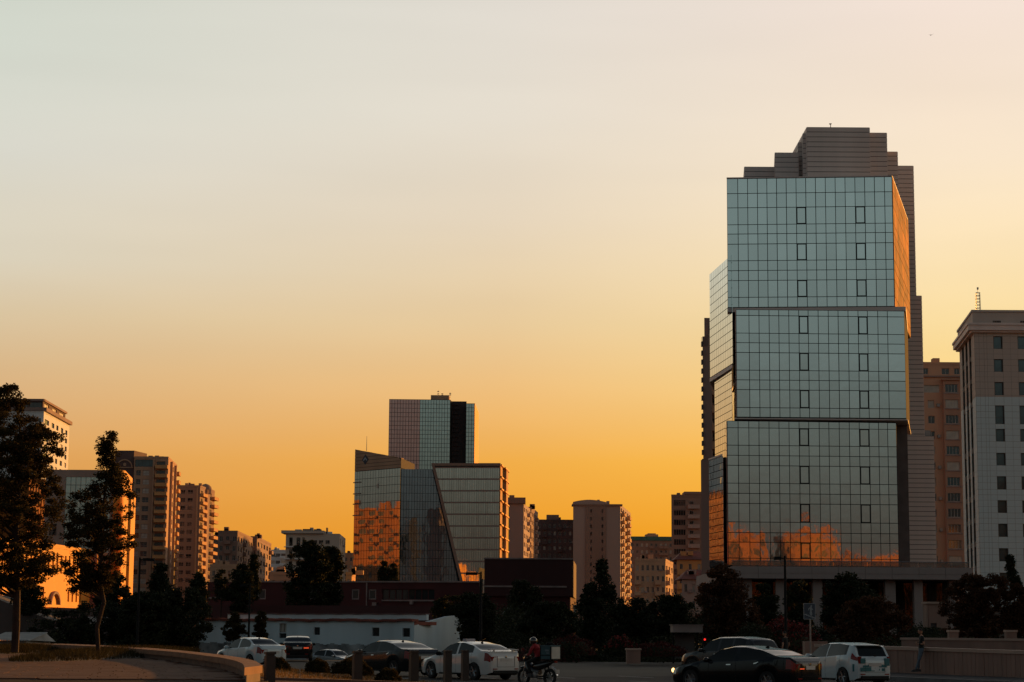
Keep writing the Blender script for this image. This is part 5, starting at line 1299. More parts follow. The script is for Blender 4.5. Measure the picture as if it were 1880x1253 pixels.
# low dark wall left of the motorbike
a, b = XY(938, 126, 1200), XY(975, 126, 1200); zt = Zof(955, 1188, 126); mb = MB(); w_ = b.x-a.x
mb.poly([(a.x, 126, -1.1), (b.x+3, 126, -1.1), (b.x+3, 126, zt-.25), (b.x, 126, zt), (a.x+.5, 126, zt-.05), (a.x, 126, zt-.5)]); mb.poly([(a.x, 126.3, -1.1), (a.x, 126.3, zt-.5), (a.x+.5, 126.3, zt-.05), (b.x, 126.3, zt), (b.x+3, 126.3, zt-.25), (b.x+3, 126.3, -1.1)])
mb.quad((a.x, 126, zt-.5), (a.x+.5, 126, zt-.05), (a.x+.5, 126.3, zt-.05), (a.x, 126.3, zt-.5)); mb.quad((a.x+.5, 126, zt-.05), (b.x, 126, zt), (b.x, 126.3, zt), (a.x+.5, 126.3, zt-.05)); mb.quad((b.x, 126, zt), (b.x+3, 126, zt-.25), (b.x+3, 126.3, zt-.25), (b.x, 126.3, zt)); mb.quad((a.x, 126, -1.1), (a.x, 126, zt-.5), (a.x, 126.3, zt-.5), (a.x, 126.3, -1.1))
o = link('ramp_wall', mb.mesh('ramp_wall', m_maroon)); tag(o, 'low brown retaining wall between the white spoiler sedan and the motorcyclist', 'wall')
# bus shelter like canopy
rt = root('shelter', 'small flat-roofed roadside shelter with pale fascia beside the dark suv', 'shelter', XY(1258, 118, 1190).to_3d())
a, b = XY(1236, 118, 1150), XY(1290, 118, 1150); z1_, z0_ = Zof(1260, 1147, 118), Zof(1260, 1161.5, 118)
mb = MB(); mb.box(a.x, b.x, 118, 120.2, z0_, z1_-.05); mb.box(a.x-.05, b.x+.05, 117.95, 120.25, z1_-.05, z1_); wpart('canopy', mb, mat('shelter_fascia', (.2, .16, .15), .6), rt)
for x_ in (a.x+.1, b.x-.2): mb = MB(); mb.box(x_, x_+.1, 119.9, 120, 0, z0_); wpart('post', mb, m_black, rt)
mb = MB(); mb.box(a.x+.25, b.x-.3, 119.95, 119.99, .3, z0_-.1); wpart('back_panel', mb, m_frd, rt)
# traffic light (red lamp beside shelter)
q = P(1294, 1174.5, 112); rt = root('traffic_light', 'small traffic light glowing red just left of the dark suv', 'traffic light', (q.x, q.y, .15))
mb = MB(); mb.tube((0, .1, 0), (0, .1, q.z-.3), .04); lpart('pole', mb, m_black, rt); mb = MB(); mb.box(-.1, .1, 0, .2, q.z-.45, q.z+.0); lpart('housing', mb, m_black, rt)
mb = MB(); mb.lathe([(.0, -.01), (.055, -.01), (.06, 0)], 12, (0, 0, q.z-.15), 'y'); lpart('lens', mb, mat('red_light', (.5, .01, .01), .3, emit=((1, .03, .02), 1.2)), rt)
# shed at left
a, b, c_ = XY(-10, 84, 1180), XY(48, 84, 1180), XY(92, 88, 1180); rt = root('shed', 'low white shed with pale sheet roof at the left edge, behind the plaza', 'shed', (b.x, b.y, 0))
zt = Zof(40, 1177, 84); mb = MB(); mb.prism([tuple(a), tuple(b), tuple(c_), (c_.x-2, c_.y+4), (a.x, a.y+4)], 0, zt); wpart('wall', mb, mat('shed_paint', (.20, .21, .21), .8, 0, .2, 1), rt)
mb = MB(); n_ = 14
for i in range(n_):
    x0_, x1_ = a.x-.3+(b.x-a.x+.5)*i/n_, a.x-.3+(b.x-a.x+.5)*(i+1)/n_; mb.quad((x0_, 83.7, zt+.03), (x1_-.03, 83.7, zt+.03), (x1_-.03, 87, zt+.35), (x0_, 87, zt+.35)); mb.quad((x1_-.03, 83.7, zt+.03), (x1_, 83.7, zt+.0), (x1_, 87, zt+.32), (x1_-.03, 87, zt+.35))
mb.poly([(b.x+.1, 83.7, zt+.03), (c_.x+.3, c_.y-.3, zt-.05), (c_.x-1, c_.y+3, zt+.2), (b.x+.1, 87, zt+.33)]); wpart('roof', mb, mat('pale_sheet_roof', (.20, .21, .21), .8), rt)
mb = MB(); mb.box(XY(3, 83.98, 1185).x, XY(8, 83.98, 1185).x, 83.95, 83.99, .3, zt-.3); wpart('door', mb, m_frd, rt)
# sloping banks at the left behind the plaza
mb = MB(); a = P(-30, 1090, 150); mb.poly([a, P(95, 1140, 142), P(95, 1175, 142), P(-30, 1175, 150)]); mb.poly([a, P(95, 1140, 142), P(120, 1138, 175), P(20, 1095, 180)]); o = link('embankment', mb.mesh('embankment', mat('dark_slope', (.07, .05, .045), .95, 0, .3, .3)), kind='structure')
mb = MB(); a, b = XY(60, 240, 1130), XY(260, 240, 1130); mb.box(a.x, b.x, 240, 240.5, -1.2, Zof(150, 1117, 240)); o = link('perimeter_wall', mb.mesh('perimeter_wall', m_darkb)); tag(o, 'dark brown wall below the golden hall behind the two left trees', 'wall')
mb = MB(); a, b = XY(96, 150, 1140), XY(196, 150, 1140); zt = Zof(150, 1142, 150); mb.quad((a.x, 150, zt-.5), (b.x, 150, zt-.5), (b.x-1, 156, zt+.4), (a.x+1, 156, zt+.4)); mb.quad((a.x, 150, -1), (b.x, 150, -1), (b.x, 150, zt-.5), (a.x, 150, zt-.5)); o = link('low_shed', mb.mesh('low_shed', mat('pale_old_roof', (.22, .17, .15), .9, 0, .4, .6))); tag(o, 'low shed with pale weathered roof behind the branches left of the dark trees', 'shed')
# bird
q = P(1709, 65, 250); mb = MB(); mb.lathe([(.0, -.18), (.05, -.1), (.06, .0), (.03, .12), (.0, .2)], 8, tuple(q), 'y')
mb.poly([q+Vector((0, -.05, .02)), q+Vector((.3, -.1, .14)), q+Vector((.32, .0, .15)), q+Vector((0, .08, .03))]); mb.poly([q+Vector((0, .08, .03)), q+Vector((-.28, 0, .05)), q+Vector((-.27, -.1, .04)), q+Vector((0, -.05, .02))])
o = link('bird', mb.mesh('bird', m_black)); tag(o, 'tiny dark bird flying high in the upper right sky', 'bird')

# ================================================================== the city behind the camera (seen mirrored in the glass)
rc_ = random.Random(11)
def rear(x0, x1, y, h, m, lab, storey=3.2, mirror_=True):
    A_, B_ = Vector((x1, y)), Vector((x0, y)); rt = root('city_block', lab, 'building', ((x0+x1)/2, y, 0), 'city blocks behind the viewpoint')
    fq = quadfcs(A_, B_, B_+Vector((0, -14)), A_+Vector((0, -14))); H = []
    n_ = int((x1-x0)/3.4); w_ = (x1-x0)/n_; z = h-1.2-1.7
    while z > 1:
        for i in range(n_):
            if rc_.random() < .85: H.append((w_*(i+.24), w_*(i+.76), z-.2, z+1.8))
        z -= storey
    mb = MB(); wall_holes(mb, fq[0], 0, h, H, .35)
    for f in fq[1:]: wall_holes(mb, f, 0, h, [])
    wpart('wall', mb, m, rt); mb = MB(); mb.prism([tuple(f.A) for f in fq], h-.03, h+.004); wpart('roof', mb, m_roof, rt)
    mb = MB()
    for u0, u1, z0, z1 in H: mb.quad(fq[0].pt(u0, z0, -.3), fq[0].pt(u1, z0, -.3), fq[0].pt(u1, z1, -.3), fq[0].pt(u0, z1, -.3))
    wpart('windows', mb, m_wdark, rt)
    mb = MB(); fq[0].box(mb, -.3, fq[0].L+.3, h+.01, h+.6, -1, .5); wpart('cornice', mb, m, rt)
    for i in range(3):
        mb = MB(); u = rc_.uniform(1, fq[0].L-4); fq[0].box(mb, u, u+rc_.uniform(1, 3), h+.02, h+rc_.uniform(1, 2.6), -5, -2); wpart('chimney', mb, m, rt)
B0 = 'sunlit block behind the viewpoint, seen mirrored in the tower, '
m_orb = mat('orange_render', (.27, .085, .011), .9, 0, .25, .2, streak=True)
rear(-60, -20, -95, 27, m_orb, B0+'far left'); rear(-16, 26, -88, 26, m_orb, B0+'left of the twin'); rear(30, 49, -80, 33, m_orb, B0+'left twin'); rear(50, 66, -80, 34, m_orb, B0+'right twin')
rear(67, 72, -78, 27, m_orb, B0+'thin low one'); rear(73, 82, -84, 23.5, m_orb, B0+'low middle'); rear(86, 97, -80, 25, m_orb, B0+'right of the gap'); rear(101, 130, -90, 19, m_orb, B0+'long low one'); rear(135, 180, -95, 22, m_orb, B0+'far right')
def rear_side(x, y0, y1, h, m, lab):
    A_, B_ = Vector((x, y0)), Vector((x, y1)); rt = root('city_block', lab, 'building', (x, (y0+y1)/2, 0), 'city blocks off to the left')
    fq = quadfcs(A_, B_, B_+Vector((-14, 0)), A_+Vector((-14, 0))); H = []
    n_ = int((y1-y0)/3.4); w_ = (y1-y0)/n_; z = h-2.9
    while z > 1:
        for i in range(n_):
            if rc_.random() < .9: H.append((w_*(i+.25), w_*(i+.75), z, z+1.7))
        z -= 3.1
    mb = MB(); wall_holes(mb, fq[0], 0, h, H, .35)
    for f in fq[1:]: wall_holes(mb, f, 0, h, [])
    wpart('wall', mb, m, rt); mb = MB(); mb.prism([tuple(f.A) for f in fq], h-.03, h+.004); wpart('roof', mb, m_roof, rt)
    mb = MB()
    for u0, u1, z0, z1 in H: mb.quad(fq[0].pt(u0, z0, -.3), fq[0].pt(u1, z0, -.3), fq[0].pt(u1, z1, -.3), fq[0].pt(u0, z1, -.3))
    wpart('windows', mb, m_soffit, rt)
    mb = MB()
    for u0, u1, z0, z1 in H[::2]: fq[0].box(mb, u0-.3, u1+.3, z0-.8, z0+.2, .01, 1.3)
    wpart('balconies', mb, m, rt)
    for i in range(6):
        mb = MB(); u = rc_.uniform(1, fq[0].L-6); fq[0].box(mb, u, u+rc_.uniform(1, 5), h+.02, h+rc_.uniform(.8, 3.4), -5, -1); wpart('roof_box', mb, m, rt)
S0 = 'balconied block out of frame on the left, mirrored in the glass, '
rear_side(-120, 180, 240, 22, m_tan, S0+'nearest'); rear_side(-150, 250, 330, 24.5, m_tan, S0+'middle'); rear_side(-185, 340, 420, 25, m_tan, S0+'farthest')
rear_side(-235, 120, 170, 30, m_tan, S0+'behind the nearest')

# unseen blocks added out of frame on the right to keep the street in shade
def off_right(c, t, w, h, lab):
    d = Vector((math.sin(SUN_AZ), math.cos(SUN_AZ))); e = Vector((d.y, -d.x)); A_ = e*(c-w/2) + d*t; B_ = e*(c+w/2) + d*t; p = Vector((A_.x+B_.x, A_.y+B_.y))/2
    rt = root('city_block', lab, 'building', (p.x, p.y, 0), 'added shading blocks out of frame on the right')
    fq = quadfcs(A_, B_, B_+d*16, A_+d*16); H = []; n_ = max(2, int(w/3.6)); w_ = fq[0].L/n_; z = h-2.8
    while z > 1:
        H += [(w_*(i+.28), w_*(i+.72), z, z+1.6) for i in range(n_)]; z -= 3.1
    mb = MB(); wall_holes(mb, fq[0], 0, h, H, .3)
    for f in fq[1:]: wall_holes(mb, f, 0, h, [])
    wpart('wall', mb, m_tan, rt); mb = MB(); mb.prism([tuple(f.A) for f in fq], h-.03, h+.004); wpart('roof', mb, m_roof, rt)
    mb = MB()
    for u0, u1, z0, z1 in H: mb.quad(fq[0].pt(u0, z0, -.28), fq[0].pt(u1, z0, -.28), fq[0].pt(u1, z1, -.28), fq[0].pt(u0, z1, -.28))
    wpart('windows', mb, m_wdark, rt)
rear_side(-141, 590, 650, 44, m_orb, 'orange block hidden behind the leftmost tree and brown office')
O0 = 'added shading block out of frame beyond the right edge, '
off_right(-112, 350, 42, 42, O0+'farthest and tallest'); off_right(-76, 235, 27, 30, O0+'middle one'); off_right(-46, 150, 34, 14.3, O0+'narrow near one'); off_right(-20, 190, 18, 17, O0+'rightmost one')
off_right(45, 190, 46, 22, O0+'beside the rightmost one'); off_right(105, 170, 50, 22, O0+'level with the viewpoint'); off_right(165, 110, 46, 24, O0+'behind the viewpoint on the right')  # added to cut the warm horizon glow mirrored in the car rears

# ================================================================== TREES
def leaf_mesh(pts, size, m, rng, name='crown', droop=0.0, elong=1.8):
    n_ = len(pts); pts = np.asarray(pts)
    a = rng.normal(size=(n_, 3)); a[:, 2] *= .6; a[:, 2] -= droop; a /= np.linalg.norm(a, axis=1)[:, None]
    b = np.cross(a, rng.normal(size=(n_, 3))); b /= np.linalg.norm(b, axis=1)[:, None]
    s = size*rng.uniform(.6, 1.25, n_)[:, None]
    v = np.zeros((n_*4, 3)); v[0::4] = pts - a*s*.5; v[1::4] = pts + b*s*.5/elong; v[2::4] = pts + a*s*.5; v[3::4] = pts - b*s*.5/elong
    me = bpy.data.meshes.new(name); me.vertices.add(n_*4); me.vertices.foreach_set('co', v.ravel())
    me.loops.add(n_*4); me.loops.foreach_set('vertex_index', np.arange(n_*4)); me.polygons.add(n_); me.polygons.foreach_set('loop_start', np.arange(0, n_*4, 4)); me.polygons.foreach_set('loop_total', np.full(n_, 4))
    me.materials.append(m); me.update(calc_edges=True); me.validate(); return me
def env_r(env, z):
    for (z0, a0, b0), (z1, a1, b1) in zip(env[:-1], env[1:]):
        if z0 <= z <= z1: t = (z-z0)/(z1-z0+1e-9); return a0+(a1-a0)*t, b0+(b1-b0)*t
    return None
def tree(name, lab, px, py_base, Y, env_px, nclump, nleaf, size, m, seed, clump=.35, trunk=.11, gzv=None, cat='tree', group=None, depthf=.9, lean=0.0, elong=1.8, shell=.5, clear=None):
    """env_px: (py, left px, right px) from top to bottom of the crown"""
    rng = np.random.default_rng(seed); rs = random.Random(seed)
    q = P(px, py_base, Y); g = q.z if gzv is None else gzv
    base = Vector((q.x, q.y, g)); k_ = Y/FPX
    rt = root(name, lab, cat, tuple(base), group)
    env = sorted([(Zof(px, y, Y)-g, (l-px)*k_, (r-px)*k_) for y, l, r in env_px]); H_ = env[-1][0]; z0 = env[0][0]
    cl = []; tries = 0
    while len(cl) < nclump and tries < nclump*60:
        tries += 1; z = rs.uniform(z0, H_*1.0); e = env_r(env, z)
        if e is None: continue
        a, b = e; hw = (b-a)/2; c = (a+b)/2
        if hw < rs.uniform(0, max(abs(x[2]-x[1]) for x in env)/2*.9): continue
        r_ = rs.random()**shell; t = rs.random()*2*pi; x, y = c+hw*r_*cos(t), hw*depthf*r_*sin(t)
        cl.append((x, y, z))
    # top and edge clumps so that the outline is reached
    for z, a, b in env:
        cl.append(((a+clump*.3), 0, z)); cl.append(((b-clump*.3), 0, z))
    pts = []
    per = nleaf//len(cl)
    for c in cl:
        s = clump*rs.uniform(.55, 1.2); n_ = int(per*rs.uniform(.5, 1.5)); d = rng.normal(size=(n_, 3)); d /= np.linalg.norm(d, axis=1)[:, None]; d *= (rng.uniform(0, 1, n_)**.45)[:, None]*s; d[:, 2] *= (.62 if name == 'plaza_tree' else .7)
        pts.append(np.array(c)+d)
    pts = np.concatenate(pts)
    link('crown', leaf_mesh(pts, size, m, rng, elong=elong), rt)
    mb = MB(); T = [Vector((0, 0, 0))]; n_ = 8; R_ = [trunk]
    for i in range(1, n_+1):
        z = H_*.93*i/n_; e = env_r(env, z); cx_ = (e[0]+e[1])/2*.5 if e else 0
        T.append(Vector((cx_*.6+rs.gauss(0, .03), rs.gauss(0, .03), z))); R_.append(trunk*(1-i/n_)**.8+.012)
    mb.path(T, R_, 9)
    for c in cl[::max(1, len(cl)//70)]:
        z = max(z0*.85, c[2]-abs(c[0])*.7-.15); f = z/(H_*.93)*n_; i = min(n_-1, int(f)); p0 = T[i].lerp(T[i+1], f-i); c = Vector(c)
        mid_ = p0.lerp(c, .5)+Vector((0, 0, -.06*(c-p0).length)); r0 = max(.014, R_[i]*.4); mb.path([p0, mid_, c], [r0, r0*.65, .008], 5)
    link('trunk', mb.mesh('trunk', m_bark), rt); return rt

tree('plaza_tree', 'tall leafy tree at the left edge with thick straight trunk and dark crown', 27, 1199, 59,
     [(712, -6, 10), (725, -30, 18), (738, -50, 32), (752, -60, 22), (770, -66, 46), (790, -75, 70), (802, -75, 96), (815, -80, 84), (832, -78, 98), (846, -70, 80), (862, -65, 75), (880, -80, 92), (905, -85, 104), (930, -85, 106), (952, -75, 100), (975, -70, 70), (1000, -75, 84), (1025, -78, 98), (1045, -72, 96), (1065, -60, 72), (1080, -55, 30)],
     460, 72000, .082, m_leafA, 21, clump=.245, trunk=.115, gzv=PZ+.1)
tree('plaza_tree', 'smaller slender tree with tiered crown and thin trunk on the oval grass island', 181, 1199, 55,
     [(797, 184, 197), (808, 170, 198), (822, 168, 192), (832, 166, 200), (845, 172, 196), (858, 174, 206), (872, 168, 214), (888, 160, 226), (900, 150, 218), (908, 128, 236), (928, 122, 236), (950, 118, 232), (965, 116, 215), (985, 112, 238), (1000, 118, 242), (1018, 128, 222), (1035, 114, 222), (1052, 116, 212), (1068, 122, 202), (1085, 130, 200)],
     300, 33000, .075, m_leafA, 5, clump=.195, trunk=.055, gzv=PZ+.12, shell=.75)
TL = [
 # name,label,px,base,Y,env,nclump,nleaf,size,mat,seed,clump,trunk
 ('tree', 'large dark tree clump with twin rounded tops before the pale flat-roofed block', 562, 1128, 235, [(998,556,572),(1008,540,590),(1022,530,597),(1045,527,602),(1075,524,600),(1105,530,600),(1125,545,590)], 120, 16000, .34, m_leafB, 31, .75, .3),
 ('tree', 'right half of the twin dark clump, rounded tree before the pale flat-roofed block', 606, 1128, 238, [(1010,600,614),(1020,594,622),(1040,588,626),(1062,586,624),(1085,588,622),(1115,590,618)], 70, 9000, .34, m_leafB, 32, .7, .25),
 ('cypress', 'narrow dark cypress between the far golden pair and the lamp post', 465, 1100, 225, [(1022,464,466),(1035,460,469),(1060,457,472),(1085,456,474),(1098,458,472)], 40, 6000, .26, m_leafB, 33, .5, .15),
 ('tree', 'dark conical tree left of the narrow cypress', 440, 1125, 215, [(1040,436,448),(1055,430,458),(1075,424,462),(1095,422,462),(1120,428,455)], 60, 8000, .3, m_leafB, 34, .6, .2),
 ('tree', 'dark spiky tree below the brown pink apartment block', 363, 1120, 170, [(1055,360,366),(1070,352,372),(1090,345,378),(1115,348,380),(1130,352,376)], 50, 7000, .24, m_leafB, 35, .5, .2),
 ('tree', 'dark tree rising before the tan balcony block', 292, 1150, 130, [(1042,288,296),(1058,282,302),(1080,276,310),(1100,268,318),(1130,262,325)], 60, 9000, .2, m_leafB, 36, .4, .15),
 ('tree', 'wide dark tree left of the whitewashed house, its edge ragged', 330, 1192, 128, [(1088,300,352),(1105,268,372),(1125,258,378),(1150,256,380),(1170,262,374),(1185,275,355)], 110, 17000, .2, m_leafB, 37, .5, .16),
 ('tree', 'wide dark tree behind the small plaza tree, right of its trunk', 262, 1192, 126, [(1095,245,290),(1110,226,300),(1135,220,305),(1160,222,305),(1182,230,298)], 90, 14000, .2, m_leafB, 38, .5, .15),
 ('tree', 'low dark tree between the trunks of the two plaza trees', 120, 1178, 128, [(1112,150,205),(1125,95,222),(1145,60,225),(1160,56,225),(1175,70,215)], 90, 13000, .2, m_leafB, 39, .5, .15),
 ('tree', 'dark tree behind the crown of the small plaza tree, above the low trees', 208, 1150, 140, [(1062,190,222),(1080,180,232),(1100,175,236),(1125,178,232)], 60, 9000, .22, m_leafB, 40, .45, .15),
 ('tree', 'bushy dark tree at far left below the golden hall', 62, 1140, 145, [(1068,30,62),(1085,26,72),(1105,24,84),(1125,40,88)], 50, 8000, .2, m_leafB, 41, .45, .15),
 ('small_tree', 'round dark shrub tree against the whitewashed wall, left of the lamp post', 430, 1176, 138, [(1128,427,434),(1140,422,440),(1150,412,448),(1162,411,450),(1174,418,444)], 50, 6500, .15, m_leafA, 42, .25, .05),
 ('small_tree', 'upright dark shrub tree against the whitewashed wall, right of the lamp post', 478, 1176, 138, [(1126,475,482),(1136,470,487),(1150,468,486),(1164,465,490),(1175,470,488)], 36, 5000, .15, m_leafA, 43, .22, .05),
 ('tree', 'sparse young tree above the low maroon wall near the lamp post', 405, 1125, 215, [(1050,400,410),(1065,394,414),(1085,392,418),(1100,392,418)], 30, 2600, .28, m_leafB, 44, .5, .15),
 ('tree', 'dark tree over the right end of the whitewashed gable', 872, 1178, 140, [(1096,855,892),(1115,838,905),(1135,845,910),(1155,842,905),(1172,848,900)], 90, 15000, .2, m_leafB, 45, .5, .18),
 ('tree', 'low dark trees spreading over the maroon building left of the lamp post', 835, 1135, 200, [(1098,820,860),(1108,800,880),(1120,795,885),(1130,800,880)], 50, 8000, .25, m_leafB, 46, .55, .2),
 ('tree', 'dark tree in front of the maroon hall, left part', 952, 1180, 175, [(1072,945,965),(1085,940,985),(1105,938,990),(1130,935,990),(1160,930,990),(1178,935,985)], 80, 13000, .25, m_leafB, 47, .6, .2),
 ('tree', 'broad dark tree behind the motorcyclist', 1005, 1190, 135, [(1112,985,1035),(1130,965,1052),(1155,955,1060),(1180,960,1060),(1192,975,1050)], 100, 17000, .2, m_leafB, 48, .5, .18),
 ('tree', 'pointed tree with spire-like top before the pale pink tower block', 1100, 1190, 150, [(1033,1102,1107),(1048,1097,1110),(1062,1098,1116),(1078,1080,1126),(1095,1068,1128),(1115,1062,1130),(1145,1058,1140),(1180,1055,1140)], 130, 19000, .22, m_leafB, 49, .5, .2),
 ('tree', 'broad dark tree right of the pointed tree', 1160, 1195, 140, [(1104,1135,1175),(1122,1120,1195),(1150,1115,1200),(1180,1120,1200),(1192,1130,1190)], 100, 17000, .2, m_leafB, 50, .5, .18),
 ('tree', 'rounded dark tree behind the roadside shelter', 1232, 1195, 138, [(1098,1215,1250),(1112,1195,1272),(1140,1188,1280),(1170,1190,1275),(1190,1200,1265)], 110, 18000, .2, m_leafB, 51, .5, .18),
 ('tree', 'dense russet tree in front of the left corner of the podium', 1328, 1188, 150, [(1042,1322,1334),(1056,1304,1352),(1078,1290,1368),(1105,1284,1385),(1135,1284,1392),(1170,1290,1390)], 170, 26000, .22, m_leafC, 52, .55, .22),
 ('tree', 'slim dark tree between the first podium columns', 1400, 1188, 155, [(1078,1392,1410),(1100,1385,1424),(1130,1382,1432),(1165,1385,1430)], 60, 9000, .22, m_leafB, 53, .5, .15),
 ('tree', 'thin dark tree right of the lamp post before the podium', 1468, 1188, 160, [(1072,1460,1476),(1095,1450,1488),(1130,1448,1492),(1165,1450,1490)], 45, 6000, .22, m_leafB, 54, .5, .15),
 ('tree', 'dark leafy tree before the middle podium columns', 1545, 1190, 150, [(1060,1540,1568),(1075,1520,1590),(1100,1512,1612),(1135,1510,1618),(1175,1510,1600)], 130, 20000, .22, m_leafB, 55, .55, .2),
 ('tree', 'low orange-tinged bush tree in front of the podium, left of the leaning man', 1605, 1190, 125, [(1102,1585,1625),(1115,1555,1648),(1135,1540,1662),(1160,1530,1664),(1182,1540,1650)], 130, 21000, .18, m_leafC, 56, .42, .15),
 ('tree', 'large rounded bush tree with orange-tinged top at the right, before the white office', 1795, 1180, 125, [(1060,1775,1830),(1072,1755,1848),(1095,1738,1855),(1125,1730,1858),(1160,1735,1856),(1175,1745,1850)], 170, 28000, .18, m_leafC, 57, .42, .18),
 ('tree', 'rounded bush tree cut by the right edge of the picture', 1880, 1180, 124, [(1078,1865,1905),(1095,1855,1915),(1130,1850,1920),(1170,1852,1918)], 90, 15000, .18, m_leafC, 58, .42, .18),
 ('cypress', 'narrow leaning cypress before the windows of the white office', 1862, 1120, 140, [(1024,1855,1857),(1038,1852,1862),(1060,1856,1870),(1085,1862,1876)], 40, 7000, .16, m_leafB, 59, .3, .1),
 ('tree', 'tree standing in front of the dark blue wedge of the glass complex, left one', 704, 1110, 420, [(1034,701,707),(1048,696,711),(1065,694,713),(1085,695,712)], 30, 4000, .5, m_leafB, 60, .9, .3),
 ('tree', 'tree at the foot of the glass complex, nearer the dark wedge', 721, 1110, 420, [(1038,719,724),(1050,716,727),(1070,714,728),(1085,715,727)], 24, 3000, .5, m_leafB, 61, .8, .3),
]
for a in TL:
    nm, lab, px, pb, Y, env, nc_, nl, sz, mm, sd, cl, tr = a
    g = gz(P(px, pb, Y).x, Y)
    tree(nm, lab, px, pb, Y, env, nc_, nl, sz, mm, sd, clump=cl, trunk=tr, gzv=g)
# understorey that nobody could count, along the foot of the trees
rng = np.random.default_rng(77); pts = []
for i in range(330):
    x = rng.uniform(-34, 42); px = 0; y = rng.uniform(122, 150) + (0 if x < 14 else -12)
    if x < 0.5 and x > -23 and y < 165: continue
    s = rng.uniform(.5, 1.1); d = rng.normal(size=(240, 3)); d /= np.linalg.norm(d, axis=1)[:, None]; d *= (rng.uniform(0, 1, 240)**.5)[:, None]*s; pts.append(np.array((x, y, gz(x, y)+s*.8))+d)
for i in range(260):
    side = i % 3; px_ = rng.uniform(*((878, 1290), (225, 350), (1290, 1720))[side]); y = rng.uniform(146, 166); x = (px_-940)/3700*y; top = rng.uniform(1090, 1126) if side < 2 else rng.uniform(1122, 1150)
    s = rng.uniform(.9, 1.5); z1_ = Zof(px_, top, y)-s; zz = gz(x, y)+.6
    while zz < z1_+.01:
        d = rng.normal(size=(170, 3)); d /= np.linalg.norm(d, axis=1)[:, None]; d *= (rng.uniform(0, 1, 170)**.5)[:, None]*s; pts.append(np.array((x+rng.normal(0, .3), y, zz))+d); zz += s*.95
o = link('undergrowth', leaf_mesh(np.concatenate(pts), .2, m_leafB, rng, 'undergrowth'), kind='stuff'); tag(o, 'dark undergrowth along the foot of the roadside trees', 'undergrowth')
# rear trees mirrored in the tower
for i, (x, y, h, w_) in enumerate(((61, -45, 16, 6), (66.5, -40, 22, 8), (72, -48, 15, 5), (78, -44, 21, 9), (85, -42, 16, 6), (93, -46, 18, 8), (30, -45, 8, 5), (44, -40, 9, 6))):
    rng = np.random.default_rng(200+i); rt = root('tree', 'x', 'tree', (x, y, 0), 'trees behind the viewpoint')
    rt['label'] = 'dark tree behind the viewpoint mirrored in the glass tower, ' + ('below the orange twin', 'beside the thin low block', 'wide one under the low block', 'tallest right of the thin block', 'right of the gap', 'rightmost', 'leftmost', 'second from left')[i]
    d = rng.normal(size=(4000, 3)); d /= np.linalg.norm(d, axis=1)[:, None]; d *= (rng.uniform(0, 1, 4000)**.5)[:, None]; d *= np.array((w_*.5, w_*.5, h*.42)); d += rng.normal(0, .3, (4000, 3)); d[:, 2] += h*.58
    link('crown', leaf_mesh(d, .45, m_leafB, rng), rt); mb = MB(); mb.tube((0, 0, 0), (0, 0, h*.6), .25, .1); link('trunk', mb.mesh('trunk', m_bark), rt)
# clipped bushes on the verge, red flowering bushes by the kerb
def bush(px, py, Y, rx, rz_, m, lab, seed, cat='bush', name='clipped_bush', flower=None, n_=5200, sz=.06, group=None):
    rng = np.random.default_rng(seed); q = P(px, py, Y); d = rng.normal(size=(n_, 3)); d[:, 2] = np.abs(d[:, 2]); d /= np.linalg.norm(d, axis=1)[:, None]
    lump = 1+.06*np.sin(d[:, 0]*9+seed)+.06*np.sin(d[:, 1]*7+d[:, 2]*6); d *= (lump*(rng.uniform(.72, 1.03, n_)))[:, None]; d *= np.array((rx, rx, rz_))
    rt = root(name, lab, cat, tuple(q), group); link('foliage', leaf_mesh(d, sz, m, rng, 'foliage', elong=2.2), rt)
    mb = MB(); mb.lathe([(rx*.72, 0), (rx*.74, rz_*.4), (rx*.5, rz_*.66), (.02, rz_*.74)], 16); link('inner_twigs', mb.mesh('inner_twigs', m_leafB, True), rt)
    if flower:
        k = int(n_*.3); f = d[rng.integers(0, n_, k)]*1.04; f = f[f[:, 2] > rz_*.45]; link('flowers', leaf_mesh(f, sz*1.2, flower, rng, 'flowers', elong=1.2), rt)
bush(583, 1235, 58, .36, .38, m_leafA, 'smaller round clipped bush on the verge behind the gap between bollards', 71)
bush(644, 1237, 57, .55, .42, m_leafA, 'wide clipped bush on the verge partly behind the second bollard', 72)
bush(664, 1240, 56, .30, .34, m_leafA, 'clipped bush pressed against the right of the wide clipped bush', 75)
bush(713, 1254, 52, .33, .36, m_leafA, 'round clipped bush nearest the frame edge, before the black fastback', 73)
bush(510, 1232, 58, .35, .38, m_leafA, 'clipped bush half hidden by the nearest bollard and white sedan', 74)
bush(1140, 1205, 116, 1.0, 1.1, m_leafB, 'red flowering bush behind the stone planter', 81, flower=m_flower, name='flower_bush', n_=3500, sz=.13)
bush(1210, 1205, 116, 1.6, .8, m_leafR, 'low reddish bush between planter and shelter', 82, name='flower_bush', n_=3500, sz=.13)
bush(1050, 1203, 124, 1.5, 1.2, m_leafR, 'low reddish bush right of the motorcyclist', 83, name='flower_bush', n_=3500, sz=.13)
bush(1440, 1206, 112, 2.1, 2.0, m_leafR, 'red-leaved rounded bush behind the dark suv and pedestrian', 84, name='flower_bush', n_=6000, sz=.14, flower=m_flower)
bush(1385, 1200, 110, 1.4, 1.6, m_leafB, 'dark shrub right behind the roof of the dark suv', 85, name='shrub', n_=4500, sz=.14)
bush(1700, 1180, 118, 1.5, .9, m_leafB, 'dark shrub at the foot of the kiosk', 86, name='shrub', n_=3500, sz=.14)
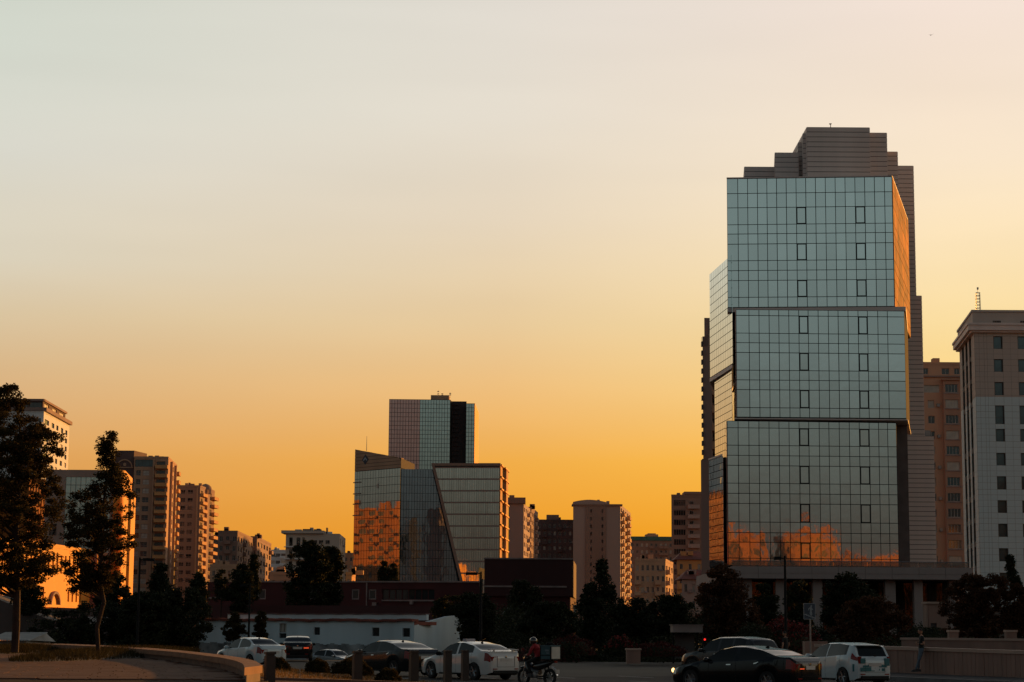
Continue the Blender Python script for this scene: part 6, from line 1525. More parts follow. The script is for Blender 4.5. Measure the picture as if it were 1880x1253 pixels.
# ================================================================== CARS
def paint(name, col, rough=.25, metal=0.0, coat=.8, spec=.4): return mat(name, col, rough, metal, .04, 1.0, coat=coat, spec=spec)
m_tyre = mat('tyre_rubber', (.012, .012, .012), .85, 0, .2, 5)
m_rim = mat('alloy_rim', (.30, .30, .31), .3, .9, .05)
m_under = mat('underbody', (.01, .01, .01), .9)
m_cglass = mat('car_glass', (.008, .009, .009), .05, 0, .05, spec=.3)
m_tail = mat('tail_lamp_red', (.20, .008, .008), .2, 0, .1, spec=.4)
m_amber = mat('amber_lamp', (.5, .22, .03), .12, 0, .1, spec=1.0)
m_head = mat('head_lamp_glass', (.35, .35, .34), .08, .3, .1, spec=1.0)
m_plate = mat('number_plate', (.45, .44, .42), .5)
m_chrome = mat('chrome_trim', (.55, .55, .55), .15, 1.0, .02)
m_teal = mat('teal_decal', (.005, .12, .14), .5, 0, .1)
m_lit = mat('tail_lamp_glowing', (.5, .02, .01), .2, emit=((1, .12, .04), .55))
def itp(tab, x):
    for (a, va), (b, vb) in zip(tab[:-1], tab[1:]):
        if a <= x <= b:
            t = (x-a)/(b-a+1e-9); t = t*t*(3-2*t)*.5+t*.5; return va+(vb-va)*t
    return tab[-1][1] if x > tab[-1][0] else tab[0][1]
STY = {
 'sedan': dict(top=[(0,.58),(.03,.70),(.12,.82),(.25,.93),(.29,.98),(.42,1.36),(.50,1.44),(.60,1.45),(.70,1.39),(.86,1.10),(.90,1.09),(.97,1.08),(1,.98)],
   belt=[(0,.50),(.03,.64),(.12,.77),(.25,.88),(.5,.93),(.8,1.0),(.9,1.04),(.97,1.04),(1,.92)], ws=(.275,.46), rw=(.69,.87), sg=(.315,.80), bp=(.55,)),
 'fastback': dict(top=[(0,.58),(.03,.70),(.12,.82),(.25,.93),(.29,.98),(.43,1.36),(.52,1.44),(.60,1.44),(.72,1.36),(.90,1.10),(.93,1.09),(.97,1.09),(1,.98)],
   belt=[(0,.50),(.03,.64),(.12,.77),(.25,.88),(.5,.94),(.8,1.02),(.9,1.05),(.97,1.05),(1,.92)], ws=(.275,.47), rw=(.68,.91), sg=(.32,.79), bp=(.56,)),
 'hatch': dict(top=[(0,.60),(.03,.76),(.10,.88),(.19,1.0),(.23,1.06),(.38,1.44),(.50,1.53),(.70,1.53),(.88,1.47),(.93,1.40),(.985,1.06),(1,1.0)],
   belt=[(0,.55),(.03,.70),(.10,.83),(.19,.94),(.5,1.0),(.8,1.08),(.9,1.10),(1,.98)], ws=(.215,.42), rw=(.915,.985), sg=(.26,.86), bp=(.53,)),
 'suv': dict(top=[(0,.70),(.03,.88),(.10,.98),(.24,1.06),(.28,1.11),(.40,1.55),(.50,1.66),(.75,1.68),(.88,1.62),(.92,1.55),(.985,1.15),(1,1.1)],
   belt=[(0,.65),(.03,.82),(.10,.92),(.24,1.0),(.5,1.06),(.8,1.12),(.9,1.14),(1,1.05)], ws=(.265,.44), rw=(.905,.985), sg=(.305,.86), bp=(.52,.70)),
}
def car_section(st, s, L_, W, ra, xws, low0):
    top, belt = itp(st['top'], s), itp(st['belt'], s)
    hw = W/2*itp([(0,.70),(.02,.84),(.08,.95),(.2,1),(.82,1),(.93,.96),(.98,.89),(1,.80)], s)
    low = low0 + itp([(0,.06),(.05,0),(.95,0),(1,.08)], s); x = L_*(.5-s)
    lw = low
    for xw in xws:
        d = abs(x-xw)
        if d < ra: lw = max(lw, .31 + math.sqrt(ra*ra-d*d)*.97)
    gh = max(top-belt, .0); tum = .40
    rhw = hw*.93 - tum*gh
    pts = [(hw*.95, lw), (hw*.995, lw+.30*(belt-lw)), (hw*1.0, lw+.62*(belt-lw)), (hw*.955, belt-.015), (hw*.93, belt+.005*min(1, gh*4)),
           (hw*.93-tum*gh*.45, belt+gh*.48), (rhw+.012, belt+gh*.90), (rhw*.88, top-.022*min(1, gh*3)), (rhw*.5, top-.006), (0, top)]
    return x, pts
def car(name, lab, style, L_, W, pm, px, Y, theta, z=0, scale=1.0, extras=(), group=None, py=1230, plate=True, roofz=1.0, tail='sedan'):
    q = XY(px, Y, py); st = STY[style]; heading = (-cos(R(theta)), sin(R(theta)))
    rt = root(name, lab, 'car', (q.x, q.y, z), group, math.atan2(heading[1], heading[0])); rt.scale = (scale,)*3
    ra = .37; wr = .32; xws = (L_*.5-L_*.185, -L_*.5+L_*.20); low0 = .20
    if style == 'suv': wr = .36; ra = .42; low0 = .24
    NS = 84; Sx = [i/NS for i in range(NS+1)]
    secs = [car_section(st, s, L_, W, ra, xws, low0) for s in Sx]
    bodyb, glass = MB(), {'windscreen': 0, 'rear_window': 0}
    groups = {}
    def V(i, j, sg): x, p = secs[i]; return (x, sg*p[j][0], p[j][1])
    dst = {'body': ([], {}, [])}
    for k in glass: dst[k] = ([], {}, [])
    def addf(key, ids):
        vs, ix, fs = dst.setdefault(key, ([], {}, [])); f = []
        for t in ids:
            if t[1] == 9: t = (t[0], 9, 1)
            if t not in ix: ix[t] = len(vs); vs.append(V(*t))
            f.append(ix[t])
        fs.append(f)
    for i in range(NS):
        sm_ = (Sx[i]+Sx[i+1])/2
        for j in range(9):
            key = 'body'; gh = itp(st['top'], sm_)-itp(st['belt'], sm_)
            if j in (4, 5) and st['sg'][0] < sm_ < st['sg'][1] and gh > .07 and all(abs(sm_-b) > .011 for b in st['bp']): key = ('side_window', sum(sm_ > b for b in st['bp']))
            if j in (7, 8) or (j == 6 and False):
                if st['ws'][0] < sm_ < st['ws'][1]: key = 'windscreen'
                if st['rw'][0] < sm_ < st['rw'][1]: key = 'rear_window'
            k1, k2 = (key + (1,), key + (-1,)) if isinstance(key, tuple) else (key, key)
            addf(k1, [(i, j, 1), (i+1, j, 1), (i+1, j+1, 1), (i, j+1, 1)]); addf(k2, [(i, j+1, -1), (i+1, j+1, -1), (i+1, j, -1), (i, j, -1)])
    # end caps, bulged
    for i, sg0 in ((0, 1), (NS, -1)):
        vs, ix, fs = dst['body']; ring = [V(i, j, 1) for j in range(10)] + [V(i, j, -1) for j in range(8, -1, -1)]
        zc_ = (ring[0][2]+ring[9][2])/2; n0 = len(vs); k_ = len(ring)
        for f_, dx in ((1, 0), (.90, .035), (.70, .062), (.35, .075), (.02, .078)):
            vs += [(x+sg0*dx, y*f_, zc_+(z-zc_)*(f_ if f_ > .5 else f_)) for x, y, z in ring]
        for r_ in range(4):
            for q_ in range(k_): w_ = (q_+1) % k_; fs.append([n0+r_*k_+q_, n0+r_*k_+w_, n0+(r_+1)*k_+w_, n0+(r_+1)*k_+q_])
    objs = {}
    for key, (vs, ix, fs) in dst.items():
        nm_ = key[0] if isinstance(key, tuple) else key; me = bpy.data.meshes.new(nm_); me.from_pydata(vs, [], fs); me.materials.append(pm if key == 'body' else m_cglass)
        bm = bmesh.new(); bm.from_mesh(me); bmesh.ops.recalc_face_normals(bm, faces=bm.faces); 
        if key == 'body':
            up = sum((f.normal.z*f.calc_area() for f in bm.faces)); 
            if up < 0: bmesh.ops.reverse_faces(bm, faces=bm.faces)
        bm.to_mesh(me); bm.free(); me.polygons.foreach_set('use_smooth', [True]*len(me.polygons)); me.set_sharp_from_angle(angle=R(38))
        objs[key] = link(nm_, me, rt)
    # window surrounds
    mb = MB(); mb.box(-L_*.47, L_*.47, -W*.40, W*.40, low0-.02, .62); mb.box(-L_*.3, L_*.2, -W*.36, W*.36, .6, .9); lpart('underbody', mb, m_under, rt)
    # wheels
    for xw in xws:
        for sg in (1, -1):
            w = link('wheel', None, rt, (xw, sg*(W/2-.12), wr)); w.empty_display_size = .1
            mb = MB(); mb.lathe([(wr*.66, -.10), (wr*.93, -.10), (wr, -.075), (wr, .075), (wr*.93, .10), (wr*.66, .10)], 26, axis='y'); lpart('tyre', mb, m_tyre, w, True, 40)
            mb = MB(); mb.lathe([(wr*.68, -.095), (wr*.62, -.06), (wr*.62, .06), (wr*.68, .095)], 26, axis='y')
            for k in range(6):
                t = 2*pi*k/6; a = Vector((cos(t), 0, sin(t))); mb.tube(a*.03+Vector((0, sg*.07, 0)), a*wr*.65+Vector((0, sg*.08, 0)), .030, .022, 5)
            mb.lathe([(0.0, sg*.085), (.055, sg*.08), (.06, sg*.03)], 10, axis='y'); mb.lathe([(0.0, 0), (wr*.64, .0)], 20, axis='y'); lpart('rim', mb, m_rim, w, True, 30)
    def surf(s, j, sg, out=.012):
        i = s*NS; i0 = min(NS-1, int(i)); f = i-i0; jj = int(min(8.999, j)); g = j-jj
        def pt(a, b): x, p = secs[a]; return Vector((x, sg*p[b][0], p[b][1]))
        a = pt(i0, jj).lerp(pt(i0+1, jj), f); b = pt(i0, jj+1).lerp(pt(i0+1, jj+1), f); c = a.lerp(b, g)
        return c + Vector((0, sg*out, out*.2)) if s < .98 or True else c
    def patch(nm, mm, s0, s1, j0, j1, sg, ns=5, nj=3, out=.012, par=rt):
        mb = MB()
        for a in range(ns):
            for b in range(nj):
                sA, sB = s0+(s1-s0)*a/ns, s0+(s1-s0)*(a+1)/ns; jA, jB = j0+(j1-j0)*b/nj, j0+(j1-j0)*(b+1)/nj
                q = [surf(sA, jA, sg, out), surf(sB, jA, sg, out), surf(sB, jB, sg, out), surf(sA, jB, sg, out)]; mb.quad(*(q if sg > 0 else q[::-1]))
        return lpart(nm, mb, mm, par)
    bz = itp(st['belt'], 1.0); hwR = W/2*.80; xr = -L_/2-.070; xf = L_/2+.070
    for sg in (1, -1):
        # tail lamp wraps round the corner
        tz0, tz1 = (bz-.24, bz-.04) if tail == 'sedan' else (bz-.22, bz+.06)
        mb = MB(); y0, y1 = sg*hwR*(.58 if tail == 'sedan' else .82), sg*hwR*.985
        mb.prism([(xr+.10, min(y0, y1)), (xr+.10, max(y0, y1)), (xr+(.045 if sg > 0 else .004), max(y0, y1)-.01), (xr+(.004 if sg > 0 else .045), min(y0, y1)+.01)][::-1], tz0+.04, tz1); tl = lpart('tail_lamp', mb, m_tail, rt)
        patch('tail_lamp_side', m_tail, .945 if tail == 'sedan' else .93, 1.0, 1.95 if tail == 'sedan' else 2.7, 2.95 if tail == 'sedan' else 4.6, sg)
        patch('head_lamp', m_head, .0, .06, 2.0, 2.9, sg)
        mb = MB(); y0, y1 = sg*hwR*.5, sg*hwR*.87; mb.box(xf-.005, xf+.02, min(y0, y1), max(y0, y1), .52, .60) if False else mb.box(xf-.06, xf-.0, min(y0, y1)*.9, max(y0, y1)*.9, .42, .49); lpart('fog_lamp', mb, m_head, rt)
        # mirror
        mx = L_*(.5-st['ws'][0]-.055); bzm = itp(st['belt'], st['ws'][0]+.05); mb = MB(); yb = sg*(W/2*.93)
        mb.lathe([(0.0, -.11), (.06, -.10), (.085, -.04), (.085, .05), (.05, .11), (0.0, .12)], 10, (mx, yb+sg*.12, bzm+.07), 'y'); mb.tube((mx, yb-sg*.02, bzm+.02), (mx, yb+sg*.06, bzm+.05), .02, n=6); lpart('mirror', mb, m_black if 'dark_mirror' in extras else pm, rt, True, 50)
        # door seams, handles
        for sdoor in ((.335, .555, .775) if style != 'hatch' else (.29, .53, .77)):
            patch('door_seam', m_under, sdoor-.0012, sdoor+.0012, .15, 3.9, sg, 1, 6, .004)
        for sh_ in (.50, .72): patch('door_handle', m_chrome if 'chrome' in extras else pm, sh_-.018, sh_+.018, 2.55, 2.68, sg, 2, 1, .03)
        patch('sill', m_under, .25, .75, 0.0, .22, sg, 8, 1, .006)
        if 'chrome' in extras: patch('window_trim', m_chrome, st['sg'][0]-.0, st['sg'][1]+.01, 6.02, 6.16, sg, 20, 1, .008)
        patch('crease', m_under, .16, .93, 2.30, 2.315, sg, 16, 1, .003) if False else None
    # rear: plate, bumper slot, boot seam, reflectors
    mb = MB(); pzc = bz-.16 if tail == 'sedan' else bz-.22; mb.box(xr-.016, xr-.004, -.26, .26, pzc-.06, pzc+.06); lpart('number_plate', mb, m_plate, rt)
    mb = MB(); mb.box(xr-.004, xr+.06, -hwR*.85, hwR*.85, low0+.05, low0+.16); lpart('bumper_insert', mb, m_under, rt)
    mb = MB(); mb.box(xr-.006, xr+.05, -hwR*.62, -hwR*.61, .50, bz-.02); mb.box(xr-.006, xr+.05, hwR*.61, hwR*.62, .50, bz-.02); mb.box(xr-.006, xr+.05, -hwR*.62, hwR*.62, .49, .50); lpart('boot_seam', mb, m_under, rt)
    for sg in (1, -1): mb = MB(); mb.box(xr-.0, xr+.05, min(sg*hwR*.6, sg*hwR*.88), max(sg*hwR*.6, sg*hwR*.88), .40, .435); lpart('reflector', mb, m_tail, rt)
    # front: grille, plate
    mb = MB(); mb.box(xf-.05, xf+.008, -hwR*.5, hwR*.5, .40, .53); lpart('grille', mb, m_under, rt); mb = MB(); mb.box(xf, xf+.02, -.26, .26, .33, .42); lpart('number_plate', mb, m_plate, rt)
    # aerial fin
    zt = itp(st['top'], .66); mb = MB(); xa = L_*(.5-.68); mb.poly([(xa-.09, .012, zt-.03), (xa+.09, .012, zt-.01), (xa-.05, .006, zt+.05)]); mb.poly([(xa-.09, -.012, zt-.03), (xa-.05, -.006, zt+.05), (xa+.09, -.012, zt-.01)]); mb.quad((xa-.09, .012, zt-.03), (xa-.05, .006, zt+.05), (xa-.05, -.006, zt+.05), (xa-.09, -.012, zt-.03)); lpart('aerial', mb, m_under, rt)
    if 'spoiler' in extras:
        zz = itp(st['top'], .97)+.10; mb = MB(); xs = -L_*.5+.10
        for i in range(8):
            y0, y1 = -W*.40+W*.8*i/8, -W*.40+W*.8*(i+1)/8; c0 = -.10*(2*i/8-1)**2; c1 = -.10*(2*(i+1)/8-1)**2
            mb.poly([(xs-.08, y0, zz+c0*.4), (xs+.10, y0, zz-.01+c0*.4), (xs+.10, y1, zz-.01+c1*.4), (xs-.08, y1, zz+c1*.4)]); mb.poly([(xs-.08, y0, zz-.035+c0*.4), (xs-.08, y1, zz-.035+c1*.4), (xs+.10, y1, zz-.03+c1*.4), (xs+.10, y0, zz-.03+c0*.4)])
            mb.quad((xs-.08, y0, zz-.035+c0*.4), (xs-.08, y0, zz+c0*.4), (xs-.08, y1, zz+c1*.4), (xs-.08, y1, zz-.035+c1*.4)); mb.quad((xs+.1, y1, zz-.03+c1*.4), (xs+.1, y1, zz-.01+c1*.4), (xs+.1, y0, zz-.01+c0*.4), (xs+.1, y0, zz-.03+c0*.4))
        for y in (-.45, .45): mb.box(xs-.02, xs+.04, y-.02, y+.02, zz-.12, zz-.02)
        lpart('spoiler', mb, pm, rt)
    if 'roof_spoiler' in extras:
        zz = itp(st['top'], .89); xs = L_*(.5-.90); mb = MB(); mb.box(xs-.22, xs+.05, -W*.33, W*.33, zz-.04, zz-.015); lpart('roof_spoiler', mb, pm, rt)
    if 'rails' in extras:
        for sg in (1, -1): mb = MB(); mb.tube((L_*.05, sg*W*.33, 1.67), (-L_*.33, sg*W*.33, 1.66), .02, n=6); lpart('roof_rail', mb, m_chrome, rt)
    if 'decals' in extras:
        for (y0, y1, z0, z1) in ((-.60, -.40, .80, .98), (.40, .62, .72, .98), (-.50, .50, .66, .735), (-.60, -.02, .52, .655), (.08, .20, .55, .62), (.28, .40, .53, .63), (-.30, .45, .735, .76)):
            mb = MB(); mb.box(xr-.006, xr+.04, -y1, -y0, z0, z1); lpart('decal', mb, m_teal, rt)
        patch('side_decal', m_teal, .955, .975, 1.2, 2.2, 1, 2, 3, .006)
        mb = MB(); mb.tube((xr+.05, 0, 1.10), (xr+.12, .18, 1.12), .012, n=5); mb.box(xr-.03, xr+.02, -.04, .04, 1.04, 1.10); lpart('rear_wiper', mb, m_under, rt)
    if 'badge' in extras: mb = MB(); mb.lathe([(0.0, -.012), (.05, -.01), (.055, 0)], 12, (0, 0, 0), 'y'); b_ = lpart('badge', mb, m_chrome, rt, loc=(xr-.002, 0, bz-.05)); b_.rotation_euler = (0, 0, -pi/2)
    if 'lit' in extras:
        for sg, w_ in ((-1, .26),): mb = MB(); y0, y1 = sg*hwR*.5, sg*hwR*.9; mb.box(xr-.006, xr+.02, min(y0, y1), max(y0, y1), bz-.19, bz-.12); lpart('brake_light', mb, m_lit, rt)
    if 'indicator' in extras:
        mb = MB(); mb.box(xr-.006, xr+.02, hwR*.46, hwR*.75, bz-.21, bz-.175); lpart('brake_light', mb, m_lit, rt)
    if 'headlit' in extras:
        for sg in (1, -1): mb = MB(); mb.lathe([(0.0, 0), (.07, .004), (.075, -.02)], 12, (0, 0, 0), 'y'); h_ = lpart('lit_headlight', mb, mat('lit_headlight', (.8, .6, .3), .3, emit=((1, .62, .22), 3.0)), rt, loc=(xf-.03, sg*hwR*.80, .60)); h_.rotation_euler = (0, 0, -pi/2)
    if 'taxi' in extras:
        zt = itp(st['top'], .55); mb = MB(); mb.box(-.10, .12, -.22, .22, zt-.01, zt+.10); lpart('roof_sign', mb, mat('roof_sign', (.4, .38, .42), .4), rt)
    return rt
p_white = paint('white_car_paint', (.52, .60, .62), .3); p_white2 = paint('pearl_white_car_paint', (.60, .60, .58), .25); p_black = paint('black_car_paint', (.006, .007, .008), .2, 0, .35, .2); p_black2 = paint('blue_black_car_paint', (.007, .009, .011), .2, 0, .35, .2); p_grey = paint('silver_car_paint', (.30, .31, .31), .3, .4); p_dark = paint('charcoal_car_paint', (.018, .017, .018), .22, 0, .4, .3)
car('parked_car', 'white sedan at the end of the stone bench, leftmost car', 'sedan', 4.35, 1.70, p_white, 459, 99, 52, py=1220, extras=())
car('parked_car', 'black sedan seen from behind with one tail light glowing, before the whitewashed house', 'sedan', 4.6, 1.80, p_black, 546, 121, 84, py=1200, extras=('lit', 'badge'))
car('parked_car', 'small silver car low in the distance between two black cars', 'sedan', 4.3, 1.70, p_grey, 613, 152, 218, z=-1.08, py=1205)
car('parked_car', 'black fastback sedan left of the white spoiler sedan, behind the bollards', 'fastback', 4.75, 1.84, p_black2, 716, 85, 50, py=1220, extras=('chrome',))
car('parked_car', 'white sedan with rear spoiler and dark mirrors behind the two slim bollards', 'fastback', 4.45, 1.72, p_white2, 861, 79.5, 51, py=1225, extras=('spoiler', 'dark_mirror', 'badge', 'taxi'))
car('parked_car', 'dark suv with chrome window line behind the large black sedan', 'suv', 4.5, 1.85, p_dark, 1341, 87, 50, py=1220, extras=('chrome',), tail='hatch')
car('parked_car', 'large black sedan with lit headlight cut by the bottom edge, right of centre', 'fastback', 4.95, 1.88, p_black, 1368, 67, 42, py=1230, extras=('chrome', 'badge', 'indicator', 'headlit'))
car('parked_car', 'white hatchback with teal rear decals before the garden wall', 'hatch', 3.95, 1.70, p_white, 1548, 74.5, 66, py=1230, extras=('decals', 'roof_spoiler'), tail='hatch')

# ================================================================== PEOPLE
m_skin = mat('skin', (.36, .18, .11), .55, 0, .05)
m_jean = mat('blue_grey_jeans', (.09, .12, .15), .9, 0, .2, 6)
m_tee = mat('black_tshirt', (.010, .012, .012), .9, 0, .1, 6)
m_red = mat('red_jacket', (.30, .012, .015), .75, 0, .15, 6)
m_hair = mat('dark_hair', (.012, .008, .006), .8)
m_shoe = mat('shoe', (.05, .05, .05), .7)
def skin_chain(name, verts, edges, mats_, par, sub=2, matf=None, rootv=0):
    me = bpy.data.meshes.new(name); me.from_pydata([v[0] for v in verts], edges, []); o = bpy.data.objects.new(name, me); COL.objects.link(o)
    sk_ = o.modifiers.new('Skin', 'SKIN')
    for i, v in enumerate(verts):
        r = v[1] if isinstance(v[1], tuple) else (v[1], v[1]); me.skin_vertices[0].data[i].radius = r; me.skin_vertices[0].data[i].use_root = (i == rootv)
    sk_.use_smooth_shade = True
    ss = o.modifiers.new('Sub', 'SUBSURF'); ss.levels = sub; ss.render_levels = sub
    dg = bpy.context.evaluated_depsgraph_get(); dg.update(); nm = bpy.data.meshes.new_from_object(o.evaluated_get(dg)); bpy.data.objects.remove(o)
    nm.name = name; nm.materials.clear()
    for m_ in mats_: nm.materials.append(m_)
    if matf:
        for p in nm.polygons: p.material_index = matf(p.center)
    for p in nm.polygons: p.use_smooth = True
    return link(name, nm, par)
def head(par, c, face, rad=.098, hat=None, hair=True):
    """face: unit vector the face looks along"""
    f = Vector(face).normalized(); up = Vector((0, 0, 1)); s_ = f.cross(up).normalized(); up = s_.cross(f)
    bm = bmesh.new(); bmesh.ops.create_uvsphere(bm, u_segments=24, v_segments=18, radius=1.0)
    for v in bm.verts:
        x, y, z = v.co; w = .80 - .12*max(0, -z)*1.2 ; dep = .98
        p = s_*(x*w*rad) + f*(y*dep*rad) + up*(z*1.22*rad)
        if y > .3 and -.9 < z < -.2: p += f*(.012*(y-.3)) - up*.004
        if y > .88 and abs(x) < .2 and -.35 < z < .12: p += f*(.022*(1-abs(x)/.2)*(.12-z)/.47)   # nose
        if y > .75 and .08 < abs(x) < .5 and .0 < z < .25: p -= f*.006                        # eye sockets
        v.co = p + Vector(c)
    me = bpy.data.meshes.new('head'); bm.to_mesh(me); bm.free(); me.materials.append(m_skin)
    for p in me.polygons: p.use_smooth = True
    h = link('head', me, par); mb = MB()
    for sg in (1, -1):
        e = Vector(c)+s_*sg*.80*rad; mb.lathe([(.0, -.01), (.028, -.006), (.03, .006), (.0, .012)], 8, tuple(e), 'y')
    link('ears', mb.mesh('ears', m_skin, True), par)
    mb = MB()
    for sg in (1, -1): e = Vector(c)+s_*sg*.032+f*rad*.93+up*.016; mb.lathe([(.0, -.006), (.011, 0), (.0, .006)], 8, tuple(e), 'y')
    link('eyes', mb.mesh('eyes', m_hair), par); mb = MB(); e = Vector(c)+f*rad*.93-up*.052; mb.tube(e-s_*.022, e+s_*.022, .006, n=5); link('mouth', mb.mesh('mouth', mat('lips', (.22, .08, .06), .6)), par)
    if hair:
        bm = bmesh.new(); bmesh.ops.create_uvsphere(bm, u_segments=24, v_segments=16, radius=1.0)
        dele = [v for v in bm.verts if v.co.z < -.1 or (v.co.y > .55 and v.co.z < .55)]
        bmesh.ops.delete(bm, geom=dele, context='VERTS')
        for v in bm.verts: x, y, z = v.co; v.co = s_*(x*.86*rad)+f*((y*1.03-.03)*rad)+up*(z*1.28*rad)+Vector(c)
        me = bpy.data.meshes.new('hair'); bm.to_mesh(me); bm.free(); me.materials.append(m_hair)
        for p in me.polygons: p.use_smooth = True
        link('hair', me, par)
    return s_, f, up
def hand(par, wrist, dirv, palmn, curl=.5, side=1):
    """palm with four fingers and a thumb, grown as short chains"""
    d = Vector(dirv).normalized(); n_ = Vector(palmn).normalized(); s_ = d.cross(n_).normalized()
    w = Vector(wrist); verts = [(tuple(w), (.021, .026)), (tuple(w+d*.035), (.016, .036)), (tuple(w+d*.075), (.014, .038))]; edges = [(0, 1), (1, 2)]
    link_ = skin_chain('hand', verts, edges, [m_skin], par, 1)
    for k, ln in enumerate((.070, .078, .073, .058)):
        b0 = w+d*.068+s_*(.030-.020*k); v = [(tuple(b0), .0085)]; dd = d.copy(); p = b0
        for q_, f in ((1, .45), (2, .3), (3, .25)): dd = (dd+n_*curl*.8).normalized(); p = p+dd*ln*f; v.append((tuple(p), .0085-.001*q_))
        skin_chain('finger', v, [(0, 1), (1, 2), (2, 3)], [m_skin], link_, 1)
    b0 = w+d*.022+s_*.030*side; t1 = b0+(d*.5+s_*side*.8+n_*.2).normalized()*.036; t2 = t1+(d*.9+s_*side*.2+n_*.4).normalized()*.030
    skin_chain('thumb', [(tuple(b0), .010), (tuple(t1), .009), (tuple(t2), .0075)], [(0, 1), (1, 2)], [m_skin], link_, 1)

def standing(lab, px, Y, g, face_rz, lean=0.0, jacket=m_tee, trouser=m_jean, sc=1.0, cross=True, belly=0.0, hairon=True, wrist_up=False):
    q = XY(px, Y, 1200); rt = root('person', lab, 'person', (q.x, q.y, g), None, face_rz); rt.scale = (sc,)*3
    # local: faces +x, y to its left ; leaning back a little
    bx = -.10*lean
    hip = (bx, 0, .93); V_ = [((bx, 0, .95), (.125, .165)), ((bx-.0, 0, 1.08), (.115, .15)), ((bx-.015, 0, 1.22), (.115, .165)), ((bx-.02, 0, 1.38), (.095, .17)), ((bx-.01, 0, 1.47), (.055, .06)), ((bx+.01, 0, 1.54), (.05, .05)),
          ((bx, .10, .90), (.095, .085)), ((bx+.12*lean+.01, .13, .50), (.060, .058)), ((bx+.30*lean, .16, .10), (.042, .042)),
          ((bx, -.10, .90), (.095, .085)), ((bx+.06*lean+.03, -.11, .50), (.060, .058)), ((bx+.10*lean, -.11, .10), (.042, .042)),
          ((bx-.01, .205, 1.40), (.058, .058)), ((bx-.04, .27, 1.13), (.042, .042)), ((bx-.01, -.205, 1.40), (.058, .058)), ((bx-.04, -.27, 1.13), (.042, .042))]
    E = [(0,1),(1,2),(2,3),(3,4),(4,5),(0,6),(6,7),(7,8),(0,9),(9,10),(10,11),(3,12),(12,13),(3,14),(14,15)]
    if cross:
        V_ += [((bx+.20, .06, 1.14), (.028, .028)), ((bx+.22, -.06, 1.19), (.028, .028))]; E += [(13, 16), (15, 17)]
    else:
        V_ += [((bx+.02, .26, .90), (.028, .028)), ((bx+.10, -.27, .92), (.028, .028))]; E += [(13, 16), (15, 17)]
    def mf(c):
        if c.z < .96 and abs(c.y) < .235: return 1
        if abs(c.y) > .20 and c.z < 1.24 or (c.x > bx+.135 and c.z > 1.05 and c.z < 1.24 and cross): return 2
        if c.z > 1.465: return 2
        return 0
    skin_chain('body', V_, E, [jacket, trouser, m_skin], rt, 2, mf)
    head(rt, (bx+.03, 0, 1.65), (1, 0, -.05), hair=hairon)
    a, b = Vector(V_[16][0]), Vector(V_[17][0])
    if cross: hand(rt, a, (.1, -1, .05), (-1, 0, 0), .3, 1); hand(rt, b, (.1, 1, .0), (-1, 0, 0), .3, -1)
    else: hand(rt, a, (0, 0, -1), (1, 0, 0), .3, 1); hand(rt, b, (0, 0, -1), (1, 0, 0), .3, -1)
    for i in (8, 11):
        x, y, z = V_[i][0]; mb = MB()
        mb.prism([(x-.09, y-.045), (x+.06, y-.05), (x+.17, y-.035), (x+.19, y), (x+.17, y+.035), (x+.06, y+.05), (x-.09, y+.045)], 0.0, [.10, .11, .05, .045, .05, .11, .10]); link('shoe', mb.mesh('shoe', m_shoe), rt)
    return rt
q = P(1680, 1228, 86); yq = XY(1682, 85.4, 1200)
man = standing('man in dark t-shirt and blue jeans leaning on the stone wall with folded arms', 1682, 84.0, .30, R(-115), 1.0)
# put him against the wall
t_ = (Vector((man.location.x, man.location.y))-fG2.A).dot(fG2.u); pw = fG2.pt(t_, .30, .36); man.location = pw; man.rotation_euler = (0, 0, math.atan2(fG2.n.y, fG2.n.x)-.35)
standing('dim figure in dark clothes before the red-leaved bush, only head and shoulders above the sedan', 1442, 95, .16, R(140), 0.0, cross=False, trouser=m_tee)

# ================================================================== MOTORCYCLE + RIDER + DELIVERY BOX
q = XY(986, 70.5, 1230); th = 44
hz = math.atan2(sin(R(th)), -cos(R(th)))
bk = root('motorcycle', 'small dark delivery motorcycle carrying the red-jacketed rider, centre of the road', 'motorcycle', (q.x, q.y, 0), None, hz)
m_mk = mat('motorcycle_plastic', (.018, .016, .018), .25, 0, .1, coat=.6)
for xw, nm in ((.63, 1), (-.60, 0)):
    w = link('wheel', None, bk, (xw, 0, .295)); w.empty_display_size = .1
    mb = MB()
    n1, n2, Rr, rr_ = 28, 8, .245, .055
    for i in range(n1):
        for j in range(n2):
            t, u = 2*pi*i/n1, 2*pi*j/n2; mb.v.append(((Rr+rr_*cos(u))*cos(t), rr_*.9*sin(u), (Rr+rr_*cos(u))*sin(t)))
    for i in range(n1):
        for j in range(n2): a, b, c_, d_ = i*n2+j, ((i+1) % n1)*n2+j, ((i+1) % n1)*n2+(j+1) % n2, i*n2+(j+1) % n2; mb.f.append((a, b, c_, d_)); mb.m.append(0)
    lpart('tyre', mb, m_tyre, w, True)
    mb = MB(); mb.lathe([(.225, -.02), (.215, 0), (.225, .02)], 28, axis='y')
    for k in range(5): t = 2*pi*k/5; a = Vector((cos(t), 0, sin(t))); mb.tube(a*.03, a*.22, .014, .011, 5)
    mb.lathe([(.0, -.05), (.05, -.045), (.05, .045), (.0, .05)], 12, axis='y'); lpart('rim', mb, m_rim, w, True, 40)
    mb = MB(); mb.lathe([(.0, .055), (.11, .056), (.11, .062), (.0, .063)], 16, axis='y'); lpart('brake_disc', mb, m_steel, w)
mb = MB()
for sg in (1, -1): mb.tube((.63, sg*.075, .295), (.44, sg*.075, .80), .026, .024, 8)
mb.tube((.44, -.09, .80), (.44, .09, .80), .025, n=8); mb.tube((.44, 0, .78), (.40, 0, .98), .025, n=8); lpart('fork', mb, m_steel, bk)
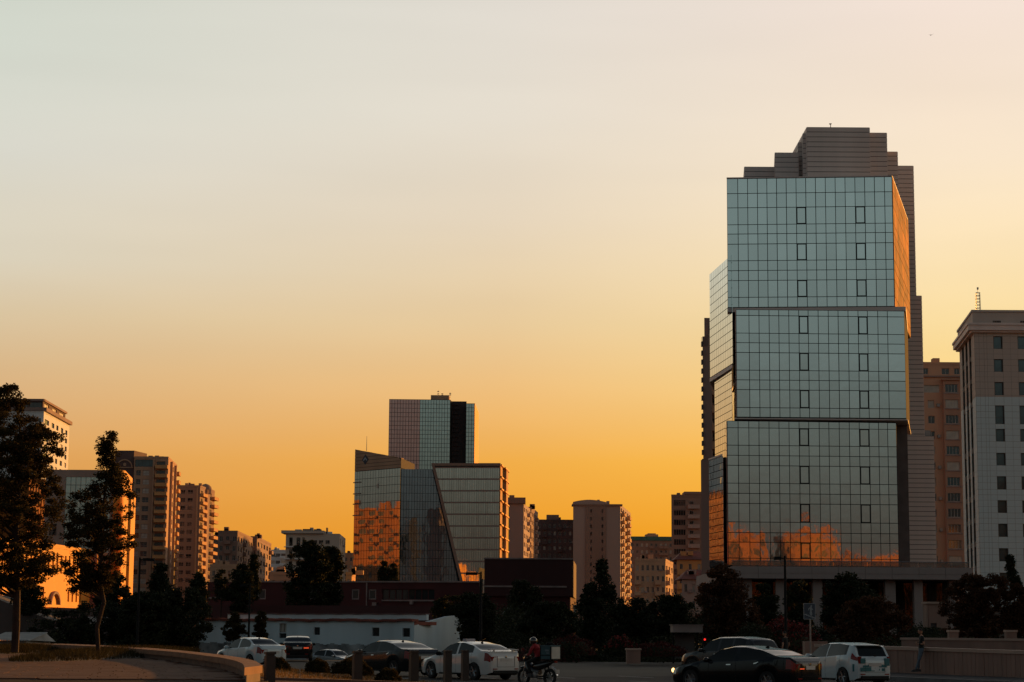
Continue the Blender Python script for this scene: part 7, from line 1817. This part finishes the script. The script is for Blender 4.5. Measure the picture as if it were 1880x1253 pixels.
mb = MB(); mb.path([(.40, .0, .97), (.36, .16, 1.03), (.28, .33, 1.01)], [.014]*3, 7); mb.path([(.40, 0, .97), (.36, -.16, 1.03), (.28, -.33, 1.01)], [.014]*3, 7)
for sg in (1, -1): mb.tube((.30, sg*.29, 1.012), (.26, sg*.40, 1.005), .019, n=8)
lpart('handlebar', mb, m_black, bk)
for sg in (1, -1): mb = MB(); mb.tube((.33, sg*.22, 1.03), (.36, sg*.34, 1.20), .008, n=5); mb.box(.35, .37, sg*.34-.055, sg*.34+.055, 1.18, 1.26); lpart('mirror', mb, m_chrome if sg > 0 else m_mk, bk)
def loft(mb, secs_, n=12):
    """secs: (x, z centre, half width, half height)"""
    k = len(mb.v)
    for x, z, hw, hh in secs_:
        for i in range(n): t = 2*pi*i/n; mb.v.append((x, hw*cos(t), z+hh*sin(t)))
    for s in range(len(secs_)-1):
        for i in range(n): j = (i+1) % n; a = k+s*n; mb.f.append((a+i, a+j, a+n+j, a+n+i)); mb.m.append(0)
    mb.f.append(tuple(k+i for i in range(n))[::-1]); mb.f.append(tuple(k+(len(secs_)-1)*n+i for i in range(n))); mb.m += [0, 0]
mb = MB(); loft(mb, [(.58, .86, .05, .05), (.53, .88, .14, .14), (.44, .92, .18, .15), (.34, .95, .08, .07)]); lpart('headlight_cowl', mb, m_mk, bk, True, 50)
mb = MB(); mb.lathe([(.0, 0), (.07, .005), (.08, -.02)], 14, (0, 0, 0), 'y'); h_ = lpart('headlight', mb, m_head, bk, loc=(.585, 0, .86)); h_.rotation_euler = (0, 0, -pi/2)
mb = MB(); loft(mb, [(.50, .72, .12, .22), (.40, .62, .20, .28), (.26, .52, .18, .22), (.05, .46, .13, .14), (-.15, .46, .10, .10)]); lpart('leg_shield', mb, m_mk, bk, True, 50)
mb = MB(); loft(mb, [(.93*.7, .62, .02, .01), (.75, .60, .06, .035), (.62, .635, .07, .03), (.46, .60, .055, .03), (.38, .55, .02, .01)]); lpart('front_mudguard', mb, m_mk, bk, True, 60)
mb = MB(); loft(mb, [(.30, .60, .08, .06), (.10, .64, .13, .13), (-.15, .66, .16, .14), (-.45, .72, .15, .11), (-.75, .82, .06, .05), (-.86, .85, .02, .02)]); lpart('body_panel', mb, m_mk, bk, True, 50)
mb = MB(); loft(mb, [(.14, .76, .07, .02), (.05, .78, .12, .04), (-.20, .79, .14, .045), (-.50, .83, .13, .045), (-.66, .86, .08, .03)]); lpart('seat', mb, m_tyre, bk, True, 50)
mb = MB(); mb.box(-.14, .20, -.12, .12, .26, .44); mb.lathe([(.0, -.17), (.10, -.16), (.10, .16), (.0, .17)], 14, (-.02, 0, .36), 'y'); mb.tube((.18, 0, .35), (.32, 0, .42), .05, .06, 10); lpart('engine', mb, m_steel, bk)
mb = MB(); mb.path([(.25, -.1, .33), (.05, -.13, .22), (-.35, -.15, .28)], [.018, .02, .025], 8); mb.tube((-.35, -.15, .28), (-.80, -.16, .40), .042, .05, 10); lpart('exhaust', mb, m_chrome, bk)
mb = MB()
for sg in (1, -1): mb.tube((-.02, sg*.09, .33), (-.60, sg*.10, .295), .022, n=7); mb.tube((-.55, sg*.10, .34), (-.42, sg*.10, .68), .025, n=8)
lpart('swing_arm', mb, m_black, bk)
mb = MB(); mb.poly([(-.70, -.06, .66), (-.70, .06, .66), (-.93, .06, .52), (-.93, -.06, .52)]); mb.box(-.95, -.93, -.09, .09, .40, .56); lpart('rear_mudguard', mb, m_mk, bk); mb = MB(); mb.box(-.965, -.952, -.10, .10, .42, .56); lpart('number_plate', mb, m_plate, bk)
mb = MB(); mb.box(-.90, -.86, -.06, .06, .79, .85); lpart('tail_lamp', mb, m_tail, bk)
mb = MB()
for sg in (1, -1): mb.tube((-.45, sg*.10, .80), (-.85, sg*.10, .90), .011, n=6)
for x in (-.5, -.66, -.82): mb.tube((x, -.12, .88+(-x-.5)*.06), (x, .12, .88+(-x-.5)*.06), .011, n=6)
lpart('rack', mb, m_steel, bk)
# box
m_bag = mat('teal_delivery_bag', (.035, .085, .10), .7, 0, .15, 3)
bx_ = root('delivery_box', 'teal insulated delivery box strapped to the back of the motorcycle', 'box', tuple(bk.matrix_basis @ Vector((-.62, 0, .92))) , None, hz)
bx_.location = Matrix.Rotation(hz, 4, 'Z') @ Vector((-.62, 0, 0)) + Vector((q.x, q.y, .905))
mb = MB(); mb.box(-.24, .24, -.24, .24, 0, .43); lpart('bag', mb, m_bag, bx_); mb = MB(); mb.box(-.25, .25, -.25, .25, .433, .475); lpart('lid', mb, m_bag, bx_)
mb = MB()
for e in (-.24, .24):
    for f in (-.24, .24): mb.box(e-.013, e+.013, f-.013, f+.013, .001, .432)
mb.box(-.245, .245, .241, .248, .12, .15); lpart('piping', mb, m_black, bx_)
mb = MB(); mb.box(-.262, -.243, -.21, .21, .02, .42); lpart('reflective_strip', mb, mat('pale_reflective_strip', (.50, .50, .46), .5), bx_)
for x0, x1, z0, z1 in ((-.16, .02, .27, .33), (-.16, -.04, .19, .23)): mb = MB(); mb.box(x0, x1, .241, .246, z0, z1); lpart('print', mb, mat('bag_print', (.16, .20, .22), .7), bx_)
mb = MB(); mb.path([(-.1, -.1, .48), (-.05, 0, .53), (0, .12, .52), (.1, .15, .48)], [.03, .05, .05, .03], 8); lpart('strap', mb, m_black, bx_)
# rider
rd_ = root('person', 'motorcycle rider in red jacket and dark helmet bent over the handlebar', 'person', (q.x, q.y, 0), None, hz)
V_ = [((-.10, 0, .90), (.14, .16)), ((-.07, 0, 1.03), (.12, .14)), ((.0, 0, 1.18), (.12, .17)), ((.06, 0, 1.30), (.09, .17)), ((.11, 0, 1.38), (.055, .055)), ((.14, 0, 1.43), (.05, .05)),
      ((-.02, .12, .88), (.085, .085)), ((.30, .18, .80), (.065, .065)), ((.16, .16, .42), (.045, .045)), ((-.02, -.12, .88), (.085, .085)), ((.30, -.18, .80), (.065, .065)), ((.16, -.16, .42), (.045, .045)),
      ((.06, .205, 1.29), (.062, .062)), ((.08, .30, 1.06), (.048, .048)), ((.24, .33, 1.03), (.034, .034)), ((.06, -.205, 1.29), (.062, .062)), ((.08, -.30, 1.06), (.048, .048)), ((.24, -.33, 1.03), (.034, .034))]
E = [(0,1),(1,2),(2,3),(3,4),(4,5),(0,6),(6,7),(7,8),(0,9),(9,10),(10,11),(3,12),(12,13),(13,14),(3,15),(15,16),(16,17)]
skin_chain('body', V_, E, [m_red, m_tee, m_skin], rd_, 2, lambda c: 1 if (c.z < .97 and abs(c.y) < .27) else (2 if (c.x > .15 and abs(c.y) > .25) else 0))
s_, f_, u_ = head(rd_, (.19, 0, 1.50), (1, 0, -.15), hair=False)
def helmet(par, c):
    bm = bmesh.new(); bmesh.ops.create_uvsphere(bm, u_segments=24, v_segments=18, radius=1.0)
    dele = [v for v in bm.verts if v.co.z < -.75 or (v.co.y > .45 and -.45 < v.co.z < .22)]; bmesh.ops.delete(bm, geom=dele, context='VERTS')
    for v in bm.verts: x, y, z = v.co; v.co = s_*(x*.125)+f_*(y*.142-.01)+u_*(z*.145+.012)+Vector(c)
    me = bpy.data.meshes.new('helmet'); bm.to_mesh(me); bm.free(); me.materials.append(mat('helmet_shell', (.03, .02, .018), .12, 0, .1, coat=1.0))
    for p in me.polygons: p.use_smooth = True
    hm = link('helmet', me, par); mb = MB()
    for i in range(10):
        t0, t1 = -.95+1.9*i/10, -.95+1.9*(i+1)/10
        def vp(t, z): return Vector(c)+s_*(.128*sin(t))+f_*(.145*cos(t)-.005)+u_*z
        mb.quad(vp(t0, -.055), vp(t1, -.055), vp(t1, .045), vp(t0, .045))
    lpart('visor', mb, m_cglass, hm, True)
helmet(rd_, (.19, 0, 1.50))
for sg in (1, -1):
    hand(rd_, (.25, sg*.335, 1.03), (.6, sg*.3, -.3), (-.2, 0, -1), 1.0, -sg)
    mb = MB(); x, y = .16, sg*.16; mb.prism([(x-.08, y-.05), (x+.07, y-.05), (x+.18, y-.03), (x+.18, y+.03), (x+.07, y+.05), (x-.08, y+.05)], .29, [.42, .40, .34, .34, .40, .42]); link('shoe', mb.mesh('shoe', m_shoe), rd_)
mb = MB()
for sg in (1, -1): mb.box(.08, .24, sg*.10-.06, sg*.10+.10*1, .268, .288) if sg > 0 else mb.box(.08, .24, -.20, -.04, .268, .288)
lpart('footrest', mb, m_black, bk)
